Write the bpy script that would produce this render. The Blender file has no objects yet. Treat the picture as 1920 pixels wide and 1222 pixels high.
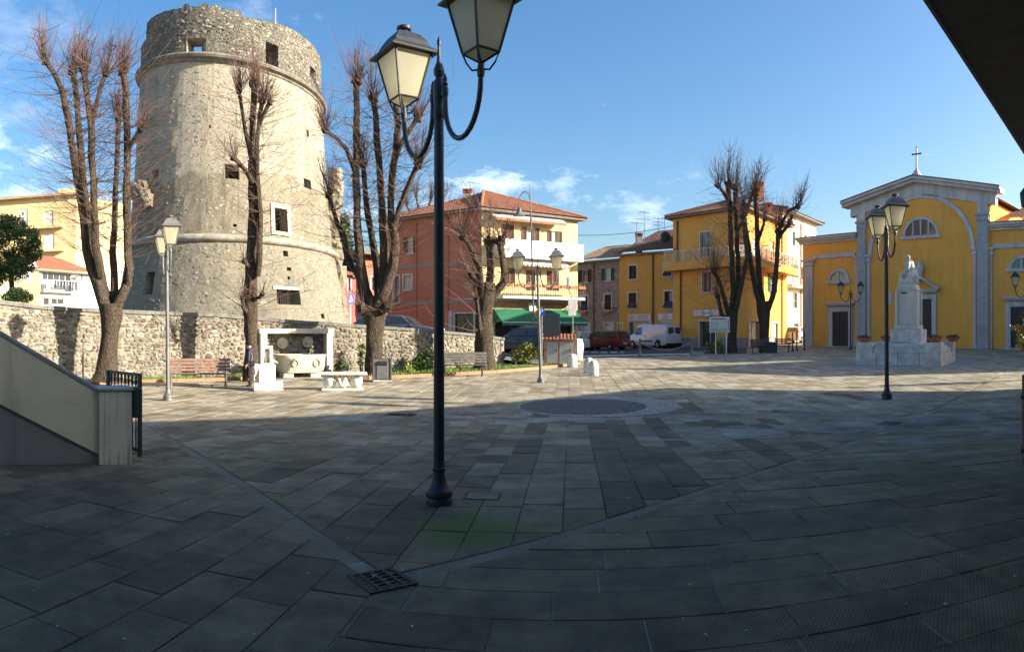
import bpy, bmesh, math, random
from mathutils import Vector, Matrix, noise as mnoise
R = math.radians
random.seed(7)
scene = bpy.context.scene
col = scene.collection
# ------------------------------------------------------------------ camera (swept phone panorama: central cylindrical)
F, YH, EYE = 1267.0, 622.0, 1.6          # pixels per radian, horizon row, eye height
cam = bpy.data.cameras.new('camera'); camo = bpy.data.objects.new('camera', cam); col.objects.link(camo)
camo.location = (0, 0, EYE); camo.rotation_euler = (R(90), 0, 0)
cam.type = 'PANO'; cam.panorama_type = 'CENTRAL_CYLINDRICAL'
cam.central_cylindrical_range_u_min = -960/F; cam.central_cylindrical_range_u_max = 960/F
cam.central_cylindrical_range_v_min = -(1222-YH)/F; cam.central_cylindrical_range_v_max = YH/F
cam.central_cylindrical_radius = 1.0
cam.clip_start = 0.05; cam.clip_end = 3000
scene.camera = camo
# ------------------------------------------------------------------ sky, sun, exposure
SUN_AZ, SUN_EL = 98.0, 20.5             # compass from +Y, clockwise
world = bpy.data.worlds.new('World'); scene.world = world; world.use_nodes = True
wn, wl = world.node_tree.nodes, world.node_tree.links
wn.clear()
wo = wn.new('ShaderNodeOutputWorld'); bg = wn.new('ShaderNodeBackground'); sky = wn.new('ShaderNodeTexSky')
sky.sky_type = 'NISHITA'; sky.sun_disc = False
sky.sun_elevation = R(SUN_EL); sky.sun_rotation = R(SUN_AZ)
sky.air_density = 1.1; sky.dust_density = 2.2; sky.ozone_density = 3.0; sky.altitude = 50
bg.inputs[1].default_value = 0.099
def wmath(op, a, b=None, clamp=False):
    n = wn.new('ShaderNodeMath'); n.operation = op; n.use_clamp = clamp
    for i, v in enumerate((a, b)):
        if v is None: continue
        if isinstance(v, (int, float)): n.inputs[i].default_value = v
        else: wl.new(v, n.inputs[i])
    return n.outputs[0]
# a few soft clouds low over the roofs and a thin veil at the left
tc = wn.new('ShaderNodeTexCoord')
mp = wn.new('ShaderNodeMapping'); mp.inputs['Scale'].default_value = (1.0, 1.0, 2.3); wl.new(tc.outputs['Generated'], mp.inputs[0])
nz = wn.new('ShaderNodeTexNoise'); nz.inputs['Scale'].default_value = 17.0; nz.inputs['Detail'].default_value = 8; nz.inputs['Roughness'].default_value = 0.66
wl.new(mp.outputs[0], nz.inputs['Vector'])
cov = None
for px, py, rad, am in ((905, 352, 0.13, 1.0), (860, 372, 0.11, 0.9), (1052, 350, 0.10, 0.7), (1200, 388, 0.11, 0.5), (1255, 340, 0.07, 0.3), (60, 372, 0.17, 0.8), (170, 400, 0.15, 0.75), (650, 400, 0.13, 0.6), (20, 45, 0.24, 0.2), (40, 215, 0.12, 0.25), (470, 20, 0.14, 0.25), (-200, 330, 0.4, 0.8), (2300, 400, 0.4, 0.6)):
    aa, ee = (px-960)/F, (YH-py)/F; v = Vector((math.sin(aa), math.cos(aa), ee)).normalized()
    vd = wn.new('ShaderNodeVectorMath'); vd.operation = 'DISTANCE'; wl.new(mp.outputs[0], vd.inputs[0]); vd.inputs[1].default_value = (v.x, v.y, v.z*2.3)
    mr = wn.new('ShaderNodeMapRange'); mr.inputs[1].default_value = 0.0; mr.inputs[2].default_value = rad; mr.inputs[3].default_value = 0.15; mr.inputs[4].default_value = -0.2; mr.clamp = True; wl.new(vd.outputs['Value'], mr.inputs[0])
    c = wmath('MULTIPLY', wmath('MULTIPLY', wmath('SUBTRACT', wmath('ADD', nz.outputs[0], mr.outputs[0]), 0.48), 2.3, True), am)
    cov = c if cov is None else wmath('MAXIMUM', cov, c)
mixc = wn.new('ShaderNodeMixRGB'); mixc.inputs[2].default_value = (8.5, 8.7, 9.0, 1)
hs_w = wn.new('ShaderNodeHueSaturation'); hs_w.inputs['Saturation'].default_value = 1.22; wl.new(sky.outputs[0], hs_w.inputs['Color'])
wl.new(wmath('MULTIPLY', cov, 0.85), mixc.inputs[0]); wl.new(hs_w.outputs[0], mixc.inputs[1])
wl.new(mixc.outputs[0], bg.inputs[0]); wl.new(bg.outputs[0], wo.inputs[0])
sl = bpy.data.lights.new('sun', 'SUN'); sl.energy = 5.0; sl.angle = R(0.5); sl.color = (1.0, 0.915, 0.77)
so = bpy.data.objects.new('sun', sl); col.objects.link(so)
SUND = Vector((math.sin(R(SUN_AZ))*math.cos(R(SUN_EL)), math.cos(R(SUN_AZ))*math.cos(R(SUN_EL)), math.sin(R(SUN_EL))))
so.rotation_euler = SUND.to_track_quat('Z', 'Y').to_euler(); so.location = SUND*100
scene.view_settings.view_transform = 'Standard'; scene.view_settings.look = 'None'
scene.view_settings.exposure = 1.36; scene.view_settings.gamma = 1.0
scene.render.engine = 'CYCLES'
scene.cycles.max_bounces = 4; scene.cycles.diffuse_bounces = 3; scene.cycles.glossy_bounces = 2; scene.cycles.transmission_bounces = 3; scene.cycles.transparent_max_bounces = 4; scene.cycles.use_denoising = True

# ------------------------------------------------------------------ geometry helpers
def az(px): return (px-960)/F
def pd(px, d):                                  # compass ray of a photo column, d metres out
    a = az(px); return Vector((d*math.sin(a), d*math.cos(a), 0))
def zz(py, d): return EYE + (YH-py)/F*d
GC = (-0.4663, -0.1759, 0.7538, 0.4912, -0.2861, 0.0265)
def gz(x, y):                                   # the square falls slightly to the tower and rises to the church
    r = math.hypot(x, y); s = min(max((r-6)/9, 0), 1); s = s*s*(3-2*s)
    x = min(max(x, -32), 40); y = min(max(y, -5), 62)
    return s*(GC[0]+GC[1]*x/30+GC[2]*y/30+GC[3]*x*y/900+GC[4]*y*y/900+GC[5]*x*x/900)
def G(px, py):                                  # ground point under a photo pixel
    d = 3.0; a = az(px); k = (py-YH)/F
    while d < 90:
        if EYE-k*d <= gz(d*math.sin(a), d*math.cos(a)): break
        d += 0.05
    v = pd(px, d); v.z = gz(v.x, v.y); return v
def dist(v): return math.hypot(v.x, v.y)
def W(px, py, d):
    v = pd(px, d); v.z = zz(py, d); return v

class MB:
    def __init__(s): s.v = []; s.f = []; s.t = None
    def add(s, vs, fs):
        o = len(s.v); s.v += [Vector(p) for p in vs]; s.f += [tuple(i+o for i in f) for f in fs]; return s
    def quad(s, a, b, c, d): return s.add([a, b, c, d], [(0, 1, 2, 3)])
    def hexa(s, p):                              # 8 points: bottom ring then top ring
        return s.add(p, [(3, 2, 1, 0), (4, 5, 6, 7), (0, 1, 5, 4), (1, 2, 6, 5), (2, 3, 7, 6), (3, 0, 4, 7)])
    def box(s, c, size, rz=0, rx=0, ry=0):
        m = Matrix.Rotation(rz, 3, 'Z') @ Matrix.Rotation(ry, 3, 'Y') @ Matrix.Rotation(rx, 3, 'X')
        x, y, z = size[0]/2, size[1]/2, size[2]/2; c = Vector(c)
        return s.hexa([c+m@Vector(q) for q in ((-x,-y,-z),(x,-y,-z),(x,y,-z),(-x,y,-z),(-x,-y,z),(x,-y,z),(x,y,z),(-x,y,z))])
    def bbox(s, c, size, rz=0, b=0.01):          # box with chamfered edges
        m = Matrix.Rotation(rz, 3, 'Z'); c = Vector(c); x, y, z = (q/2 for q in size)
        r = []
        for zc, i in ((-z, b), (-z+b, 0), (z-b, 0), (z, b)):
            xx, yy = x-i, y-i
            r.append([c+m@Vector(q) for q in ((-xx+b,-yy,zc),(xx-b,-yy,zc),(xx,-yy+b,zc),(xx,yy-b,zc),(xx-b,yy,zc),(-xx+b,yy,zc),(-xx,yy-b,zc),(-xx,-yy+b,zc))])
        return s.rings(r, True)
    def rings(s, rs, caps=True, closed=True):
        n = len(rs[0]); vs = [p for r in rs for p in r]; fs = []
        for i in range(len(rs)-1):
            for j in range(n if closed else n-1):
                k = (j+1) % n; fs.append((i*n+j, i*n+k, (i+1)*n+k, (i+1)*n+j))
        if caps: fs.append(tuple(range(n-1, -1, -1))); fs.append(tuple((len(rs)-1)*n+j for j in range(n)))
        return s.add(vs, fs)
    def lathe(s, c, prof, n=16, sx=1, sy=1, caps=True):
        c = Vector(c)
        return s.rings([[c+Vector((r*sx*math.cos(2*math.pi*j/n), r*sy*math.sin(2*math.pi*j/n), z)) for j in range(n)] for r, z in prof], caps)
    def tube(s, pts, rad, n=6, caps=True, wob=0, start=0.0):
        pts = [Vector(p) for p in pts]
        if not isinstance(rad, (list, tuple)): rad = [rad]*len(pts)
        rs = []; up = Vector((0.13, 0.31, 0.94)).normalized()
        for i, p in enumerate(pts):
            t = (pts[min(i+1, len(pts)-1)]-pts[max(i-1, 0)])
            t = t.normalized() if t.length > 1e-9 else Vector((0, 0, 1))
            a = t.cross(up)
            if a.length < 0.15: a = t.cross(Vector((1, 0.2, 0)))
            a.normalize(); b = t.cross(a)
            ring = []
            for j in range(n):
                an = 2*math.pi*j/n+start; r = rad[i]
                if wob: r *= 1+wob*mnoise.noise(Vector((p.x*2.3+math.cos(an)*1.7, p.y*2.3+math.sin(an)*1.7, p.z*1.1)))
                ring.append(p+a*(r*math.cos(an))+b*(r*math.sin(an)))
            rs.append(ring)
        return s.rings(rs, caps)
    def ball(s, c, r, n=8, m=6, wob=0, sq=(1, 1, 1)):
        c = Vector(c); rs = []
        for i in range(m+1):
            th = math.pi*i/m; ring = []
            for j in range(n):
                ph = 2*math.pi*j/n; d = Vector((math.sin(th)*math.cos(ph)*sq[0], math.sin(th)*math.sin(ph)*sq[1], -math.cos(th)*sq[2]))
                k = r*(1+wob*mnoise.noise((c+d*3)*1.3)) if wob else r
                ring.append(c+d*k)
            rs.append(ring)
        return s.rings(rs, False)
    def prism(s, poly, z0, z1):
        n = len(poly)
        vs = [(p[0], p[1], z0) for p in poly]+[(p[0], p[1], z1) for p in poly]
        return s.add(vs, [tuple(range(n-1, -1, -1)), tuple(range(n, 2*n))]+[(i, (i+1) % n, n+(i+1) % n, n+i) for i in range(n)])
    def mesh(s, name, off=None, smooth=False):
        me = bpy.data.meshes.new(name); o = off or Vector((0, 0, 0))
        me.from_pydata([tuple(p-o) for p in s.v], [], s.f)
        if s.t is not None:
            at = me.attributes.new('tint', 'FLOAT', 'FACE'); at.data.foreach_set('value', s.t)
        if smooth: me.polygons.foreach_set('use_smooth', [True]*len(me.polygons))
        me.update(); return me
    def build(s, name, mat, parent=None, smooth=False, local=False, fix=True):
        off = Vector((0, 0, 0))
        if parent is not None and not local:
            q = parent
            while q.parent: q = q.parent
            off = Vector(q.location)
        me = s.mesh(name, off, smooth)
        if fix:
            bm = bmesh.new(); bm.from_mesh(me); bmesh.ops.recalc_face_normals(bm, faces=bm.faces); bm.to_mesh(me); bm.free()
        me.materials.append(mat)
        o = bpy.data.objects.new(name, me); col.objects.link(o)
        if parent is not None: o.parent = parent
        if smooth:
            try: me.set_sharp_from_angle(angle=R(42))
            except Exception: pass
        return o
def tag(o, label=None, cat=None, group=None, kind=None):
    if label: o['label'] = label
    if cat: o['category'] = cat
    if group: o['group'] = group
    if kind: o['kind'] = kind
    return o
def thing(name, label, cat, loc=(0, 0, 0), group=None):
    o = bpy.data.objects.new(name, None); col.objects.link(o); o.location = loc; o.empty_display_size = 0.2
    return tag(o, label, cat, group)
def copy_tree(o, parent=None):
    c = o.copy(); col.objects.link(c); c.parent = parent
    for ch in [k for k in o.children]: copy_tree(ch, c)
    return c

# ------------------------------------------------------------------ materials
def ramp(n, stops):
    e = n.color_ramp.elements
    while len(e) < len(stops): e.new(0.5)
    for k, (p, c) in zip(e, stops): k.position = p; k.color = (*c, 1) if len(c) == 3 else c
def M(name, c1, c2=None, scale=3.0, rough=0.8, bump=0.0, bscale=20.0, metal=0.0, spec=0.4, lo=0.35, hi=0.65, c3=None, streak=False, coat=0, emit=None):
    m = bpy.data.materials.new(name); m.use_nodes = True; n = m.node_tree.nodes; l = m.node_tree.links
    b = n['Principled BSDF']; b.inputs['Roughness'].default_value = rough; b.inputs['Metallic'].default_value = metal
    b.inputs['Specular IOR Level'].default_value = spec; b.inputs['Coat Weight'].default_value = coat
    t = n.new('ShaderNodeTexCoord'); v = t.outputs['Object']
    if c2 is None: c2 = tuple(x*0.82 for x in c1)
    a = n.new('ShaderNodeTexNoise'); a.inputs['Scale'].default_value = scale; a.inputs['Detail'].default_value = 8; a.inputs['Roughness'].default_value = 0.62
    if streak:
        mp = n.new('ShaderNodeMapping'); mp.inputs['Scale'].default_value = (1, 1, 0.16); l.new(v, mp.inputs[0]); l.new(mp.outputs[0], a.inputs[0])
    else: l.new(v, a.inputs[0])
    r = n.new('ShaderNodeValToRGB')
    ramp(r, [(lo, c1), (hi, c2)] if c3 is None else [(lo, c1), ((lo+hi)/2, c2), (hi, c3)])
    l.new(a.outputs[0], r.inputs[0]); l.new(r.outputs[0], b.inputs['Base Color'])
    if bump:
        a2 = n.new('ShaderNodeTexNoise'); a2.inputs['Scale'].default_value = bscale; a2.inputs['Detail'].default_value = 5; l.new(v, a2.inputs[0])
        bp = n.new('ShaderNodeBump'); bp.inputs['Strength'].default_value = bump; bp.inputs['Distance'].default_value = 0.02
        l.new(a2.outputs[0], bp.inputs['Height']); l.new(bp.outputs[0], b.inputs['Normal'])
    if emit: b.inputs['Emission Color'].default_value = (*emit[0], 1); b.inputs['Emission Strength'].default_value = emit[1]
    return m
def nd(m, t): return m.node_tree.nodes.new(t)
def lk(m, a, b): m.node_tree.links.new(a, b)
def plaster(name, c, dark=0.72, stain=(0.25, 0.24, 0.22), amt=0.35, scale=0.7):
    """painted render: broad fading, fine grain, vertical rain streaks"""
    m = M(name, c, tuple(x*dark for x in c), scale=scale, rough=0.9, bump=0.35, bscale=45, lo=0.3, hi=0.75)
    n = m.node_tree.nodes; b = n['Principled BSDF']; src = b.inputs['Base Color'].links[0].from_socket
    t = nd(m, 'ShaderNodeTexCoord'); mp = nd(m, 'ShaderNodeMapping'); mp.inputs['Scale'].default_value = (2.6, 2.6, 0.22); lk(m, t.outputs['Object'], mp.inputs[0])
    a = nd(m, 'ShaderNodeTexNoise'); a.inputs['Scale'].default_value = 1.3; a.inputs['Detail'].default_value = 9; a.inputs['Roughness'].default_value = 0.7; lk(m, mp.outputs[0], a.inputs[0])
    r = nd(m, 'ShaderNodeValToRGB'); ramp(r, [(0.5, (0, 0, 0)), (0.78, (amt, amt, amt))]); lk(m, a.outputs[0], r.inputs[0])
    x = nd(m, 'ShaderNodeMixRGB'); x.inputs[2].default_value = (*stain, 1); lk(m, r.outputs[0], x.inputs[0]); lk(m, src, x.inputs[1]); lk(m, x.outputs[0], b.inputs['Base Color'])
    return m
def rubble(name, stones, mortar, scale=4.5, bump=1.0, patch=None, edge=0.10, dist=0.04):
    """rubble masonry: voronoi stones of several tones in mortar, mottled"""
    m = bpy.data.materials.new(name); m.use_nodes = True; n = m.node_tree.nodes; b = n['Principled BSDF']
    b.inputs['Roughness'].default_value = 0.92; b.inputs['Specular IOR Level'].default_value = 0.2
    t = nd(m, 'ShaderNodeTexCoord'); wz = nd(m, 'ShaderNodeTexNoise'); wz.inputs['Scale'].default_value = 2.2; wz.inputs['Detail'].default_value = 3; lk(m, t.outputs['Object'], wz.inputs[0])
    wx = nd(m, 'ShaderNodeMixRGB'); wx.blend_type = 'ADD'; wx.inputs[0].default_value = 0.35; lk(m, t.outputs['Object'], wx.inputs[1]); lk(m, wz.outputs['Color'], wx.inputs[2])
    mp = nd(m, 'ShaderNodeMapping'); mp.inputs['Scale'].default_value = (1, 1, 1.45); lk(m, wx.outputs[0], mp.inputs[0])
    vo = nd(m, 'ShaderNodeTexVoronoi'); vo.inputs['Scale'].default_value = scale; lk(m, mp.outputs[0], vo.inputs['Vector'])
    ve = nd(m, 'ShaderNodeTexVoronoi'); ve.feature = 'DISTANCE_TO_EDGE'; ve.inputs['Scale'].default_value = scale; lk(m, mp.outputs[0], ve.inputs['Vector'])
    rc = nd(m, 'ShaderNodeValToRGB'); k = len(stones); ramp(rc, [(i/(k-1) if k > 1 else 0, s) for i, s in enumerate(stones)])
    sp = nd(m, 'ShaderNodeSeparateColor'); lk(m, vo.outputs['Color'], sp.inputs[0]); lk(m, sp.outputs[0], rc.inputs[0])
    re = nd(m, 'ShaderNodeMapRange'); re.inputs[1].default_value = 0.0; re.inputs[2].default_value = edge; lk(m, ve.outputs['Distance'], re.inputs[0])
    g = nd(m, 'ShaderNodeTexNoise'); g.inputs['Scale'].default_value = 14; g.inputs['Detail'].default_value = 8; g.inputs['Roughness'].default_value = 0.7; lk(m, t.outputs['Object'], g.inputs[0])
    gm = nd(m, 'ShaderNodeMapRange'); gm.inputs[1].default_value = 0.3; gm.inputs[2].default_value = 0.7; gm.inputs[3].default_value = 0.62; gm.inputs[4].default_value = 1.15; lk(m, g.outputs[0], gm.inputs[0])
    mx = nd(m, 'ShaderNodeMixRGB'); mx.inputs[1].default_value = (*mortar, 1); lk(m, re.outputs[0], mx.inputs[0]); lk(m, rc.outputs[0], mx.inputs[2])
    mu = nd(m, 'ShaderNodeMixRGB'); mu.blend_type = 'MULTIPLY'; mu.inputs[0].default_value = 1; lk(m, mx.outputs[0], mu.inputs[1]); lk(m, gm.outputs[0], mu.inputs[2])
    out = mu.outputs[0]
    if patch:                                    # (colour, noise scale, threshold, amount): lichen, soot, lost render
        for c, sc, th, am in patch:
            p = nd(m, 'ShaderNodeTexNoise'); p.inputs['Scale'].default_value = sc; p.inputs['Detail'].default_value = 9; p.inputs['Roughness'].default_value = 0.68
            pm = nd(m, 'ShaderNodeMapping'); pm.inputs['Scale'].default_value = (1, 1, 0.55); pm.inputs['Location'].default_value = (sc*7, th*50, 3); lk(m, t.outputs['Object'], pm.inputs[0]); lk(m, pm.outputs[0], p.inputs[0])
            pr = nd(m, 'ShaderNodeMapRange'); pr.inputs[1].default_value = th; pr.inputs[2].default_value = th+0.13; pr.inputs[3].default_value = 0; pr.inputs[4].default_value = am; lk(m, p.outputs[0], pr.inputs[0])
            x = nd(m, 'ShaderNodeMixRGB'); x.inputs[2].default_value = (*c, 1); lk(m, pr.outputs[0], x.inputs[0]); lk(m, out, x.inputs[1]); out = x.outputs[0]
    lk(m, out, b.inputs['Base Color'])
    h = nd(m, 'ShaderNodeMath'); h.operation = 'MULTIPLY_ADD'; h.inputs[1].default_value = 0.45; lk(m, g.outputs[0], h.inputs[0]); lk(m, re.outputs[0], h.inputs[2])
    bp = nd(m, 'ShaderNodeBump'); bp.inputs['Strength'].default_value = bump; bp.inputs['Distance'].default_value = dist; lk(m, h.outputs[0], bp.inputs['Height']); lk(m, bp.outputs[0], b.inputs['Normal'])
    return m

IRON = M('cast_iron_paint', (0.022, 0.023, 0.026), (0.036, 0.037, 0.038), 9, 0.48, 0.25, 60, spec=0.5)
GREYIRON = M('lighter_grey_paint', (0.17, 0.165, 0.155), (0.11, 0.105, 0.10), 6, 0.45, 0.2, 60, spec=0.5)  # lighter grey, for two lamp posts, the street lamp and chain posts
LANTGLASS = M('frosted_lantern_glass', (0.72, 0.66, 0.46), (0.55, 0.52, 0.40), 2.5, 0.35, spec=0.6)
def milky(m, c):
    n = m.node_tree.nodes; b = n['Principled BSDF']; o = n['Material Output']; tr = nd(m, 'ShaderNodeBsdfTranslucent'); tr.inputs[0].default_value = (*c, 1)
    mx = nd(m, 'ShaderNodeMixShader'); mx.inputs[0].default_value = 0.62; lk(m, b.outputs[0], mx.inputs[1]); lk(m, tr.outputs[0], mx.inputs[2]); lk(m, mx.outputs[0], o.inputs[0])
GLASS = M('dark_window_glass', (0.03, 0.035, 0.04), (0.05, 0.055, 0.06), 1.5, 0.08, spec=0.8)
CURTAIN = M('window_with_white_curtain', (0.62, 0.61, 0.58), (0.40, 0.40, 0.39), 6, 0.5, spec=0.6)
DARK = M('unlit_interior', (0.012, 0.011, 0.010), (0.02, 0.018, 0.016), 2, 0.9)
MARBLE = M('white_marble', (0.72, 0.69, 0.61), (0.46, 0.42, 0.35), 4.0, 0.6, 0.35, 30, lo=0.42, hi=0.74)
MARBLEOLD = M('veined_marble', (0.66, 0.62, 0.56), (0.46, 0.44, 0.41), 2.4, 0.6, 0.3, 25, c3=(0.36, 0.36, 0.37), lo=0.36, hi=0.76)
TRIM = M('grey_white_stone_trim', (0.56, 0.56, 0.56), (0.38, 0.39, 0.41), 1.6, 0.8, 0.25, 25, streak=True)
WOOD = M('weathered_bench_wood', (0.31, 0.18, 0.125), (0.18, 0.11, 0.08), 7, 0.7, 0.4, 40, streak=False)
TYRE = M('tyre_rubber', (0.012, 0.012, 0.012), (0.02, 0.02, 0.02), 9, 0.85)
RIM = M('wheel_alloy', (0.45, 0.45, 0.46), (0.36, 0.36, 0.37), 9, 0.35, metal=0.6)
CHROME = M('dull_metal', (0.42, 0.42, 0.42), (0.33, 0.33, 0.33), 5, 0.4, metal=0.7)
REDLENS = M('red_lamp_lens', (0.55, 0.02, 0.02), (0.40, 0.02, 0.02), 6, 0.2, spec=0.7)
CLEARLENS = M('headlamp_lens', (0.75, 0.78, 0.8), (0.6, 0.62, 0.65), 6, 0.15, spec=0.8)
PLATE = M('number_plate_white', (0.75, 0.75, 0.73), (0.68, 0.68, 0.66), 6, 0.4)
BLACKTRIM = M('black_plastic', (0.02, 0.02, 0.022), (0.03, 0.03, 0.032), 8, 0.55)
TERRA = M('terracotta', (0.50, 0.17, 0.08), (0.38, 0.12, 0.06), 5, 0.8, 0.3, 40)
SOIL = M('damp_soil', (0.09, 0.06, 0.04), (0.14, 0.10, 0.065), 6, 0.95, 0.6, 25)
def bark(name, c1, c2):
    m = M(name, c1, c2, 3.0, 0.95, spec=0.15); b = m.node_tree.nodes['Principled BSDF']
    t = nd(m, 'ShaderNodeTexCoord'); mp = nd(m, 'ShaderNodeMapping'); mp.inputs['Scale'].default_value = (1, 1, 0.3); lk(m, t.outputs['Object'], mp.inputs[0])
    v = nd(m, 'ShaderNodeTexVoronoi'); v.feature = 'DISTANCE_TO_EDGE'; v.inputs['Scale'].default_value = 22; lk(m, mp.outputs[0], v.inputs['Vector'])
    n = nd(m, 'ShaderNodeTexNoise'); n.inputs['Scale'].default_value = 16; n.inputs['Detail'].default_value = 9; n.inputs['Roughness'].default_value = .7; lk(m, mp.outputs[0], n.inputs[0])
    mr = nd(m, 'ShaderNodeMapRange'); mr.inputs[2].default_value = .28; lk(m, v.outputs['Distance'], mr.inputs[0])
    h = nd(m, 'ShaderNodeMath'); h.operation = 'MULTIPLY_ADD'; h.inputs[1].default_value = .45; lk(m, mr.outputs[0], h.inputs[0]); lk(m, n.outputs[0], h.inputs[2])
    r = nd(m, 'ShaderNodeValToRGB'); ramp(r, [(.42, c2), (.85, c1)]); lk(m, h.outputs[0], r.inputs[0]); lk(m, r.outputs[0], b.inputs['Base Color'])
    bp = nd(m, 'ShaderNodeBump'); bp.inputs['Strength'].default_value = 1; bp.inputs['Distance'].default_value = .05; lk(m, h.outputs[0], bp.inputs['Height']); lk(m, bp.outputs[0], b.inputs['Normal']); return m
BARK = bark('limewood_bark', (0.115, 0.085, 0.060), (0.026, 0.020, 0.016))
TWIG = M('reddish_twig_bark', (0.15, 0.075, 0.055), (0.075, 0.052, 0.040), 1.2, 0.8)
def leafmat(name, c1, c2, tr=0.25):
    m = M(name, c1, c2, 1.7, 0.55, spec=0.3); b = m.node_tree.nodes['Principled BSDF']
    i = nd(m, 'ShaderNodeTexWhiteNoise'); g = nd(m, 'ShaderNodeNewGeometry'); i.noise_dimensions = '1D'; lk(m, g.outputs['Random Per Island'], i.inputs['W'])
    r = nd(m, 'ShaderNodeValToRGB'); ramp(r, [(0, c1), (1, c2)]); lk(m, i.outputs['Value'], r.inputs[0]); lk(m, r.outputs[0], b.inputs['Base Color'])
    return m
milky(LANTGLASS, (0.85, 0.80, 0.62))
LEAFY = leafmat('yellow_green_leaf', (0.34, 0.32, 0.07), (0.10, 0.15, 0.035))
LEAFG = leafmat('green_leaf', (0.05, 0.10, 0.025), (0.11, 0.17, 0.04))
LEAFD = leafmat('dark_evergreen_leaf', (0.022, 0.05, 0.016), (0.07, 0.115, 0.032))
LEAFO = leafmat('golden_leaf', (0.40, 0.28, 0.06), (0.16, 0.15, 0.04))
FLOWER = leafmat('winter_pansy', (0.05, 0.09, 0.03), (0.20, 0.08, 0.16))
GRASSM = leafmat('grass_blade', (0.10, 0.19, 0.03), (0.19, 0.26, 0.06))
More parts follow.
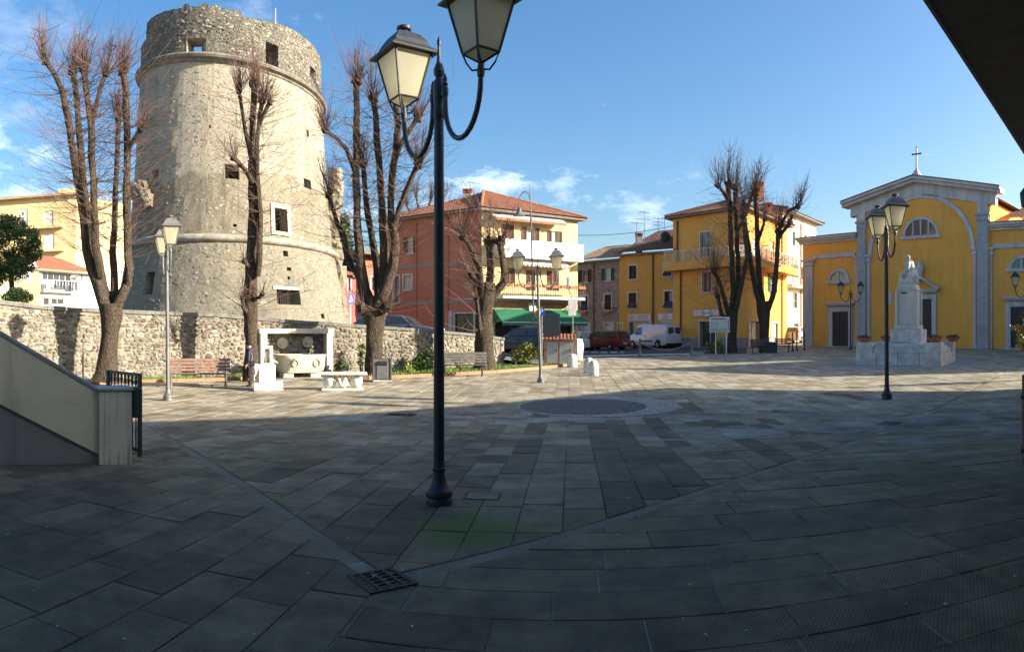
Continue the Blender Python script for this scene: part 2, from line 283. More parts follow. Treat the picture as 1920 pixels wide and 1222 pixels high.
# ================================================================== THE SETTING
# ---- materials of the ground
def slab_mat():
    m = bpy.data.materials.new('chiselled_sandstone_slab'); m.use_nodes = True; b = m.node_tree.nodes['Principled BSDF']
    b.inputs['Roughness'].default_value = 0.75; b.inputs['Specular IOR Level'].default_value = 0.35
    t = nd(m, 'ShaderNodeTexCoord'); at = nd(m, 'ShaderNodeAttribute'); at.attribute_name = 'tint'
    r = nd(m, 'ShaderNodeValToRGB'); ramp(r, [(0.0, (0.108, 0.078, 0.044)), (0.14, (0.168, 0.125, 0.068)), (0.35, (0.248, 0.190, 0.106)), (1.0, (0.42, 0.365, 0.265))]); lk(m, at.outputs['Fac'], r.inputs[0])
    g = nd(m, 'ShaderNodeTexNoise'); g.inputs['Scale'].default_value = 2.2; g.inputs['Detail'].default_value = 10; g.inputs['Roughness'].default_value = 0.7; lk(m, t.outputs['Object'], g.inputs[0])
    gm = nd(m, 'ShaderNodeMapRange'); gm.inputs[1].default_value = 0.3; gm.inputs[2].default_value = 0.7; gm.inputs[3].default_value = 0.60; gm.inputs[4].default_value = 1.25; lk(m, g.outputs[0], gm.inputs[0])
    m0 = nd(m, 'ShaderNodeMixRGB'); m0.blend_type = 'MULTIPLY'; m0.inputs[0].default_value = 1; lk(m, r.outputs[0], m0.inputs[1]); lk(m, gm.outputs[0], m0.inputs[2])
    geo = nd(m, 'ShaderNodeNewGeometry')          # broad grime, then gum spots and lime scuffs
    s1 = nd(m, 'ShaderNodeTexNoise'); s1.inputs['Scale'].default_value = 0.55; s1.inputs['Detail'].default_value = 9; s1.inputs['Roughness'].default_value = 0.75; lk(m, geo.outputs['Position'], s1.inputs[0])
    s2 = nd(m, 'ShaderNodeMapRange'); s2.inputs[1].default_value = 0.38; s2.inputs[2].default_value = 0.62; s2.inputs[3].default_value = 0.74; s2.inputs[4].default_value = 1.15; lk(m, s1.outputs[0], s2.inputs[0])
    m1 = nd(m, 'ShaderNodeMixRGB'); m1.blend_type = 'MULTIPLY'; m1.inputs[0].default_value = 1; lk(m, m0.outputs[0], m1.inputs[1]); lk(m, s2.outputs[0], m1.inputs[2])
    vo = nd(m, 'ShaderNodeTexVoronoi'); vo.inputs['Scale'].default_value = 3.2; lk(m, geo.outputs['Position'], vo.inputs['Vector'])
    v2 = nd(m, 'ShaderNodeMapRange'); v2.inputs[1].default_value = 0.05; v2.inputs[2].default_value = 0.035; v2.inputs[3].default_value = 0; v2.inputs[4].default_value = 0.55; lk(m, vo.outputs['Distance'], v2.inputs[0])
    mu = nd(m, 'ShaderNodeMixRGB'); mu.inputs[2].default_value = (0.12, 0.115, 0.10, 1); lk(m, v2.outputs[0], mu.inputs[0]); lk(m, m1.outputs[0], mu.inputs[1])
    # moss creeping out from the foot of the lamp and along the gutter
    prev = mu.outputs[0]
    mz = nd(m, 'ShaderNodeTexNoise'); mz.inputs['Scale'].default_value = 3.1; mz.inputs['Detail'].default_value = 9; mz.inputs['Roughness'].default_value = 0.72; lk(m, geo.outputs['Position'], mz.inputs[0])
    mf = nd(m, 'ShaderNodeTexNoise'); mf.inputs['Scale'].default_value = 34; mf.inputs['Detail'].default_value = 4; lk(m, geo.outputs['Position'], mf.inputs[0])
    mzz = nd(m, 'ShaderNodeMath'); mzz.operation = 'MULTIPLY_ADD'; mzz.inputs[1].default_value = .55; lk(m, mf.outputs[0], mzz.inputs[0]); mzq = nd(m, 'ShaderNodeMath'); mzq.operation = 'MULTIPLY'; mzq.inputs[1].default_value = .55; lk(m, mz.outputs[0], mzq.inputs[0]); lk(m, mzq.outputs[0], mzz.inputs[2])
    for (cx, cy, rad, am) in ((-0.33, 5.45, 0.70, 0.9), (0.75, 5.5, 0.9, 0.28), (5.2, 7.0, 2.8, 0.2)):
        vd = nd(m, 'ShaderNodeVectorMath'); vd.operation = 'DISTANCE'; lk(m, geo.outputs['Position'], vd.inputs[0]); vd.inputs[1].default_value = (cx, cy, 0)
        mr = nd(m, 'ShaderNodeMapRange'); mr.inputs[1].default_value = 0.1*rad; mr.inputs[2].default_value = rad; mr.inputs[3].default_value = 0.62; mr.inputs[4].default_value = 0.0; lk(m, vd.outputs['Value'], mr.inputs[0])
        ad = nd(m, 'ShaderNodeMath'); ad.operation = 'ADD'; lk(m, mr.outputs[0], ad.inputs[0]); lk(m, mzz.outputs[0], ad.inputs[1])
        m2 = nd(m, 'ShaderNodeMapRange'); m2.inputs[1].default_value = 0.66; m2.inputs[2].default_value = 0.98; m2.inputs[3].default_value = 0; m2.inputs[4].default_value = am; lk(m, ad.outputs[0], m2.inputs[0])
        x = nd(m, 'ShaderNodeMixRGB'); x.inputs[2].default_value = (0.095, 0.125, 0.015, 1); lk(m, m2.outputs[0], x.inputs[0]); lk(m, prev, x.inputs[1]); prev = x.outputs[0]
    lk(m, prev, b.inputs['Base Color'])
    # chiselled furrows, two directions chosen slab by slab
    ws = []
    for rot in (38, -41):
        mp = nd(m, 'ShaderNodeMapping'); mp.inputs['Rotation'].default_value = (0, 0, R(rot)); lk(m, geo.outputs['Position'], mp.inputs[0])
        w = nd(m, 'ShaderNodeTexWave'); w.inputs['Scale'].default_value = 13.5; w.inputs['Distortion'].default_value = 0.8; w.inputs['Detail'].default_value = 2; w.inputs['Detail Scale'].default_value = 0.6; lk(m, mp.outputs[0], w.inputs[0]); ws.append(w)
    fr = nd(m, 'ShaderNodeMath'); fr.operation = 'MULTIPLY'; fr.inputs[1].default_value = 37.7; lk(m, at.outputs['Fac'], fr.inputs[0])
    f2 = nd(m, 'ShaderNodeMath'); f2.operation = 'FRACT'; lk(m, fr.outputs[0], f2.inputs[0])
    f3 = nd(m, 'ShaderNodeMath'); f3.operation = 'GREATER_THAN'; f3.inputs[1].default_value = 0.9; lk(m, f2.outputs[0], f3.inputs[0])
    xm = nd(m, 'ShaderNodeMixRGB'); lk(m, f3.outputs[0], xm.inputs[0]); lk(m, ws[0].outputs['Fac'], xm.inputs[1]); lk(m, ws[1].outputs['Fac'], xm.inputs[2])
    hh = nd(m, 'ShaderNodeMath'); hh.operation = 'MULTIPLY_ADD'; hh.inputs[1].default_value = 0.20; lk(m, xm.outputs[0], hh.inputs[0]); lk(m, g.outputs[0], hh.inputs[2])
    bp = nd(m, 'ShaderNodeBump'); bp.inputs['Strength'].default_value = 0.75; bp.inputs['Distance'].default_value = 0.008; lk(m, hh.outputs[0], bp.inputs['Height']); lk(m, bp.outputs[0], b.inputs['Normal'])
    return m
SLAB = slab_mat()
JOINT = M('sandy_joint_mortar', (0.40, 0.36, 0.29), (0.10, 0.09, 0.07), 0.9, 0.95, 0.5, 40)
CHANNEL = M('smooth_channel_stone', (0.225, 0.185, 0.125), (0.14, 0.115, 0.078), 1.8, 0.75, 0.4, 30)
ASPHALT = M('worn_asphalt', (0.075, 0.074, 0.073), (0.05, 0.05, 0.05), 3, 0.9, 0.5, 60)
PAINT = M('worn_road_paint', (0.72, 0.71, 0.67), (0.45, 0.44, 0.42), 7, 0.7)

# ---- one sheet to the horizon
mb = MB(); xs = [-900, -300, -120, -70]+[-50+2.5*i for i in range(45)]+[80, 130, 300, 900]; ys = [-300, -80, -30]+[-10+2.5*i for i in range(34)]+[90, 150, 300, 1200]
for y in ys:
    for x in xs: mb.v.append(Vector((x, y, gz(x, y)-0.007)))
nx = len(xs)
for j in range(len(ys)-1):
    for i in range(nx-1): mb.f.append((j*nx+i, j*nx+i+1, (j+1)*nx+i+1, (j+1)*nx+i))
square = mb.build('pavement', JOINT, smooth=True); tag(square, 'paved town square of chiselled sandstone slabs', kind='structure')

# ---- the wall line (used to stop the slabs)
WALL = [(-90, 21.2), (0, 22.4), (236, 24.2), (400, 25.4), (529, 26.3), (654, 27.1), (780, 28.6), (891, 31.0), (945, 32.6)]
def wall_d(px):
    for (a, da), (b, db) in zip(WALL, WALL[1:]):
        if a <= px <= b: return da+(db-da)*(px-a)/(b-a)
    return None
# ---- paving slabs, joints running 5 degrees off the view, gutters on the diagonal
PA = R(5.0); EN = Vector((math.sin(PA), math.cos(PA), 0)); EE = Vector((math.cos(PA), -math.sin(PA), 0))
def loc(v): return (v.x*EE.x+v.y*EE.y, v.x*EN.x+v.y*EN.y)
def wld(a, b): return EE*a+EN*b
KG = loc(G(716, 1090)); CW = 0.15
nB = (-0.7071, 0.7071); nA = (0.7071, 0.7071)
def clip(poly, n, c):                            # keep n.p >= c
    out = []
    for i, p in enumerate(poly):
        q = poly[(i+1) % len(poly)]; dp = n[0]*p[0]+n[1]*p[1]-c; dq = n[0]*q[0]+n[1]*q[1]-c
        if dp >= 0: out.append(p)
        if dp*dq < 0:
            t = dp/(dp-dq); out.append((p[0]+(q[0]-p[0])*t, p[1]+(q[1]-p[1])*t))
    return out
cB = nB[0]*KG[0]+nB[1]*KG[1]; cA = nA[0]*KG[0]+nA[1]*KG[1]
def seen(v):
    a = math.atan2(v.x, v.y); d = dist(v)
    if abs(a) > 0.86 or d < 2.6 or d > 47: return False
    px = 960+a*F; w = wall_d(px)
    if w and d > w-0.9: return False
    if 900 < px < 1230 and d > 38-(px-900)*0.004: return False
    return True
slabs = []
def try_slab(a0, a1, b0, b1, region):
    c = wld((a0+a1)/2, (b0+b1)/2)
    if not seen(c): return
    g = 0.0045; p = [(a0+g, b0+g), (a1-g, b0+g), (a1-g, b1-g), (a0+g, b1-g)]
    if region == 'n': p = clip(clip(p, nB, cB+CW/2), nA, cA+CW/2)
    elif region == 's': p = clip(clip(p, (-nB[0], -nB[1]), -cB+CW/2), (1, 0), KG[0]+0.004)
    else: p = clip(clip(p, (-nA[0], -nA[1]), -cA+CW/2), (-1, 0), -KG[0]+0.004)
    if len(p) < 3: return
    ar = abs(sum(p[i][0]*p[(i+1) % len(p)][1]-p[(i+1) % len(p)][0]*p[i][1] for i in range(len(p))))/2
    if ar < 0.004: return
    slabs.append((dist(c), p, ar))
rs = random.Random(11)
CWD = 0.378
for k in range(-70, 95):                         # columns running away from the camera
    a0 = -0.068+k*CWD; a1 = a0+CWD; b = -3+rs.random()*0.8
    while b < 48:
        L = 0.78*rs.uniform(0.86, 1.2)
        if a0 > KG[0]-30: try_slab(a0, a1, b, b+L, 'n')
        if a1 < KG[0]+0.4: try_slab(a0, a1, b, b+L, 'w')
        b += L
for k in range(-4, 70):                          # rows running across, near side of the long gutter
    b0 = 3.75-0.405*2+k*0.405; a = KG[0]-1+rs.random()*0.8
    while a < 34:
        L = 0.80*rs.uniform(0.85, 1.25); try_slab(a, a+L, b0, b0+0.405, 's'); a += L
slabs.sort(key=lambda s: -s[2]/s[0]**2.6)
def slab_geo(mb, p, tint, rs):
    n = len(p); dz = rs.uniform(-0.004, 0.004); tx, ty = rs.uniform(-.004, .004), rs.uniform(-.004, .004)
    ca = sum(q[0] for q in p)/n; cb = sum(q[1] for q in p)/n
    def up(q, s, h):
        a, b = ca+(q[0]-ca)*s, cb+(q[1]-cb)*s; v = wld(a, b); v.z = gz(v.x, v.y)+h+dz+tx*(a-ca)+ty*(b-cb); return v
    r0 = [up(q, 1, -0.035) for q in p]; r1 = [up(q, 1, -0.004) for q in p]; r2 = [up(q, 0.985, 0.0) for q in p]
    o = len(mb.v); mb.rings([r0, r1, r2], False); mb.f.append(tuple(o+2*n+i for i in range(n)))
    mb.t += [tint]*(2*n+1)
def near_seg(c, a, b):
    u = b-a; t = max(0, min(1, (c-a).dot(u)/u.length_squared)); return (c-(a+u*t)).length
def flat(px, py): v = G(px, py); v.z = 0; return v
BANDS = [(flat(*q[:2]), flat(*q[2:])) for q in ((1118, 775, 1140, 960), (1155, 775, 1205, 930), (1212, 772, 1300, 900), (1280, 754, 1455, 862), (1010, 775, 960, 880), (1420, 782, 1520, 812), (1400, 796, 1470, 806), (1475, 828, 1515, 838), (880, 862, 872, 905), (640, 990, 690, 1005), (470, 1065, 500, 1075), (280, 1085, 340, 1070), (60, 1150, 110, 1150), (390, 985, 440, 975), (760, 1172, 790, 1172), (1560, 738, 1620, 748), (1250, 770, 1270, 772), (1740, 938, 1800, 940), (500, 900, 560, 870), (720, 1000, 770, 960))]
rest = MB(); rest.t = []
for i, (d, p, ar) in enumerate(slabs):
    t = rs.uniform(0.42, 1.0) if d > 15 else rs.uniform(0.10+.012*max(0, d-5), 0.28+.052*max(0, d-5))  # near slabs darker, far ones paler: shade and sunlight put into the tint
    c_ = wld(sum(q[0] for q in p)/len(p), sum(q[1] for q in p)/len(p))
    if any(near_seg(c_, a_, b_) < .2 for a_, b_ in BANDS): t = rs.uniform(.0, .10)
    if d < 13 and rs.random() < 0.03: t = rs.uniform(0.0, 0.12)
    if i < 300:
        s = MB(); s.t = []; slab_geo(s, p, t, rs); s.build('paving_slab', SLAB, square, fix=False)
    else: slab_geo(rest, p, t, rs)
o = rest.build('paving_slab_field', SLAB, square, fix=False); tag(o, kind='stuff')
# ---- the two gutters of smooth stone
def gutter(a, b, n, lab, hb):
    mb = MB(); mb.t = None; L = math.hypot(b[0]-a[0], b[1]-a[1]); ux, uy = (b[0]-a[0])/L, (b[1]-a[1])/L; s = 0.0; r = random.Random(5); pieces = []
    while s < L:
        l = r.uniform(0.9, 1.4); e = min(L, s+l)
        pc = MB(); w = CW/2-0.004
        q = [(a[0]+ux*t-uy*k, a[1]+uy*t+ux*k) for t, k in ((s+.004, -w), (e-.004, -w), (e-.004, w), (s+.004, w))]
        vs = []
        for h in (-0.03, -0.006):
            for c in q: v = wld(*c); v.z = gz(v.x, v.y)+h; vs.append(v)
        pc.hexa(vs); pieces.append(pc); s = e
    root = None
    for pc in pieces: pc.build('gutter_stone', CHANNEL, square)
gutter((KG[0]+0.28, KG[1]+0.28), (KG[0]+15.5, KG[1]+15.5), nB, '', 0)
gutter((KG[0]-0.28, KG[1]+0.28), (KG[0]-7.6, KG[1]+7.6), nA, '', 0)
# ---- cast-iron drain grates
def grate(name, label, c, ang, w, l, group):
    t = thing(name, label, 'drain grate', c, group); u = Vector((math.cos(ang), math.sin(ang), 0)); v = Vector((-u.y, u.x, 0)); m = MB()
    c = c-Vector((0, 0, .014))
    def bar(a, b, wa, wb): m.box(c+u*a+v*b+Vector((0, 0, 0.004)), (wa, wb, 0.03), ang)
    for s in (-1, 1): bar(s*(w/2-.015), 0, .03, l); bar(0, s*(l/2-.015), w-.062, .03)
    m.build('frame', GRATEM, t)
    n = max(4, int(l/0.055)); m = MB()
    for i in range(1, n): m.box(c+v*(-l/2+l*i/n)+Vector((0, 0, 0.002)), (w-.062, .018, .026), ang)
    bar(0, 0, .03, l-.062); bar(-w/4, 0, .02, l-.062); bar(w/4, 0, .02, l-.062); m.build('bar', GRATEM, t)
    m = MB(); m.box(c+Vector((0, 0, -.016)), (w-.062, l-.062, .008), ang); m.build('pit', DARK, t)
GRATEM = M('rusty_cast_iron', (0.045, 0.035, 0.03), (0.085, 0.05, 0.035), 14, 0.7, 0.5, 60)
c = G(716, 1091); c.z += 0.004; grate('drain_grate', 'square rusty drain grate where the two gutters meet', c, R(-5+45), 0.34, 0.34, 'drain grates')
c = G(752, 778); c.z += 0.006; grate('drain_grate', 'drain grate behind the central lamp post beside the shadow edge', c, R(-5), 0.62, 0.42, 'drain grates')
c = G(1667, 795); c.z += 0.006; grate('drain_grate', 'drain grate on the long gutter below the dark lamp post', c, R(-5+45), 0.62, 0.36, 'drain grates')
c = G(905, 931); t = thing('inspection_cover', 'rectangular inspection cover with dark rim beside the lamp foot', 'cover', c); m = MB(); m.t = [.3]*6; m.box(c+Vector((0, 0, -.003)), (.31, .27, .02), R(-5)); m.build('lid', SLAB, t, fix=False)
m = MB()
for s in (-1, 1):
    m.box(c+EE*(s*.167)+Vector((0, 0, .002)), (.008, .302, .012), R(-5)); m.box(c+EN*(s*.146)+Vector((0, 0, .002)), (.318, .008, .01), R(-5))
m.build('rim', GRATEM, t)
# ---- pebble roundel
def pebbles(name, c1, c2, sc):
    m = rubble(name, [c1, c2, c1], (0.16, 0.155, 0.15), sc, 1.0, edge=0.12, dist=0.02); return m
PEBW = pebbles('white_pebble_mosaic', (0.56, 0.54, 0.49), (0.42, 0.41, 0.38), 16); PEBD = pebbles('dark_pebble_mosaic', (0.13, 0.125, 0.115), (0.25, 0.24, 0.225), 16)
def disc(name, c, rx, ry, h, mat, parent=None, n=56, wob=0.0):
    m = MB(); vs = []
    for k, (s, z) in enumerate(((1.0, h-.05), (1.0, h), )):
        vs.append([Vector((c.x+rx*s*math.cos(2*math.pi*j/n), c.y+ry*s*math.sin(2*math.pi*j/n), 0)) for j in range(n)])
        for p in vs[-1]: p.z = gz(p.x, p.y)+z
    m.rings(vs, True); return m.build(name, mat, parent)
c0 = Vector((2.02, 15.75, 0)); t = disc('pebble_pavement', c0, 1.93, 1.93, 0.012, PEBW); tag(t, 'round pebble mosaic with white rim set in the paving', kind='structure')
disc('dark_pebble_centre', c0+Vector((-0.36, -0.06, 0)), 1.48, 1.46, 0.017, PEBD, t)
# ---- road past the houses, with dashes
def sheet(name, pts, h, mat, sub=6, parent=None):
    """a quad strip laid on the ground: pts = near row, far row (same count)"""
    near, far = pts; m = MB(); rows = []
    for k in range(sub+1):
        row = []
        for a, b in zip(near, far):
            v = a.lerp(b, k/sub); v.z = gz(v.x, v.y)+h; row.append(v)
        rows.append(row)
    m.rings(rows, False, False); o = m.build(name, mat, parent); return o
near = [G(p, y) for p, y in ((1010, 676), (1090, 671), (1180, 669), (1300, 664.5), (1345, 664), (1400, 663))]
far = [pd(p, d) for p, d in ((1010, 66), (1090, 63), (1180, 59.6), (1262, 56.2), (1330, 54), (1400, 52))]
tag(sheet('road', (near, far), 0.006, ASPHALT), 'asphalt street in front of the house row', kind='structure')
for i, (x0, x1, y) in enumerate(((1088, 1103, 659.6), (1108, 1121, 659.8), (1126, 1139, 660), (1145, 1157, 660), (1163, 1170, 660.2))):
    a, b, c, d = G(x0, y+1.4), G(x1, y+1.4), G(x1, y), G(x0, y)
    sheet('road_dash', ([a, b], [d, c]), 0.012, PAINT, 2, bpy.data.objects['road'])
a, b, c, d = G(1085, 669), G(1320, 663.5), G(1320, 662), G(1085, 667)
sheet('edge_line', ([a, b], [d, c]), 0.012, PAINT, 2, bpy.data.objects['road'])

# ================================================================== HOUSE ON THIS SIDE OF THE SQUARE (its eave shows top right, its shadow lies over the paving)
UD = Vector((math.sin(R(53)), math.cos(R(53)), 0)); ND = Vector((-math.cos(R(53)), math.sin(R(53)), 0)); EH = 5.42; EN_ = 2.34
def sn(s, n): return UD*s+ND*n
SOFFIT = M('dark_brown_soffit_boards', (0.10, 0.085, 0.075), (0.075, 0.065, 0.055), 4, 0.85, 0.3, 30); NEARWALL = plaster('cream_plaster_house', (0.52, 0.43, 0.30))  # soffit boards are dark brown throughout
ED = Vector((math.sin(R(119)), math.cos(R(119)), 0)); C1 = sn(26.0, EN_)
roof = [sn(-22, EN_), C1, C1+ED*24, C1+ED*24+sn(-40, 0), sn(-22, -15)]
t = thing('eaves_house', 'house with dark deep eave overhanging the upper corner', 'house', sn(0, -1.5))
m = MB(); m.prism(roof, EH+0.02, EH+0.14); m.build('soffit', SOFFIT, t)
m = MB(); inner = [sn(-22, EN_-.25), C1-UD*.3-ND*.25, C1+ED*23.6-ND*.2, C1+ED*23.5+sn(-39, 0), sn(-21.5, -14.5)]
m.prism(inner, EH+0.14, EH+0.42); m.build('roof', TERRA, t)
m = MB(); m.tube([sn(-22, EN_+.05)+Vector((0, 0, EH+.07)), C1+ND*.05+Vector((0, 0, EH+.07))], 0.075, 8); m.build('gutter', BLACKTRIM, t)
body = [sn(-21, -1.3), C1-ND*4.1-UD*.6, C1+ED*23-UD*.6-ND*.4, C1+ED*23+sn(-38, 0), sn(-21, -14)]
m = MB(); m.prism(body, -.2, EH+.02); m.build('wall', NEARWALL, t)
# corner house off to the right whose gable shades the middle of the square
c = Vector((27.0, 24.7, 0)); t = thing('corner_house', 'tall ochre corner house throwing its shadow across the square', 'house', c)
poly = [c, Vector((32.2, 18.8, 0)), Vector((60, 12, 0)), Vector((66, 36, 0)), Vector((37, 27.6, 0))]
m = MB(); m.prism(poly, -.3, 7.8); m.build('wall', NEARWALL, t)
m = MB(); m.prism([p+(p-Vector((45, 22, 0))).normalized()*.3 for p in poly], 7.8, 8.1); m.build('roof', TERRA, t)

# ================================================================== OUTSIDE STAIR AT THE LEFT
CREAM = plaster('stained_cream_plaster', (0.80, 0.69, 0.47), 0.8, (0.10, 0.09, 0.075), 0.5, 1.2); STAIRGREY = plaster('grey_cement_render', (0.30, 0.285, 0.25), 0.75, (0.08, 0.08, 0.07), 0.4)
COPING = M('grey_slate_coping', (0.36, 0.37, 0.39), (0.27, 0.28, 0.30), 3, 0.6, 0.2, 30)
def streaked(m, amt=0.9):
    b = m.node_tree.nodes['Principled BSDF']; src = b.inputs['Base Color'].links[0].from_socket
    t = nd(m, 'ShaderNodeTexCoord'); mp = nd(m, 'ShaderNodeMapping'); mp.inputs['Scale'].default_value = (20, 20, 0.7); lk(m, t.outputs['Object'], mp.inputs[0])
    a = nd(m, 'ShaderNodeTexNoise'); a.inputs['Scale'].default_value = 1.0; a.inputs['Detail'].default_value = 8; a.inputs['Roughness'].default_value = 0.7; lk(m, mp.outputs[0], a.inputs[0])
    r = nd(m, 'ShaderNodeValToRGB'); ramp(r, [(0.50, (0, 0, 0)), (0.66, (amt, amt, amt))]); lk(m, a.outputs[0], r.inputs[0])
    x = nd(m, 'ShaderNodeMixRGB'); x.inputs[2].default_value = (0.045, 0.04, 0.03, 1); lk(m, r.outputs[0], x.inputs[0]); lk(m, src, x.inputs[1]); lk(m, x.outputs[0], b.inputs['Base Color'])
    return m
PIERM = streaked(plaster('rain_streaked_pier_plaster', (0.80, 0.70, 0.50), 0.8, (0.09, 0.08, 0.065), 0.6, 1.5))
p0, p1 = G(186, 872), G(247, 871); dp = (dist(p0)+dist(p1))/2
pu = (p1-p0).normalized(); pn = Vector((pu.y, -pu.x, 0)); pn = -pn if pn.dot(p0) > 0 else pn
t = thing('outside_stair', 'cream plastered stair parapet with grey coping and streaked end pier', 'stair', p0)
ztop = zz(733, dp); m = MB(); back = -pn*0.42; up = Vector((0, 0, 1))
m.hexa([p0, p1, p1+back, p0+back]+[p+up*(ztop-p.z) for p in (p0, p1, p1+back, p0+back)]); m.build('pier', PIERM, t)
m = MB(); cc = (p0+p1+p1+back+p0+back)/4; m.bbox(Vector((cc.x, cc.y, ztop+0.018)), ((p1-p0).length+.05, .47, .036), math.atan2(pu.y, pu.x), .008); m.build('pier_coping', COPING, t)
s0 = G(-6, 876); su = (s0-p0).normalized(); Ls = (s0-p0).length; sl_ = (zz(622, 8.0)-zz(733, dp))/Ls
def sp(s, z, o): return p0+su*s-pn*o+Vector((0, 0, z-p0.z))
zt = lambda s: ztop-0.01+sl_*s
zb = lambda s: 0.07+(zz(760, 8.0)-0.07)/Ls*s
m = MB(); e = 4.2
m.hexa([sp(0.0, zb(0), .05), sp(e, zb(e), .05), sp(e, zb(e), .24), sp(0.0, zb(0), .24), sp(0.0, zt(0), .05), sp(e, zt(e), .05), sp(e, zt(e), .24), sp(0.0, zt(0), .24)]); m.build('parapet', CREAM, t)
m = MB(); m.hexa([sp(0.0, -.05, .085), sp(e, -.05, .085), sp(e, -.05, .22), sp(0.0, -.05, .22), sp(0.0, zb(0)+.0, .085), sp(e, zb(e)+.0, .085), sp(e, zb(e), .22), sp(0.0, zb(0), .22)]); m.build('stair_base', STAIRGREY, t)
m = MB(); m.hexa([sp(-.0, zt(0)+.001, .03), sp(e, zt(e)+.001, .03), sp(e, zt(e)+.001, .28), sp(-.0, zt(0)+.001, .28), sp(-.0, zt(0)+.04, .03), sp(e, zt(e)+.04, .03), sp(e, zt(e)+.04, .28), sp(-.0, zt(0)+.04, .28)]); m.build('parapet_coping', COPING, t)
for i in range(8):                               # the flight itself, behind the parapet
    m = MB(); zs = 0.16*(i+1); m.hexa([sp(.3+.27*i, -.05, .25), sp(.58+.27*i, -.05, .25), sp(.58+.27*i, -.05, 1.5), sp(.3+.27*i, -.05, 1.5), sp(.3+.27*i, zs, .25), sp(.58+.27*i, zs, .25), sp(.58+.27*i, zs, 1.5), sp(.3+.27*i, zs, 1.5)]); m.build('step', STAIRGREY, t)
m = MB(); a = sp(0.0, 0, 1.52); b_ = sp(.45, 0, 1.52)
m.hexa([a, b_, b_-pn*.25, a-pn*.25]+[p+up*.86 for p in (a, b_, b_-pn*.25, a-pn*.25)]); m.build('far_pier', CREAM, t)
m = MB(); m.bbox((a+b_-pn*.25)/2+Vector((0, 0, .88)), (.52, .32, .036), math.atan2(su.y, su.x), .006); m.build('far_coping', COPING, t)
# iron gate standing open beyond the pier, with a letter box
a = pd(203, 9.55); b_ = pd(262, 8.75); gt = zz(697, 9.1)
t = thing('iron_gate', 'black iron gate leaf standing open beside the stair pier', 'gate', b_); gu = (b_-a).normalized()
m = MB(); m.box(b_+Vector((0, 0, gt/2-.01)), (.045, .045, gt+.02), math.atan2(gu.y, gu.x)); m.box(a+Vector((0, 0, gt/2)), (.045, .045, gt), math.atan2(gu.y, gu.x))
for z in (gt-.02, .06, .62): m.box((a+b_)/2+Vector((0, 0, z)), ((b_-a).length-.05, .022, .04), math.atan2(gu.y, gu.x))
m.build('gate_frame', IRON, t)
for i in range(1, 9):
    p = a.lerp(b_, i/9); m = MB(); m.lathe(p, [(.009, .08), (.009, gt-.16), (.017, gt-.13), (.022, gt-.10), (.012, gt-.075), (.02, gt-.05), (.009, gt-.04)], 8); m.build('baluster', IRON, t)
DGREEN = M('dark_green_enamel', (0.012, 0.03, 0.03), (0.02, 0.04, 0.038), 5, 0.4)
c = pd(252, 8.55); t = thing('letter_box', 'dark green letter box behind the stair pier', 'letter box', Vector((c.x, c.y, .52))); m = MB(); m.bbox(Vector((c.x, c.y, .71)), (.20, .14, .38), math.atan2(gu.y, gu.x), .02); m.build('case', DGREEN, t)
m = MB(); m.box(Vector((c.x, c.y, .80)), (.13, .15, .015), math.atan2(gu.y, gu.x)); m.build('slot', BLACKTRIM, t)

# ================================================================== RUBBLE WALL
MORTAR = M('lime_mortar', (0.32, 0.275, 0.205), (0.14, 0.12, 0.09), 2.0, 0.95, 0.9, 18)
def stone_mat(name, stops, rough=0.9):
    m = M(name, (0.5, 0.5, 0.5), None, 3, rough, 1.0, 18, spec=0.25); b = m.node_tree.nodes['Principled BSDF']
    at = nd(m, 'ShaderNodeAttribute'); at.attribute_name = 'tint'; r = nd(m, 'ShaderNodeValToRGB'); ramp(r, stops); lk(m, at.outputs['Fac'], r.inputs[0])
    t = nd(m, 'ShaderNodeTexCoord'); g = nd(m, 'ShaderNodeTexNoise'); g.inputs['Scale'].default_value = 7; g.inputs['Detail'].default_value = 9; g.inputs['Roughness'].default_value = .72; lk(m, t.outputs['Object'], g.inputs[0])
    gm = nd(m, 'ShaderNodeMapRange'); gm.inputs[1].default_value = 0.32; gm.inputs[2].default_value = 0.68; gm.inputs[3].default_value = 0.55; gm.inputs[4].default_value = 1.15; lk(m, g.outputs[0], gm.inputs[0])
    mu = nd(m, 'ShaderNodeMixRGB'); mu.blend_type = 'MULTIPLY'; mu.inputs[0].default_value = 1; lk(m, r.outputs[0], mu.inputs[1]); lk(m, gm.outputs[0], mu.inputs[2]); lk(m, mu.outputs[0], b.inputs['Base Color'])
    return m
STONE = stone_mat('wall_rubble_stone', [(0, (0.12, 0.105, 0.08)), (0.4, (0.235, 0.205, 0.16)), (0.8, (0.33, 0.295, 0.24)), (0.95, (0.48, 0.45, 0.39)), (0.975, (0.27, 0.17, 0.115)), (1, (0.28, 0.18, 0.12))])
CAP = M('grey_coping_slab', (0.21, 0.20, 0.17), (0.13, 0.125, 0.11), 4, 0.9, 0.6, 25)
def stone(mb, c, t, u, n, w, h, dep, tint, rs, k=7):
    o = len(mb.v); r0 = []; r1 = []; r2 = []; ph = rs.random()*6.28
    for j in range(k):
        a = ph+2*math.pi*j/k; rr = rs.uniform(0.84, 1.08); ca, sa = math.cos(a), math.sin(a); q = (abs(ca)**3+abs(sa)**3)**(-1/3.0)
        x, y = ca*q*w/2*rr, sa*q*h/2*rr
        r0.append(c+t*x+u*y-n*0.03); r1.append(c+t*(x*.9)+u*(y*.9)+n*(dep*.65)); r2.append(c+t*(x*.58)+u*(y*.58)+n*(dep*rs.uniform(.85, 1.15)))
    mb.rings([r0, r1, r2], False); mb.f.append(tuple(o+2*k+j for j in range(k))); mb.t += [tint]*(2*k+1)
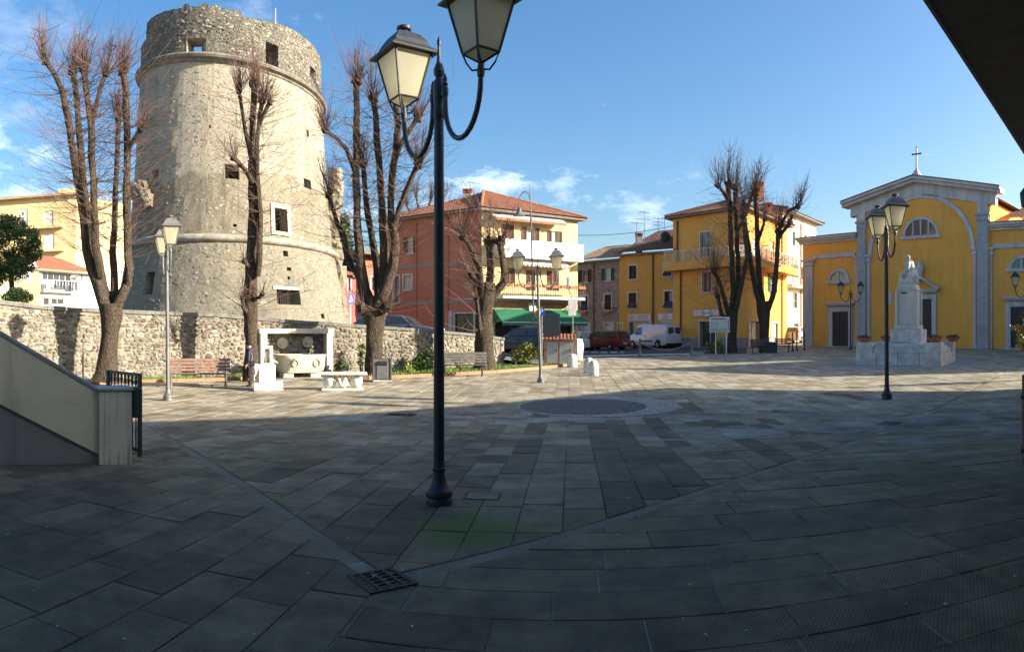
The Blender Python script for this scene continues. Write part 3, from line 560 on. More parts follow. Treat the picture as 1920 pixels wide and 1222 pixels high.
TOPS = [(-90, 560), (0, 563), (93, 574), (236, 581), (400, 587), (529, 598), (654, 607), (780, 615), (831, 620), (891, 625), (945, 633)]
def lin(tab, x):
    for (a, va), (b, vb) in zip(tab, tab[1:]):
        if a <= x <= b: return va+(vb-va)*(x-a)/(b-a)
    return tab[-1][1]
wt = thing('rubble_wall', 'long rubble stone retaining wall with slab coping below the tower', 'wall', pd(400, 25.4))
wall_stones = []
WP = []                                          # sampled wall path
for px in range(-90, 946, 5):
    d = wall_d(px); p = pd(px, d); WP.append((px, p, zz(lin(TOPS, px), d)-0.13, gz(p.x, p.y)-0.15))
m = MB(); A = [p+Vector((0, 0, zb_)) for _, p, zt_, zb_ in WP]; B = [p+Vector((0, 0, zt_)) for _, p, zt_, zb_ in WP]
bk = [p+Vector((0, 0, zt_))+p.normalized()*0.45 for _, p, zt_, zb_ in WP]; bk0 = [p+Vector((0, 0, zb_))+p.normalized()*0.45 for _, p, zt_, zb_ in WP]
m.rings([A, B, bk, bk0], False, False); m.add([A[-1], B[-1], bk[-1], bk0[-1]], [(0, 1, 2, 3)]); m.build('core', MORTAR, wt, smooth=False)
rs = random.Random(21)
def wall_at(s):                                  # s metres along
    i = 0
    while i < len(WL)-2 and WL[i+1] < s: i += 1
    f = (s-WL[i])/(WL[i+1]-WL[i]); p = WP[i][1].lerp(WP[i+1][1], f); t = (WP[i+1][1]-WP[i][1]).normalized()
    return p, t, WP[i][2]+(WP[i+1][2]-WP[i][2])*f, WP[i][3]+(WP[i+1][3]-WP[i][3])*f
WL = [0.0]
for a, b_ in zip(WP, WP[1:]): WL.append(WL[-1]+(b_[1]-a[1]).length)
z = -0.35; row = 0
while z < 2.9:
    h = rs.uniform(0.08, 0.19); s = rs.uniform(0, .3)
    while s < WL[-1]-.1:
        w = rs.uniform(0.12, 0.34) if rs.random() < .86 else rs.uniform(.3, .5)
        p, t_, ztp, zbt = wall_at(s+w/2); zc = z+h/2+0.11*mnoise.noise(Vector((s*.8, z*1.3, 3)))+rs.uniform(-.03, .03)
        if zbt+.05 < zc-h/2+.02 and zc+h/2 < ztp+.02:
            hh = h*rs.uniform(.62, 1.1); w_ = w*rs.uniform(.72, .98)
            wall_stones.append((w_*hh, Vector((p.x, p.y, zc)), t_, w_, hh))
        s += w
    z += h*.98
for _ in range(1500):
    s = rs.uniform(.1, WL[-1]-.1); p, t_, ztp, zbt = wall_at(s); zc = rs.uniform(zbt+.1, ztp-.04); w = rs.uniform(.05, .14); wall_stones.append((w*w, Vector((p.x, p.y, zc)), t_, w, w*rs.uniform(.5, 1)))
wall_stones.sort(key=lambda q: -q[0])
rest = MB(); rest.t = []
for i, (ar, c, t_, w, h) in enumerate(wall_stones):
    n_ = Vector((t_.y, -t_.x, 0)); n_ = -n_ if n_.dot(c) > 0 else n_
    tint = rs.random()
    mm = rest
    if i < 300: mm = MB(); mm.t = []
    stone(mm, c, t_, Vector((0, 0, 1)), n_, w, h, rs.uniform(.015, .055), tint, rs)
    if i < 300: mm.build('stone', STONE, wt, fix=False)
tag(rest.build('rubble_infill', STONE, wt, fix=False), kind='stuff')
s = 0.02
while s < WL[-1]-.3:                              # coping slabs
    w = rs.uniform(.65, 1.15); p, t_, ztp, zbt = wall_at(min(s+w/2, WL[-1]-.01)); a, ta, za, _ = wall_at(s); b_, tb, zb2, _ = wall_at(min(s+w, WL[-1]-.01))
    n_ = Vector((t_.y, -t_.x, 0)); n_ = -n_ if n_.dot(p) > 0 else n_
    mm = MB(); g = .008; q = []; jz = rs.uniform(-.012, .012)
    for zo in (0.0, .13):
        for pt, zq, of in ((a+t_*g, za, .07), (b_-t_*g, zb2, .07), (b_-t_*g, zb2, -.5), (a+t_*g, za, -.5)): q.append(Vector((pt.x, pt.y, zq+zo+jz*(zo > 0)))+n_*(of+rs.uniform(-.012, .012)))
    mm.hexa(q); mm.build('coping_slab', CAP, wt); s += w
# ---- the raised street behind the wall
UPPER = M('pale_worn_street', (0.20, 0.19, 0.18), (0.13, 0.125, 0.12), 3, .9, .4, 30)
m = MB(); rows = []
tops2 = [(-90, 1.75), (236, 1.5), (529, 1.2), (780, .85), (945, .25), (1010, .1)]
for k in range(9):
    row = []
    for px in range(-90, 1011, 20):
        w = wall_d(min(px, 945)); d = w+.4+(k/8)**1.5*60; p = pd(px, d); e = min(1, (k/8)*1.0)
        zt_ = lin(tops2, px); p.z = zt_*(1-e*.0)+0.004 if px < 945 else max(zt_*(1010-px)/65, -.02)+gz(p.x, p.y)*(1-(1010-px)/65)+.0
        row.append(p)
    rows.append(row)
m.rings(rows, False, False); tag(m.build('upper_street', UPPER, smooth=True), 'raised street behind the rubble wall', kind='structure')

# ================================================================== THE ROUND TOWER
TD = 40.0; TC = pd(433, TD); TF = TC.normalized(); TRt = Vector((TF.y, -TF.x, 0))
def tk(z):                                       # lean of its courses
    return lin([(-5, 0), (1.5, 0.0), (6.3, .041), (15.5, .164), (25, .235)], z)
def tp(th, z, r):
    u = r*math.sin(th); p = TC-TF*(r*math.cos(th))+TRt*u; p.z = z-tk(z)*u; return p
def trad(z): return lin([(-5, 8.3), (1.0, 7.05), (6.2, 6.12), (6.25, 6.02), (10.2, 5.68), (15.3, 5.36), (30, 5.3)], z)
def tinv(px, py, rf=None):                                # photo pixel -> (theta, z) on the tower skin
    th, z = 0.0, 6.0
    for _ in range(40):
        r = (rf or trad)(z); lo, hi = -1.45, 1.45; a = az(px)-az(433)
        for _ in range(40):
            mid = (lo+hi)/2
            if math.atan2(r*math.sin(mid), TD-r*math.cos(mid)) < a: lo = mid
            else: hi = mid
        th = lo; d = math.hypot(TD-r*math.cos(th), r*math.sin(th)); z = zz(py, d)+tk(z)*r*math.sin(th)
    return th, z
TBASE = rubble('tower_base_rubble', [(0.26, 0.23, 0.17), (0.32, 0.285, 0.215), (0.20, 0.175, 0.13), (0.38, 0.345, 0.275)], (0.25, 0.22, 0.16), 9.0, .55, [((0.20, 0.19, 0.135), .35, .46, .7), ((0.34, 0.30, 0.205), 0.8, .55, .6), ((0.15, 0.14, 0.11), .5, .53, .65), ((.28,.25,.18), 2.2, .5, .6)], .07, .03)
TSHAFT = rubble('tower_shaft_masonry', [(0.41, 0.365, 0.28), (0.47, 0.425, 0.335), (0.34, 0.30, 0.225), (0.44, 0.395, 0.31)], (0.375, 0.33, 0.25), 7.5, 0.7, [((0.49, 0.44, 0.335), .30, .44, .7), ((0.24, 0.20, 0.145), 1.1, .56, .7), ((0.44, 0.33, 0.24), .55, .60, .35), ((.48, .42, .31), 2.0, .54, .5)], .09, .05)
def runs(m, sc, th, am, c):                       # dark water runs down the face
    b_ = m.node_tree.nodes['Principled BSDF']; src = b_.inputs['Base Color'].links[0].from_socket; t = nd(m, 'ShaderNodeTexCoord'); mp = nd(m, 'ShaderNodeMapping'); mp.inputs['Scale'].default_value = (1, 1, .09); lk(m, t.outputs['Object'], mp.inputs[0])
    a = nd(m, 'ShaderNodeTexNoise'); a.inputs['Scale'].default_value = sc; a.inputs['Detail'].default_value = 9; a.inputs['Roughness'].default_value = .68; lk(m, mp.outputs[0], a.inputs[0])
    r = nd(m, 'ShaderNodeMapRange'); r.inputs[1].default_value = th; r.inputs[2].default_value = th+.14; r.inputs[4].default_value = am; lk(m, a.outputs[0], r.inputs[0])
    x = nd(m, 'ShaderNodeMixRGB'); x.inputs[2].default_value = (*c, 1); lk(m, r.outputs[0], x.inputs[0]); lk(m, src, x.inputs[1]); lk(m, x.outputs[0], b_.inputs['Base Color'])
def lost_render(m, z, c, am):                     # lower part of the shaft has shed its facing along a ragged line
    b_ = m.node_tree.nodes['Principled BSDF']; src = b_.inputs['Base Color'].links[0].from_socket; g = nd(m, 'ShaderNodeNewGeometry'); s = nd(m, 'ShaderNodeSeparateXYZ'); lk(m, g.outputs['Position'], s.inputs[0])
    a = nd(m, 'ShaderNodeTexNoise'); a.inputs['Scale'].default_value = .7; a.inputs['Detail'].default_value = 8; a.inputs['Roughness'].default_value = .65; lk(m, g.outputs['Position'], a.inputs[0])
    h = nd(m, 'ShaderNodeMath'); h.operation = 'MULTIPLY_ADD'; h.inputs[1].default_value = 3.2; lk(m, a.outputs[0], h.inputs[0]); lk(m, s.outputs[2], h.inputs[2])
    r = nd(m, 'ShaderNodeMapRange'); r.inputs[1].default_value = z+1.75; r.inputs[2].default_value = z+1.45; r.inputs[4].default_value = am; lk(m, h.outputs[0], r.inputs[0])
    x = nd(m, 'ShaderNodeMixRGB'); x.inputs[2].default_value = (*c, 1); x.blend_type = 'MULTIPLY'; lk(m, r.outputs[0], x.inputs[0]); lk(m, src, x.inputs[1]); lk(m, x.outputs[0], b_.inputs['Base Color'])
lost_render(TSHAFT, 9.6, (.62, .60, .56), .9)
runs(TSHAFT, .95, .56, .75, (0.17, 0.15, 0.115)); runs(TBASE, .8, .56, .55, (0.16, 0.145, 0.11))
TPAR = rubble('tower_parapet_masonry', [(0.19, 0.175, 0.14), (0.25, 0.23, 0.185), (0.15, 0.14, 0.11), (0.36, 0.34, 0.285)], (0.185, 0.17, 0.13), 6.5, .9, [((0.24, 0.215, 0.14), .5, .5, .55), ((0.36, 0.32, 0.24), .9, .56, .6), ((.12, .11, .09), .6, .58, .6)], .09, .05)
runs(TPAR, .9, .57, .5, (0.34, 0.315, 0.255))
RINGST = M('weathered_ring_moulding', (0.42, 0.38, 0.30), (0.22, 0.20, 0.16), 2.5, .9, .6, 22)
tower = thing('round_tower', 'great round medieval stone tower with battered base and broken parapet', 'tower', Vector((TC.x, TC.y, .5)))
def skin(name, z0, z1, dz, holes, mat, radf, top=None, na=120):
    """a ring of masonry with openings (theta0, theta1, z0, z1)"""
    ths = sorted(set([-math.pi+2*math.pi*i/na for i in range(na)]+[h[0] for h in holes]+[h[1] for h in holes])); zs = sorted(set([z0+(z1-z0)*i/max(1, round((z1-z0)/dz)) for i in range(max(1, round((z1-z0)/dz))+1)]+[h[2] for h in holes]+[h[3] for h in holes]))
    m = MB(); n = len(ths); r_ = random.Random(3)
    for z in zs:
        for th in ths:
            zq = min(z, top(th)) if top else z
            edge = any(abs(th-h[k]) < 1e-6 for h in holes for k in (0, 1))
            rr = radf(z)+(0 if edge else .035*mnoise.noise(Vector((th*9, zq*1.2, 1)))+.02*mnoise.noise(Vector((th*30, zq*4, 7))))
            m.v.append(tp(th, zq, rr))
    for j in range(len(zs)-1):
        for i in range(n):
            k = (i+1) % n; tm = (ths[i]+(ths[k] if k else math.pi))/2; zm = (zs[j]+zs[j+1])/2
            if any(h[0] < tm < h[1] and h[2] < zm < h[3] for h in holes): continue
            m.f.append((j*n+i, j*n+k, (j+1)*n+k, (j+1)*n+i))
    return m.build(name, mat, tower, fix=False)
def opening(name, h, depth, radf, mat_side, mat_back, splay=(0, 0, 0, 0), through=False):
    a0, a1, z0, z1 = h; m = MB(); s = splay; q = []
    for off, b0, b1, c0, c1 in ((0, a0, a1, z0, z1), (depth, a0+s[0], a1-s[1], z0+s[2], z1-s[3])):
        q += [tp(b0, c0, radf(c0)-off), tp(b1, c0, radf(c0)-off), tp(b1, c1, radf(c1)-off), tp(b0, c1, radf(c1)-off)]
    m.add(q, [(0, 1, 5, 4), (1, 2, 6, 5), (2, 3, 7, 6), (3, 0, 4, 7)]); o = m.build(name, mat_side, tower, fix=False)
    if not through:
        m = MB(); m.add(q[4:], [(0, 1, 2, 3)]); m.build('dark_interior', mat_back, o, fix=False)
    return o
def hole(x0, x1, y0, y1, rf=None):
    xm, ym = (x0+x1)/2, (y0+y1)/2
    return (tinv(x0, ym, rf)[0], tinv(x1, ym, rf)[0], tinv(xm, y1, rf)[1], tinv(xm, y0, rf)[1])
hb = [hole(519.5, 563, 543, 571), hole(531, 540, 470, 480.5), hole(538, 546, 501, 507.5), hole(539, 544, 518, 524), hole(271, 288, 510, 552), hole(602, 608, 588, 597)]
hs = [hole(515, 538.5, 391, 434), hole(421, 449, 308, 335), hole(570, 583, 336, 353), hole(285, 297, 318, 336), hole(391, 396, 234, 240), hole(575, 579, 244, 256), hole(437, 444, 420, 425)]
skin('battered_base', -1.0, 6.3, .5, hb, TBASE, trad); skin('shaft', 6.3, 15.55, .6, hs, TSHAFT, trad)
for h, dpt, sp_ in ((hb[0], 1.2, (.0, .07, .0, .0)), (hb[1], .5, (0,)*4), (hb[2], .5, (0,)*4), (hb[3], .4, (0,)*4), (hb[4], 1.0, (.03, 0, 0, 0)), (hb[5], .3, (0,)*4)): opening('window_opening', h, dpt, trad, TBASE, DARK, sp_)
for h, dpt in zip(hs, (.7, .8, .7, .6, .4, .5, .4)): opening('window_opening', h, dpt, trad, TSHAFT, DARK)
# light stone surround of the framed window, lintel of the barred one, iron bars
def tbar(mb, th0, th1, z0, z1, o0, o1, radf=trad):
    mb.hexa([tp(th0, z0, radf(z0)+o0), tp(th1, z0, radf(z0)+o0), tp(th1, z0, radf(z0)+o1), tp(th0, z0, radf(z0)+o1), tp(th0, z1, radf(z1)+o0), tp(th1, z1, radf(z1)+o0), tp(th1, z1, radf(z1)+o1), tp(th0, z1, radf(z1)+o1)])
SURR = M('old_window_stone', (0.55, 0.50, 0.40), (0.42, 0.37, 0.28), 4, .85, .4)
h = hs[0]; e = .035; m = MB()
tbar(m, h[0]-e, h[0], h[2]-.22, h[3]+.25, -.1, .05); tbar(m, h[1], h[1]+e, h[2]-.22, h[3]+.25, -.1, .05); tbar(m, h[0], h[1], h[3], h[3]+.25, -.1, .047); tbar(m, h[0]-.02, h[1]+.02, h[2]-.2, h[2], -.1, .09); m.build('window_surround', SURR, tower)
h = hb[0]; m = MB(); tbar(m, h[0]-.03, h[1]-.01, h[3], h[3]+.16, -.1, .06); m.build('lintel', MARBLEOLD, tower)
m = MB(); tbar(m, h[0]-.01, h[1], h[2]-.10, h[2], -.1, .02); m.build('brick_sill', TERRA, tower)
for i in range(1, 9):
    m = MB(); th = h[0]+(h[1]-h[0])*i/13; m.tube([tp(th, h[2], trad(h[2])-.35), tp(th, h[2]+.62, trad(h[2])-.35)], .018, 6); m.build('window_bar', IRON, tower)
# rounded string course and corbelled cornice
def torus(name, z, r, prof, mat, seg=110):
    m = MB(); rs_ = []
    for i in range(seg):
        th = -math.pi+2*math.pi*i/seg; w = .012*mnoise.noise(Vector((th*40, z, 0))); rs_.append([tp(th, z+b, r+a+w) for a, b in prof])
    rs_.append(rs_[0]); m.rings(rs_, False); return m.build(name, mat, tower, smooth=True)
torus('string_course', 6.3, 6.0, [(.0, -.2), (.16, -.19), (.26, -.10), (.29, 0), (.26, .10), (.16, .19), (0, .2)], RINGST)
torus('cornice', 15.5, 5.36, [(-.1, -.22), (.06, -.2), (.10, -.05), (.26, .0), (.30, .12), (.22, .22), (-.1, .24)], M('dark_cornice_stone', (0.26, 0.235, 0.18), (0.13, 0.12, 0.095), 2.5, .9, .6, 22))
PT = [(275, 44), (285, 33), (300, 24.5), (320, 18.5), (342, 15), (342.1, 8), (356, 7.5), (356.1, 12), (374, 12.5), (374.1, 6.5), (391, 6), (391.1, 11), (402, 12.5), (402.1, 7), (413, 8.5), (413.1, 15.5), (452, 21), (452.2, 32), (500, 40), (519, 43), (540, 51), (560, 62), (580, 78), (592, 92), (600, 108), (604, 122)]
rp = lambda z: 5.30
PTT = []
for px, py in PT:
    a = az(px)-az(433); lo, hi = -1.5, 1.5
    for _ in range(40):
        mid = (lo+hi)/2
        if math.atan2(5.3*math.sin(mid), TD-5.3*math.cos(mid)) < a: lo = mid
        else: hi = mid
    d = math.hypot(TD-5.3*math.cos(lo), 5.3*math.sin(lo)); zq = zz(py, d); z = 18.0
    for _ in range(20): z = zq+tk(z)*5.3*math.sin(lo)
    PTT.append((lo, z))
def ptop(th):
    if th < PTT[0][0] or th > PTT[-1][0]: return 17.2
    return lin(PTT, th)+.05*mnoise.noise(Vector((th*25, 0, 0)))
hp = [hole(349, 386, 70, 115), hole(499, 523, 81, 122), hole(583, 594, 128, 148)]
skin('parapet', 15.7, 19.6, .45, hp, TPAR, rp, ptop, 260)
skin('parapet_inner_face', 15.7, 19.6, 1.0, [hole(363.5, 378.5, 88, 112, lambda z: 4.35)], TPAR, lambda z: 4.35, (lambda th: ptop(th) if abs(th) < 1.4 else 16.6), 140)
m = MB(); n = 260; r0 = [tp(-math.pi+2*math.pi*i/n, ptop(-math.pi+2*math.pi*i/n), 5.3) for i in range(n)]; r1 = [tp(-math.pi+2*math.pi*i/n, ptop(-math.pi+2*math.pi*i/n)-.05, 4.35) for i in range(n)]
m.rings([r0, r1], False); m.build('parapet_top', TPAR, tower, fix=False)
m = MB(); m.v = [tp(2*math.pi*i/40, 15.75, 4.4) for i in range(40)]; m.f = [tuple(range(40))]; m.build('roof_platform', RINGST, tower, fix=False)
hq = hole(363.5, 378.5, 88, 112, lambda z: 4.35)
m = MB(); a = hp[0]; q = [tp(a[0], a[2], 5.3), tp(a[1], a[2], 5.3), tp(a[1], a[3], 5.3), tp(a[0], a[3], 5.3), tp(hq[0], hq[2], 4.36), tp(hq[1], hq[2], 4.36), tp(hq[1], hq[3], 4.36), tp(hq[0], hq[3], 4.36)]
m.add(q, [(0, 1, 5, 4), (1, 2, 6, 5), (2, 3, 7, 6), (3, 0, 4, 7)]); m.build('embrasure', TSHAFT, tower, fix=False)
for h in hp[1:]: opening('embrasure', h, .85, rp, TPAR, DARK, (.0, .03, 0, .1))
m = MB(); p = tp(tinv(523, 40)[0], 17.9, 5.0); m.tube([p, p+Vector((0, 0, 1.2))], .03, 6); m.build('lightning_rod', CHROME, tower)
for i in range(4):
    a = tp(.98+.055*i, 16.4-.12*i, 5.35); m = MB(); m.tube([a, a+TRt*.35+Vector((0, 0, -.45))], .02, 5); m.build('ladder_bar', IRON, tower)
# projecting stones all over the skin
TST = stone_mat('tower_face_stone', [(0, (0.22, 0.195, 0.145)), (0.6, (0.30, 0.265, 0.20)), (1, (0.42, 0.385, 0.315))]); TST2 = stone_mat('pale_shaft_stone', [(0, (0.33, 0.29, 0.215)), (1, (0.50, 0.455, 0.36))]); TST3 = stone_mat('parapet_face_stone', [(0, (0.12, 0.11, 0.085)), (.6, (0.21, 0.19, 0.15)), (.88, (0.30, 0.275, 0.225)), (1, (0.52, 0.49, 0.43))])
rs = random.Random(9)
for nm, z0, z1, cnt, mt, rf, hl, dep in (('base_stone_field', .6, 6.0, 1300, TST, trad, hb, .013), ('shaft_stone_field', 6.6, 15.2, 900, TST2, trad, hs, .013), ('parapet_stone_field', 15.9, 19.0, 2200, TST3, rp, hp, .018)):
    m = MB(); m.t = []
    for _ in range(cnt):
        th = rs.uniform(-1.5, 1.5); z = rs.uniform(z0, z1)
        if any(h[0]-.05 < th < h[1]+.05 and h[2]-.2 < z < h[3]+.2 for h in hl) or (rf is rp and z > ptop(th)-.12): continue
        r = rf(z); c = tp(th, z, r); n_ = (c-Vector((TC.x, TC.y, c.z))).normalized(); t_ = Vector((-n_.y, n_.x, 0)); u_ = Vector((0, 0, 1)) if z > 6.2 else (tp(th, z+.2, rf(z+.2))-c).normalized()
        w = rs.uniform(.08, .26); stone(m, c, t_, u_, n_, w, w*rs.uniform(.5, .8), dep*rs.uniform(.5, 1.6), rs.random(), rs, 6)
    tag(m.build(nm, mt, tower, fix=False), kind='stuff')
# ruined stub beside the tower and the old corbel at its left
def ragged(name, label, lumps, mat, seed):
    rr = random.Random(seed); d = lumps[0][3]; c = W(*lumps[0][:2], d); t = thing(name, label, 'ruin', c)
    for px, py, r, d in lumps:
        m = MB(); c = W(px, py, d); k = d/F; bm = bmesh.new(); bmesh.ops.create_cube(bm, size=1); bmesh.ops.subdivide_edges(bm, edges=bm.edges, cuts=3, use_grid_fill=True)
        for v in bm.verts:
            n_ = v.co.normalized(); v.co = v.co*.72+n_*.25; v.co *= 1+.38*mnoise.noise(v.co*3+c)
        m.v = [c+Vector((v.co.x*r*k*2.1, v.co.y*r*k*2.1, v.co.z*r*k*2.3)) for v in bm.verts]; bm.verts.index_update(); m.f = [tuple(v.index for v in f.verts) for f in bm.faces]; bm.free(); m.build('masonry_lump', mat, t)
    return t
ragged('ruined_pier', 'broken pale masonry stub standing against the tower side', [(629, 330, 9, 40), (631, 350, 10, 40), (628, 372, 11, 40), (622, 395, 11, 40), (620, 420, 12, 40), (618, 445, 13, 40), (618, 480, 18, 40), (618, 530, 24, 40), (618, 590, 26, 40)], TSHAFT, 4)
ragged('ruined_corbel', 'pale broken masonry lump low on the shaded tower side', [(266, 356, 11, 36.6), (255, 362, 8, 36.8), (272, 366, 8, 36.2), (250, 352, 6, 37), (262, 374, 9, 36.4), (276, 376, 9, 36)], TSHAFT, 8)
# ================================================================== HOUSES
class Fac:
    """a facade from A to B (left to right as seen); features are placed by where their corners fall on it"""
    def __init__(s, A, B, z0, z1, house=None):
        s.A = Vector((A.x, A.y, 0)); s.B = Vector((B.x, B.y, 0)); s.U = (s.B-s.A).normalized(); s.L = (s.B-s.A).length; s.z0, s.z1 = z0, z1
        n = Vector((s.U.y, -s.U.x, 0)); s.N = n if n.dot(s.A) < 0 else -n; s.h = house; s.holes = []; s.rz = math.atan2(s.U.y, s.U.x)
    def hit(s, px, py):
        a = az(px); dx, dy = math.sin(a), math.cos(a)
        # A + u U = t d
        det = s.U.x*(-dy)+s.U.y*dx; u = (-s.A.x*(-dy)-s.A.y*dx)/det; p = s.A+s.U*u; t = p.x*dx+p.y*dy
        return u, zz(py, t)
    def rect(s, x0, x1, y0, y1):
        u0, _ = s.hit(x0, y0); u1, _ = s.hit(x1, y0); _, zt = s.hit((x0+x1)/2, y0); _, zb = s.hit((x0+x1)/2, y1); return u0, u1, zb, zt
    def p(s, u, z, o=0.0): v = s.A+s.U*u+s.N*o; v.z = z; return v
    def box(s, m, u0, u1, z0, z1, o0, o1):
        m.hexa([s.p(u0, z0, o1), s.p(u1, z0, o1), s.p(u1, z0, o0), s.p(u0, z0, o0), s.p(u0, z1, o1), s.p(u1, z1, o1), s.p(u1, z1, o0), s.p(u0, z1, o0)]); return m
    def part(s, name, mat, parent, *b): m = MB(); s.box(m, *b); return m.build(name, mat, parent)
    def wall(s, mat, name='wall', depth=0.18, slope=None):
        us = sorted(set([0, s.L]+[h[0] for h in s.holes]+[h[1] for h in s.holes])); zs = sorted(set([s.z0, s.z1]+[h[2] for h in s.holes]+[h[3] for h in s.holes])); m = MB()
        us = [u for u in us if 0 <= u <= s.L]; zs = [z for z in zs if s.z0 <= z <= s.z1]
        for i in range(len(us)-1):
            for j in range(len(zs)-1):
                um, zm = (us[i]+us[i+1])/2, (zs[j]+zs[j+1])/2
                if any(h[0] < um < h[1] and h[2] < zm < h[3] for h in s.holes): continue
                m.quad(s.p(us[i], zs[j]), s.p(us[i+1], zs[j]), s.p(us[i+1], zs[j+1]), s.p(us[i], zs[j+1]))
        for u0, u1, z0, z1 in s.holes:
            a, b, c, d = s.p(u0, z0), s.p(u1, z0), s.p(u1, z1), s.p(u0, z1); k = -s.N*depth
            for q, r in ((a, b), (b, c), (c, d), (d, a)): m.quad(q, r, r+k, q+k)
        return m.build(name, mat, s.h, fix=False)
    def window(s, x0, x1, y0, y1, glass, frame, sill=None, shut=None, open_=True, surround=None, cols=2, rows=2, blind=None, depth=.16, tilt=False, name='window'):
        u0, u1, z0, z1 = s.rect(x0, x1, y0, y1); s.holes.append((u0, u1, z0, z1)); fw = .06
        m = MB(); o0, o1 = -depth, -depth+.05
        s.box(m, u0, u0+fw, z0, z1, o0, o1); s.box(m, u1-fw, u1, z0, z1, o0, o1); s.box(m, u0+fw, u1-fw, z0, z0+fw, o0, o1); s.box(m, u0+fw, u1-fw, z1-fw, z1, o0, o1)
        for i in range(1, cols): uu = u0+(u1-u0)*i/cols; s.box(m, uu-.025, uu+.025, z0+fw, z1-fw, o0, o1-.004)
        w = m.build(name, frame, s.h)
        for i in range(1, rows):
            zq = z0+(z1-z0)*i/rows
            for k in range(cols): s.part('glazing_bar', frame, w, u0+(u1-u0)*k/cols+.03, u0+(u1-u0)*(k+1)/cols-.03, zq-.015, zq+.015, o0, o1-.008)
        for k in range(cols): s.part('pane', glass, w, u0+(u1-u0)*k/cols+(fw if k == 0 else .025), u0+(u1-u0)*(k+1)/cols-(fw if k == cols-1 else .025), z0+fw, z1-fw, o0+.005, o0+.018)
        if blind: s.part('blind', blind, w, u0+.01, u1-.01, z0+(z1-z0)*.02, z1-.01, o1+.01, o1+.03)
        if sill: s.part('sill', sill, w, u0-.1, u1+.1, z0-.09, z0-.002, -.05, .09)
        if surround:
            m = MB(); q = .11; s.box(m, u0-q, u0-.001, z0, z1+q, -.02, .035); s.box(m, u1+.001, u1+q, z0, z1+q, -.02, .035); s.box(m, u0-.001, u1+.001, z1, z1+q, -.02, .033); m.build('surround', surround, w)
        if shut:
            sw = (u1-u0)/2
            for side in (-1, 1):
                a, b = ((u0-sw, u0) if side < 0 else (u1, u1+sw)) if open_ else ((u0, (u0+u1)/2-.006) if side < 0 else ((u0+u1)/2+.006, u1))
                m = MB(); oo = .03 if open_ else -.06; zl = z0
                if tilt: zl = z0+(z1-z0)*.42
                s.box(m, a, a+.05, zl, z1, oo, oo+.04); s.box(m, b-.05, b, zl, z1, oo, oo+.04); n = max(3, int((z1-zl)/.16))
                for i in range(n):
                    zq = zl+(z1-zl)*(i+.5)/n; c = s.p((a+b)/2, zq, oo+.018); m.box(c, (b-a-.1, .012, (z1-zl)/n*.95), s.rz, R(28))
                m.build('shutter', shut, w)
                if tilt:
                    m = MB(); k = (z1-z0)*.42; A_, B_ = s.p(a, zl, oo+.02), s.p(b, zl, oo+.02); dn = Vector((0, 0, -k*.88))+s.N*(k*.55)
                    e = s.N*.03; m.hexa([A_, B_, B_+e, A_+e, A_+dn, B_+dn, B_+dn+e, A_+dn+e]); m.build('tilted_shutter', shut, w)
        return w
def roof_face(m, e0, e1, r0, r1, tile=.24, crs=.38, amp=.05):
    """clay tile slope: eave e0->e1, ridge r0->r1, rolls running up the slope"""
    U = (e1-e0); L = U.length; U = U/L; mid = (r0+r1)/2; V = mid-e0; V = V-U*V.dot(U); S = V.length; V = V/S; N = U.cross(V); N = N if N.z > 0 else -N
    a, b = (r0-e0).dot(U), (r1-e0).dot(U); n = max(2, int(L/tile)); nr = max(2, int(S/crs))
    def vmax(u):
        if u < a: return S*u/max(a, 1e-6)
        if u > b: return S*(L-u)/max(L-b, 1e-6)
        return S
    prof = ((0, 0), (.25, .8), (.5, 1.0), (.75, .8))
    cols_ = []
    for i in range(n):
        for f, h in prof: cols_.append((L*(i+f)/n, h))
    cols_.append((L, 0))
    base = len(m.v); rows = nr*2+1
    for u, h in cols_:
        vm = max(0, vmax(u))
        for k in range(rows):
            v = min(vm, S*((k+1)//2)/nr); st = .022*((k+1) % 2) if k else 0
            m.v.append(e0+U*u+V*v+N*(amp*h+(0.025 if k % 2 == 0 else 0)))
    for i in range(len(cols_)-1):
        for k in range(rows-1): m.f.append((base+i*rows+k, base+(i+1)*rows+k, base+(i+1)*rows+k+1, base+i*rows+k+1))
ROOFM = M('old_clay_tiles', (0.44, 0.17, 0.085), (0.27, 0.105, 0.06), 2.2, .9, .5, 20, c3=(0.36, 0.21, 0.13), lo=.32, hi=.68)
ROOFB = M('brown_clay_tiles', (0.20, 0.09, 0.06), (0.14, 0.07, 0.05), 2.0, .9, .5, 20, c3=(0.24, 0.14, 0.09), lo=.32, hi=.68)
ROOFT = M('straw_mottled_tiles', (0.42, 0.28, 0.17), (0.26, 0.15, 0.09), 2.6, .9, .5, 20, c3=(0.48, 0.36, 0.24), lo=.32, hi=.68)
EAVEM = M('eave_boards', (0.22, 0.18, 0.15), (0.16, 0.13, 0.11), 4, .85)
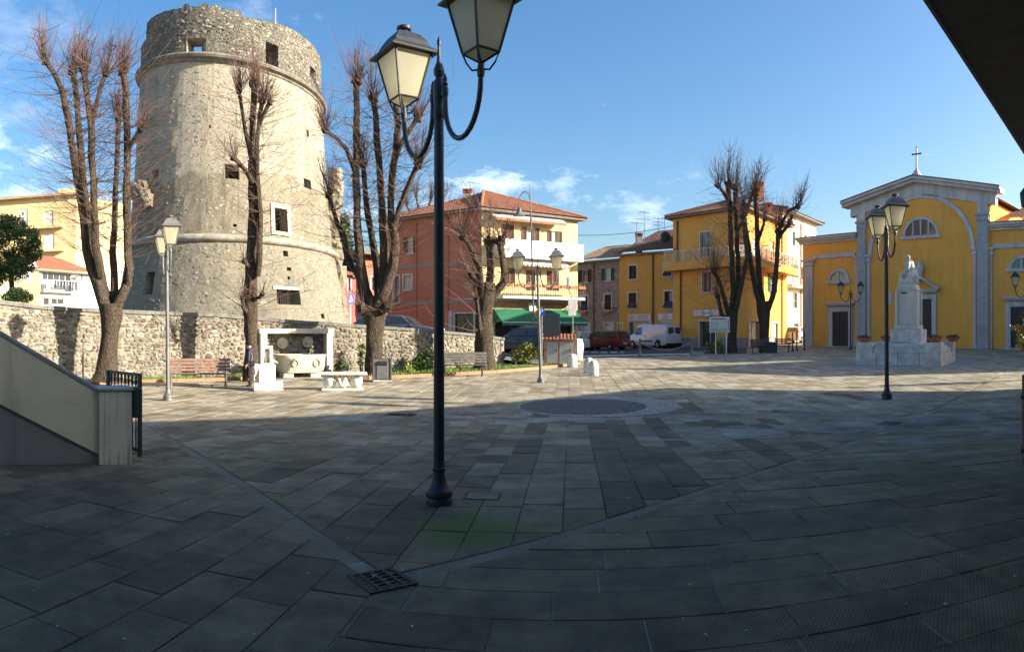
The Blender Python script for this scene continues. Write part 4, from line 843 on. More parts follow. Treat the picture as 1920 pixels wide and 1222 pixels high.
def hip_roof(house, foot, z, apexes, over, mat, thick=.16):
    """foot: corners in order; apexes: one ridge point per side start (list of the ridge points of each side r0,r1)"""
    n = len(foot); c = sum(foot, Vector((0, 0, 0)))/n; out = []
    for i in range(n):
        p, q, r = foot[i-1], foot[i], foot[(i+1) % n]; d = ((q-p).normalized()-(r-q).normalized()); d = d.normalized() if d.length > .01 else (q-c).normalized()
        if d.dot(q-c) < 0: d = -d
        out.append(Vector((q.x, q.y, z))+d*over*1.3)
    m = MB()
    for i in range(n):
        r0, r1 = apexes[i]; roof_face(m, out[i]+Vector((0, 0, thick)), out[(i+1) % n]+Vector((0, 0, thick)), r0, r1)
    o = m.build('roof', mat, house, fix=False)
    m = MB(); m.prism([(p.x, p.y) for p in out], z, z+thick-.02); m.build('eave', EAVEM, house)
    rid = MB(); seen_ = set()
    for i in range(n):
        r0, r1 = apexes[i]
        for a, b in ((out[i]+Vector((0, 0, thick+.05)), r0), (r0, r1)):
            if (a-b).length > .2: rid.tube([a+Vector((0, 0, .02)), b+Vector((0, 0, .02))], .11, 6)
    rid.build('ridge_tile', mat, o); return o
def chimney(house, p, w, h, mat):
    m = MB(); m.box(p+Vector((0, 0, h/2)), (w, w, h)); o = m.build('chimney', mat, house)
    m = MB()
    for s in (-1, 1): m.box(p+Vector((s*w*.42, 0, h+.14)), (w*.16, w, .28))
    for k in (0, .13): m.box(p+Vector((0, 0, h+.1+k)), (w*1.1, w*1.1, .05))
    m.box(p+Vector((0, 0, h+.31)), (w*1.25, w*1.25, .06)); m.build('chimney_cap', TERRA, o)
def back_walls(house, pts, z0, z1, mat):
    m = MB()
    for a, b in zip(pts, pts[1:]): m.quad(Vector((a.x, a.y, z0)), Vector((b.x, b.y, z0)), Vector((b.x, b.y, z1)), Vector((a.x, a.y, z1)))
    m.build('rear_wall', mat, house, fix=False)
def pipe(f, px, py0, py1, mat, r=.05, house=None):
    u, zt = f.hit(px, py0); _, zb = f.hit(px, py1); m = MB(); m.tube([f.p(u, zb, .08), f.p(u, zt, .08)], r, 7); return m.build('downpipe', mat, house or f.h)
SHBROWN = M('brown_louvre_paint', (0.17, 0.075, 0.06), (0.12, 0.055, 0.045), 6, .6); SHGREEN = M('green_louvre_paint', (0.025, 0.11, 0.075), (0.02, 0.08, 0.055), 6, .6); SHDARK = M('dark_brown_louvre_paint', (0.07, 0.035, 0.028), (0.05, 0.028, 0.022), 6, .6)
WHITEP = M('white_paint', (0.78, 0.77, 0.73), (0.68, 0.67, 0.63), 4, .6); STONEW = M('pale_window_stone', (0.60, 0.57, 0.52), (0.46, 0.44, 0.40), 4, .8, .2); COPPER = M('brown_downpipe', (0.16, 0.07, 0.05), (0.12, 0.055, 0.04), 6, .55)

# ---- red and cream house
RED = plaster('terracotta_render', (0.47, 0.185, 0.115), .8, (0.28, 0.12, 0.08), .4); YEL = plaster('lemon_cream_render', (0.74, 0.60, 0.30), .88, (0.5, 0.42, 0.26), .25)
C_, R_, L_ = pd(903, 46), pd(1083, 50), pd(726, 50.8); ZE = 9.8; z0 = 0.0
h1 = thing('corner_apartment_house', 'three storey house with terracotta side and cream balcony front', 'house', C_)
fr = Fac(C_, R_, z0, ZE, h1); fl = Fac(L_, C_, z0, ZE, h1); Bk = L_+(R_-C_)*1.05
for x0, x1, y0, y1, sh, op in ((940, 964, 421, 449, SHBROWN, False), (987, 1003, 426, 454, SHBROWN, True), (1034, 1047, 433, 461, SHBROWN, True)): fr.window(x0, x1, y0, y1, CURTAIN, WHITEP, STONEW, sh, op, rows=3)
for x0, x1, y0, y1 in ((947, 966, 502, 533), (986, 1004, 506, 545), (1025, 1048, 508, 545)): fr.window(x0, x1, y0, y1, GLASS, SHBROWN, None, SHBROWN, False)
for x0, x1, y0, y1 in ((928, 975, 589, 645), (1010, 1034, 589, 645), (1050, 1072, 592, 645)): fr.window(x0, x1, y0, y1, GLASS, BLACKTRIM, None, rows=1, name='shop_window', depth=.3)
fr.window(978, 1001, 592, 645, CURTAIN, WHITEP, None, rows=2, name='shop_door', depth=.2)
w1 = fr.wall(YEL)
# folded awning above the top floor
u0, u1, zb_, zt_ = fr.rect(918, 1052, 401, 421); m = MB(); n = 30
_, zr = fr.hit(1052, 428); _, zl = fr.hit(918, 409)
ztop_ = fr.hit(918, 396)[1]-.1
m.hexa([fr.p(u0, zl, .75), fr.p(u1, zl, .75), fr.p(u1, zl, .70), fr.p(u0, zl, .70), fr.p(u0, ztop_, .12), fr.p(u1, ztop_, .12), fr.p(u1, ztop_, .05), fr.p(u0, ztop_, .05)]); aw = m.build('top_awning', WHITEP, h1)
for i in range(n):
    a, b = u0+(u1-u0)*i/n, u0+(u1-u0)*(i+1)/n; m = MB(); m.add([fr.p(a, zl, .755), fr.p(b, zl, .755), fr.p(b, zl-.14, .755), fr.p((a+b)/2, zl-.22, .755), fr.p(a, zl-.14, .755)], [(0, 1, 2, 3, 4)]); m.build('scallop', TERRA, aw, fix=False)
# solid white balcony parapet of the top floor, its soffit and awning scallops below
u0, u1, _, _ = fr.rect(926, 1081, 451, 487); zt_ = fr.hit(1000, 455)[1]; zb_ = fr.hit(1000, 484)[1]
bl = fr.part('balcony_slab', WHITEP, h1, u0, u1-.05, zb_-.15, zb_, .003, 1.0)
m = MB(); fr.box(m, u0, u1-.05, zb_, zt_, .93, 1.0); fr.box(m, u0, u0+.07, zb_, zt_, .003, .93); fr.box(m, u1-.12, u1-.05, zb_, zt_, .003, .93); m.build('balcony_parapet', WHITEP, h1)
n = 26; ua, ub = fr.hit(966, 500)[0], fr.hit(1056, 500)[0]; za = fr.hit(1000, 498)[1]
m = MB(); m.hexa([fr.p(ua, za, .8), fr.p(ub, za, .8), fr.p(ub, za, .76), fr.p(ua, za, .76), fr.p(ua, zb_-.16, .4), fr.p(ub, zb_-.16, .4), fr.p(ub, zb_-.16, .35), fr.p(ua, zb_-.16, .35)]); aw = m.build('lower_awning', WHITEP, h1)
for i in range(n):
    a, b = ua+(ub-ua)*i/n, ua+(ub-ua)*(i+1)/n; m = MB(); m.add([fr.p(a, za, .805), fr.p(b, za, .805), fr.p(b, za-.1, .805), fr.p((a+b)/2, za-.17, .805), fr.p(a, za-.1, .805)], [(0, 1, 2, 3, 4)]); m.build('scallop', TERRA if i % 2 else WHITEP, aw, fix=False)
# railed balcony of the first floor with plants
u0, u1, _, _ = fr.rect(930, 1082, 533, 558); zt_ = fr.hit(1000, 535)[1]; zb_ = fr.hit(1000, 557)[1]
fr.part('balcony_slab', WHITEP, h1, u0, u1, zb_-.18, zb_, .003, 1.05); m = MB(); fr.box(m, u0, u1, zt_-.04, zt_, 1.0, 1.04); fr.box(m, u0, u1, zb_+.05, zb_+.08, 1.0, 1.03); rl = m.build('railing', SHBROWN, h1)
for i in range(46):
    a = u0+(u1-u0)*i/45; m = MB(); fr.box(m, a-.015, a+.015, zb_, zt_-.04, 1.005, 1.035); m.build('railing_bar', SHBROWN, rl)
rr = random.Random(2)
for k in range(9):
    uc = u0+(u1-u0)*(k+.5)/9; m = MB(); fr.box(m, uc-.3, uc+.3, zt_-.22, zt_-.04, 1.06, 1.24); bx = m.build('flower_box', TERRA, h1); m = MB()
    for q in range(60):
        p = fr.p(uc+rr.uniform(-.36, .36), zt_+rr.uniform(-.16, .16), 1.15+rr.uniform(-.12, .14)); s = rr.uniform(.03, .06); a = Vector((rr.uniform(-1, 1), rr.uniform(-1, 1), rr.uniform(-1, 1))).normalized(); b = a.orthogonal().normalized(); m.add([p, p+a*s+b*s*.5, p+a*s*2, p+a*s-b*s*.5], [(0, 1, 2, 3)])
    m.build('foliage', LEAFY if k % 3 else LEAFG, bx, fix=False)
AWN = M('green_awning_cloth', (0.02, 0.16, 0.08), (0.015, 0.12, 0.06), 5, .75)
fr.part('fascia', RED, h1, fr.hit(926, 565)[0], fr.hit(1062, 565)[0], fr.hit(1000, 577)[1], fr.hit(1000, 566)[1], .003, .05)
for x0, x1 in ((925, 992), (1008, 1082)):
    ua, ub = fr.hit(x0, 590)[0], fr.hit(x1, 590)[0]; zt_ = fr.hit(960, 579)[1]; zb_ = fr.hit(960, 597)[1]-.25; m = MB()
    m.add([fr.p(ua, zt_, .05), fr.p(ub, zt_, .05), fr.p(ub, zb_, 1.3), fr.p(ua, zb_, 1.3), fr.p(ua, zb_, .05), fr.p(ub, zb_, .05)], [(0, 1, 2, 3), (0, 3, 4), (1, 5, 2)]); aw = m.build('shop_awning', AWN, h1, fix=False)
    m = MB(); m.add([fr.p(ua, zb_, 1.305), fr.p(ub, zb_, 1.305), fr.p(ub, zb_-.05, 1.305), fr.p(ua, zb_-.05, 1.305)], [(0, 1, 2, 3)]); m.build('white_edge', WHITEP, aw, fix=False); n = 18
    for i in range(n):
        a, b = ua+(ub-ua)*i/n, ua+(ub-ua)*(i+1)/n; m = MB(); m.add([fr.p(a, zb_-.05, 1.305), fr.p(b, zb_-.05, 1.305), fr.p(b, zb_-.2, 1.305), fr.p((a+b)/2, zb_-.27, 1.305), fr.p(a, zb_-.2, 1.305)], [(0, 1, 2, 3, 4)]); m.build('valance', AWN, aw, fix=False)
u0, u1, zb_, zt_ = fr.rect(989, 1001, 568, 583); fr.part('wall_clock_sign', WHITEP, h1, u0, u1, zb_, zt_, .05, .3)
# red side
for x0, x1, y0, y1, gl in ((764, 776, 445, 474, CURTAIN), (757, 772, 516, 543, CURTAIN), (738, 748, 517, 568, GLASS)): fl.window(x0, x1, y0, y1, gl, STONEW if y0 > 480 else WHITEP, STONEW, SHDARK if y0 < 480 else None, True, surround=STONEW if y0 > 480 else None, rows=3)
fl.window(853, 888, 588, 640, GLASS, BLACKTRIM, None, rows=1, surround=TRIM, name='shop_window')
w2 = fl.wall(RED, 'side_wall'); GBAND = M('grey_string_paint', (0.30, 0.27, 0.25), (0.24, 0.21, 0.19), 3, .85)
for y in (495, 566): zq = fl.hit(830, y)[1]; fl.part('string_band', GBAND, h1, .02, fl.L-.005, zq-.12, zq+.12, .002, .035)
u0 = fl.hit(837, 600)[0]; fl.part('shop_frame', TRIM, h1, u0, fl.hit(851, 600)[0]-.12, z0, fl.hit(845, 587)[1]+.15, .003, .06)
pipe(fl, 781, 418, 640, RED); pipe(fl, 840, 408, 640, RED); back_walls(h1, [L_, Bk, R_], z0, ZE, YEL)
apx = (C_+Bk)/2; apx = Vector((apx.x, apx.y, 11.75)) ; ap0 = apx.lerp(Vector((C_.x, C_.y, 11.75)), .28)
hip_roof(h1, [C_, R_, Bk, L_], ZE, [(ap0, ap0), (ap0, apx), (apx, apx), (apx, ap0)], .55, ROOFM)
p = W(877, 380, 51); chimney(h1, p+Vector((0, 0, -.9)), .62, 1.55, M('chimney_render', (0.5, 0.45, 0.34), None, 4, .9))
# ---- pink stone house and yellow house in one row
SH = rubble('pinkish_field_stone', [(0.34, 0.23, 0.17), (0.40, 0.29, 0.22), (0.26, 0.17, 0.125), (0.45, 0.36, 0.28)], (0.42, 0.33, 0.25), 4.0, .8, [((0.36, 0.24, 0.18), .6, .55, .4)], .1, .03)
OCH = plaster('ochre_yellow_render', (0.70, 0.34, 0.07), .8, (0.45, 0.30, 0.12), .5)
A_, M_, B_ = pd(1078, 62.4), pd(1166, 59.5), pd(1264, 56.0); M_ = A_.lerp(B_, (M_-A_).length/(B_-A_).length)
hs_ = thing('stone_house', 'bare pinkish stone house with mottled tile roof', 'house', A_); fs = Fac(A_, M_, 0, 8.05, hs_); fw_ = Vector((.35, .93, 0))*9
for x0, x1, y0, y1 in ((1091, 1103, 506, 529), (1134, 1146, 503, 526)): fs.window(x0, x1, y0, y1, CURTAIN if x0 > 1100 else GLASS, STONEW, STONEW, SHGREEN if x0 > 1100 else SHDARK, True)
for x0, x1, y0, y1 in ((1090, 1102, 555, 582), (1134, 1146, 552, 581)): fs.window(x0, x1, y0, y1, GLASS, STONEW, STONEW, SHDARK, False, surround=STONEW, tilt=x0 < 1100)
for x0, x1, y0, y1 in ((1092, 1106, 607, 637), (1134, 1149, 606, 637), (1159, 1167, 607, 620)): fs.window(x0, x1, y0, y1, CURTAIN if x0 < 1155 else GLASS, WHITEP, STONEW, surround=STONEW, rows=4)
fs.wall(SH); pipe(fs, 1114, 492, 648, COPPER); back_walls(hs_, [A_, A_+fw_, M_+fw_, M_], 0, 8.05, SH)
m = MB(); e = -fw_.normalized()*.5; roof_face(m, A_+e+Vector((-.3, 0, 8.05)), M_+e+Vector((0, 0, 8.05)), A_+fw_*.6+Vector((0, 0, 9.9)), M_+fw_*.6+Vector((0, 0, 9.9))); m.build('roof', ROOFT, hs_, fix=False)
m = MB(); fs.box(m, -.3, fs.L, 7.82, 7.98, .0, .34); m.build('eave', EAVEM, hs_)
for px_, y in ((1096, 584), (1140, 583)):
    u, z = fs.hit(px_, y); m = MB(); fs.box(m, u-.35, u+.35, z-.2, z, .1, .3); m.build('window_box', TERRA, hs_)
hy = thing('narrow_ochre_house', 'narrow ochre two window wide house with estate agent shopfront', 'house', M_); fy = Fac(M_, B_, 0, 8.4, hy)
for x0, x1, y0, y1, ti in ((1179.5, 1193.5, 498, 523, False), (1244.5, 1258.5, 494, 518, True), (1179, 1193.5, 549, 578, True), (1246, 1261, 546, 578, True)): fy.window(x0, x1, y0, y1, GLASS, STONEW, STONEW, SHDARK, False, surround=STONEW, tilt=ti)
fy.window(1180, 1219, 604, 650, GLASS, TRIM, None, rows=1, surround=TRIM, name='shop_window', cols=2, depth=.25); fy.window(1237, 1261, 604, 650, CURTAIN, WHITEP, None, rows=1, surround=TRIM, name='shop_door', cols=2)
fy.wall(OCH); pipe(fy, 1225, 477, 610, COPPER, .07); back_walls(hy, [M_, M_+fw_, B_+fw_, B_], 0, 8.4, OCH)
m = MB(); roof_face(m, M_+e+Vector((-.2, 0, 8.4)), B_+e+Vector((.2, 0, 8.4)), M_+fw_*.8+Vector((0, 0, 11.2)), B_+fw_*.8+Vector((0, 0, 11.2))); m.build('roof', ROOFB, hy, fix=False)
m = MB(); fy.box(m, -.2, fy.L+.2, 8.16, 8.32, 0, .34); m.build('eave', EAVEM, hy)
SIGNW = M('pale_pink_sign_board', (0.66, 0.60, 0.60), (0.58, 0.53, 0.53), 3, .5); SIGNR = M('red_sign_print', (0.50, 0.05, 0.09), (0.42, 0.05, 0.08), 3, .5); SIGNG = M('grey_sign_print', (0.32, 0.25, 0.28), (0.28, 0.22, 0.25), 3, .5)
for x0, x1, y0, y1, lx, lab in ((1178, 1221, 589, 600.5, 1185, 'wide estate agent sign'), (1235, 1262, 588, 599.5, 1248.5, 'small estate agent sign')):
    u0, u1, zb_, zt_ = fy.rect(x0, x1, y0, y1); sg = fy.part('shop_sign', SIGNW, hy, u0, u1, zb_, zt_, .003, .08); u, z = fy.hit(lx, (y0+y1)/2); m = MB(); w = .26
    for a, b in (((-w, -.16), (-w, .04)), ((-w, .04), (0, .2)), ((0, .2), (w, .04)), ((w, .04), (w, -.16)), ((w, -.16), (.1, -.16)), ((-w, -.16), (-.1, -.16)), ((-.1, -.16), (0, .06)), ((0, .06), (.1, -.16))): m.tube([fy.p(u+a[0], z+a[1], .085), fy.p(u+b[0], z+b[1], .085)], .022, 4)
    m.build('house_emblem', SIGNR, sg)
    if x1-x0 > 30:
        for k in range(3):
            ua, ub = fy.hit(1197, 595)[0], fy.hit(1217, 595)[0]; zq = zt_-.13-.14*k
            for q in range(9): fy.part('lettering', SIGNR if k == 0 else SIGNG, sg, ua+(ub-ua)*q/9, ua+(ub-ua)*(q+.72)/9, zq-.035, zq+.03, .08, .086)
PATCH = M('bare_cement_patch', (0.36, 0.34, 0.33), (0.28, 0.27, 0.26), 4, .9)
for pts in (((1256, 524), (1259, 514), (1263.5, 510), (1263.5, 524), (1260, 531)), ((1255, 552), (1259, 545), (1261, 530), (1263.5, 528), (1263.5, 596), (1257, 597), (1258, 580), (1256, 566))):
    m = MB(); m.v = [fy.p(*fy.hit(*q), .004) for q in pts]; m.f = [tuple(range(len(pts)))]; m.build('bare_patch', PATCH, hy, fix=False)
u, z = fs.hit(1141, 574); m = MB(); m.tube([fs.p(u+1.0, z-.1, .05), fs.p(u+.5, z-.25, .35), fs.p(u, z-.15, .8)], .03, 5); wl_ = m.build('wall_lantern', IRON, hs_); m = MB(); m.lathe(fs.p(u, z-.15, .8), [(.07, 0), (.15, .35), (.19, .37), (.06, .52), (.02, .6)], 6); m.build('lantern_glass', LANTGLASS, wl_)
m = MB(); m.box(W(1205, 452, 60)+Vector((0, 0, .6)), (.6, .6, 1.6)); o = chimney(hy, W(1198, 464, 61)+Vector((0, 0, -.6)), .55, 1.55, M('grey_chimney_render', (0.42, 0.40, 0.37), None, 4, .9))
# ---- big ochre house with balconies: shaded side, sunlit front
A2, C2, R2 = pd(1262, 55.9), pd(1397, 51.3), pd(1476, 60.2); Z2 = 10.9
OCH2 = plaster('deep_yellow_render', (0.74, 0.375, 0.08), .82, (0.50, 0.34, 0.14), .45)
hb_ = thing('balcony_house', 'deep yellow three storey house with wrap round balcony and shops', 'house', C2); f2 = Fac(A2, C2, 0, Z2, hb_); f3 = Fac(C2, R2, 0, Z2, hb_)
f2.window(1313, 1332, 435, 481, GLASS, STONEW, None, surround=STONEW, rows=1, blind=None, name='balcony_door'); f2.window(1317, 1334, 509, 548, SHBROWN, STONEW, STONEW, surround=STONEW, rows=1)
f2.window(1312, 1345, 602, 652, GLASS, TRIM, None, surround=STONEW, rows=1, cols=2, name='shop_door', depth=.3)
f3.window(1444, 1452, 452, 482, CURTAIN, WHITEP, None, rows=2, name='balcony_door'); f3.window(1410, 1419, 448, 480, CURTAIN, WHITEP, None, rows=2, name='balcony_door'); f3.window(1411, 1419, 512, 548, SHBROWN, STONEW, STONEW, rows=1)
f3.window(1444, 1452, 514, 548, GLASS, STONEW, STONEW, SHGREEN, True); f3.window(1404, 1424, 602, 655, M('sunlit_tone_poster', (0.72, 0.55, 0.36), (0.40, 0.17, 0.08), 1.6, .5, lo=.5, hi=.62), TRIM, None, surround=TRIM, rows=1, name='shop_window', depth=.25); f3.window(1447, 1458, 606, 650, CURTAIN, TRIM, None, surround=TRIM, rows=3, name='shop_door')  # poster pane is pale and warm: sunlight put into its colour
f2.wall(OCH2, 'side_wall'); f3.wall(OCH2); PLINTH = M('grey_plinth_render', (0.26, 0.26, 0.26), (0.2, 0.2, 0.2), 3, .9)
for f, segs in ((f2, ((1263, 1310), (1350, 1396))), (f3, ((1398, 1402), (1427, 1445)))):
    for a, b in segs: f.part('plinth', PLINTH, hb_, max(0.01, f.hit(a, 640)[0]), f.hit(b, 640)[0], 0, f.hit((a+b)/2, 633)[1], .002, .04)
bz = f2.hit(1262, 495)[1]; BALM = OCH2
f2.part('balcony_slab', BALM, hb_, -.15, f2.L+1.0, bz-.65, bz-.02, .003, 1.0); f3.part('balcony_slab', BALM, hb_, .02, f3.L, bz-.652, bz-.022, .003, 1.0)
for f, a, b in ((f2, -.1, f2.L+.95), (f3, 0, f3.L-.05)):
    m = MB(); f.box(m, a, b, bz+.88, bz+.92, .92, .96); rl = m.build('railing', CHROME, hb_); n = int((b-a)/.13)
    for i in range(n+1):
        q = a+(b-a)*i/n; m = MB(); f.box(m, q-.012, q+.012, bz-.02, bz+.88, .93, .955) if i % 8 else f.box(m, q-.03, q+.03, bz-.02, bz+1.0, .92, .97); m.build('railing_bar', CHROME, rl)
pipe(f2, 1271, 414, 494, COPPER, .07); pipe(f2, 1277, 504, 650, COPPER, .06); pipe(f3, 1465, 430, 650, COPPER, .06); B2 = A2+(R2-C2); back_walls(hb_, [A2, B2, R2], 0, Z2, OCH2)
a0 = (A2+C2+R2+B2)/4; ap = Vector((a0.x, a0.y, 12.5)); q1 = ap.lerp(Vector((((A2+C2)/2).x, ((A2+C2)/2).y, 12.5)), .3); hip_roof(hb_, [A2, C2, R2, B2], Z2, [(q1, q1), (q1, ap), (ap, ap), (ap, q1)], .55, ROOFM)
chimney(hb_, W(1422, 366, 56)+Vector((0, 0, -.5)), .7, 1.2, TERRA); chimney(hb_, W(1441, 402, 56)+Vector((0, 0, -.3)), .5, .9, TERRA)
u0, u1, zb_, zt_ = f2.rect(1301, 1349, 581, 592); sg = f2.part('shop_sign', SIGNW, hb_, u0, u1, zb_, zt_, .003, .1); u, z = f2.hit(1327.5, 586.5)
m = MB(); m.v = [f2.p(u+.48*math.cos(a*.2618), z+.33*math.sin(a*.2618), o_) for o_ in (.1, .16) for a in range(24)]; m.f = [tuple(range(24)), tuple(range(24, 48))]+[(i, (i+1) % 24, 24+(i+1) % 24, 24+i) for i in range(24)]; ov = m.build('oval_sign', WHITEP, hb_)
BLUEP = M('blue_sign_paint', (0.02, 0.10, 0.42), (0.02, 0.08, 0.35), 3, .45); ORG = M('orange_sign_print', (0.75, 0.22, 0.03), (0.7, 0.2, 0.03), 3, .5)
rg = MB(); rg.tube([f2.p(u+.46*math.cos(a*.2618), z+.31*math.sin(a*.2618), .163) for a in range(25)], .02, 4); rg.build('oval_rim', BLUEP, ov)
for k, (dx, mt) in enumerate(((-.26, SIGNR), (0.0, BLUEP), (.27, ORG))):
    m = MB(); s_ = .1 if k != 1 else .05
    m.tube([f2.p(u+dx-s_*.6, z-s_, .17), f2.p(u+dx-s_*.6, z+s_, .17), f2.p(u+dx+s_*.5, z+s_*.7, .17), f2.p(u+dx-s_*.3, z+.0, .17), f2.p(u+dx+s_*.7, z-s_*.5, .17), f2.p(u+dx-s_*.6, z-s_, .17)], .028, 5); m.build('letter', mt, ov)
u0, u1, zb_, zt_ = f2.rect(1336, 1341, 612, 622); f2.part('door_notice', WHITEP, hb_, u0, u1, zb_, zt_, -.1, -.085)
# ---- sunlit pale house behind the church corner
PALE = plaster('pale_cream_render', (0.74, 0.66, 0.50), .88, (0.5, 0.45, 0.35), .25); A3, B3 = pd(1468, 64), pd(1530, 72)
hp_ = thing('pale_house', 'tall pale cream house with green shutters squeezed behind the church', 'house', A3); f4 = Fac(A3, B3, 0, 13.0, hp_)
for x0, x1, y0, y1 in ((1486, 1491, 434, 460), (1508, 1512, 440, 466)): f4.window(x0, x1, y0, y1, GLASS, WHITEP, None, SHGREEN, False)
for x0, x1, y0, y1 in ((1487, 1493, 496, 520), (1505, 1509, 502, 524)): f4.window(x0, x1, y0, y1, GLASS, WHITEP, None, SHGREEN, True)
f4.window(1487, 1495, 549, 578, GLASS, STONEW, STONEW); f4.window(1488, 1497, 606, 636, GLASS, STONEW, STONEW, surround=STONEW)
f4.wall(PALE); pipe(f4, 1501, 420, 640, COPPER, .06); bz = f4.hit(1490, 536)[1]; f4.part('balcony_slab', PALE, hp_, .2, f4.L-.5, bz-.25, bz, .003, .9); m = MB(); f4.box(m, .2, f4.L-.5, bz+.9, bz+.95, .85, .9); rl = m.build('railing', WOOD, hp_)
for i in range(26): q = .2+(f4.L-.7)*i/25; f4.part('railing_bar', WOOD, rl, q-.03, q+.03, bz, bz+.9, .86, .89)
Bk3 = A3+Vector((-6, 5, 0)); Bk4 = B3+Vector((-6, 5, 0)); back_walls(hp_, [A3, Bk3, Bk4, B3], 0, 13, PALE)
a0 = (A3+B3+Bk3+Bk4)/4; ap = Vector((a0.x, a0.y, 14.6)); hip_roof(hp_, [A3, B3, Bk4, Bk3], 13.0, [(ap, ap)]*4, .8, ROOFB)

# ================================================================== THE CHURCH
CHY = plaster('church_ochre_render', (0.90, 0.43, 0.08), .80, (0.40, 0.28, 0.13), .65, .35); DOORM = M('dark_church_door', (0.05, 0.042, 0.038), (0.035, 0.03, 0.028), 5, .6, .2)
P0, P1 = pd(1505, 53.9), pd(1921, 45.55); cu = (P1-P0).normalized(); ch = thing('church', 'yellow neoclassical church with grey stone pilasters and lunette windows', 'church', P0)
ZW = zz(447, 53.9)-.1; fc = Fac(P0, P1, 0.2, ZW, ch); fc.L += 6
gch = .45
U = lambda px: fc.hit(px, 600)[0]
ZN = fc.hit(1630, 396)[1]; ua, ub = U(1608), U(1858)
# wings
for a, b, nm in ((0, ua, 'wing_wall'), (ub, fc.L, 'wing_wall')): m = MB(); m.quad(fc.p(a, 0), fc.p(b, 0), fc.p(b, ZW), fc.p(a, ZW)); m.build(nm, CHY, ch, fix=False)
# nave front with gable
um = U(1722); ZA = fc.hit(1722, 338)[1]; nv = -.0
PROUD = .18
m = MB(); m.add([fc.p(ua, 0, PROUD), fc.p(ub, 0, PROUD), fc.p(ub, ZN, PROUD), fc.p(um, ZA-.9, PROUD), fc.p(ua, ZN, PROUD)], [(0, 1, 2, 3, 4)]); m.quad(fc.p(ua, 0, -1), fc.p(ua, 0, PROUD), fc.p(ua, ZN, PROUD), fc.p(ua, ZN, -1)); m.quad(fc.p(ub, 0, -1), fc.p(ub, 0, PROUD), fc.p(ub, ZN, PROUD), fc.p(ub, ZN, -1)); m.build('nave_front', CHY, ch, fix=False)
m = MB()                                         # body of nave and aisles going back
for a, b, zt_, nm in ((ua, ub, ZN, ''),):
    m.quad(fc.p(a, 0, -1), fc.p(a, zt_, -1), fc.p(a, zt_, -9), fc.p(a, 0, -9)); m.quad(fc.p(b, 0, -1), fc.p(b, zt_, -1), fc.p(b, zt_, -9), fc.p(b, 0, -9))
m.quad(fc.p(0, 0, 0), fc.p(0, ZW, 0), fc.p(0, ZW, -3), fc.p(0, 0, -3)); m.quad(fc.p(0, 0, -3), fc.p(ua, 0, -3), fc.p(ua, ZW, -3), fc.p(0, ZW, -3)); m.quad(fc.p(ua, 0, -9), fc.p(ub, 0, -9), fc.p(ub, ZN, -9), fc.p(ua, ZN, -9)); m.build('side_wall', CHY, ch, fix=False)
m = MB(); ov = .55; roof_face(m, fc.p(ua-.5, ZN+.1, -9), fc.p(ua-.5, ZN+.1, PROUD), fc.p(um, ZA-.1, -9), fc.p(um, ZA-.1, PROUD)); roof_face(m, fc.p(ub+.5, ZN+.1, PROUD), fc.p(ub+.5, ZN+.1, -9), fc.p(um, ZA-.1, PROUD), fc.p(um, ZA-.1, -9))
m.build('nave_roof', ROOFM, ch, fix=False)
m = MB(); roof_face(m, fc.p(ub+.2, ZW+.55, -1.2), fc.p(fc.L, ZW+.55, -1.2), fc.p(ub+.2, ZW+2.4, -7), fc.p(fc.L, ZW+2.4, -7)); m.build('aisle_roof', ROOFM, ch, fix=False); m = MB(); roof_face(m, fc.p(0, ZW+.12, -.2), fc.p(ua, ZW+.12, -.2), fc.p(0, ZW+.5, -3), fc.p(ua, ZW+.5, -3)); m.build('aisle_roof', ROOFM, ch, fix=False)
# cornices
def cornice(u0, u1, z, nm):
    m = MB(); fc.box(m, u0, u1, z-.42, z-.24, .0, .16); fc.box(m, u0-.05, u1+.05, z-.24, z-.1, .0, .36); fc.box(m, u0-.1, u1+.1, z-.1, z+.06, .0, .52); m.build(nm, TRIM, ch)
    fc.part('tile_edge', ROOFB, ch, u0-.12, u1+.12, z+.06, z+.12, .0, .56)
cornice(-.25, ua-.02, ZW, 'wing_cornice'); cornice(ub+.02, fc.L, ZW, 'wing_cornice')
def rake(u0, z0_, u1, z1_, t0, t1, o0, o1, mat, nm):
    m = MB(); m.hexa([fc.p(u0, z0_+t0, o1), fc.p(u1, z1_+t0, o1), fc.p(u1, z1_+t0, o0), fc.p(u0, z0_+t0, o0), fc.p(u0, z0_+t1, o1), fc.p(u1, z1_+t1, o1), fc.p(u1, z1_+t1, o0), fc.p(u0, z0_+t1, o0)]); return m.build(nm, mat, ch)
uo0, uo1 = ua-.95, ub+.95; ZE0 = fc.hit(1592, 386)[1]; slope = (ZA-ZE0)/(um-uo0)
for s0, s1 in ((uo0, um), (uo1, um)):
    rake(s0, ZE0, s1, ZA, -.02, .16, -.2, .95, TRIM, 'raking_cornice'); rake(s0, ZE0, s1, ZA, -.24, -.02, -.2, .75, TRIM, 'raking_cornice'); rake(s0+(um-s0)*.08, ZE0+(ZA-ZE0)*.08, s1, ZA, -1.05, -.24, -.2, PROUD+.1, TRIM, 'raking_frieze'); rake(s0, ZE0, s1, ZA, .16, .23, -.2, 1.0, ROOFB, 'tile_edge')
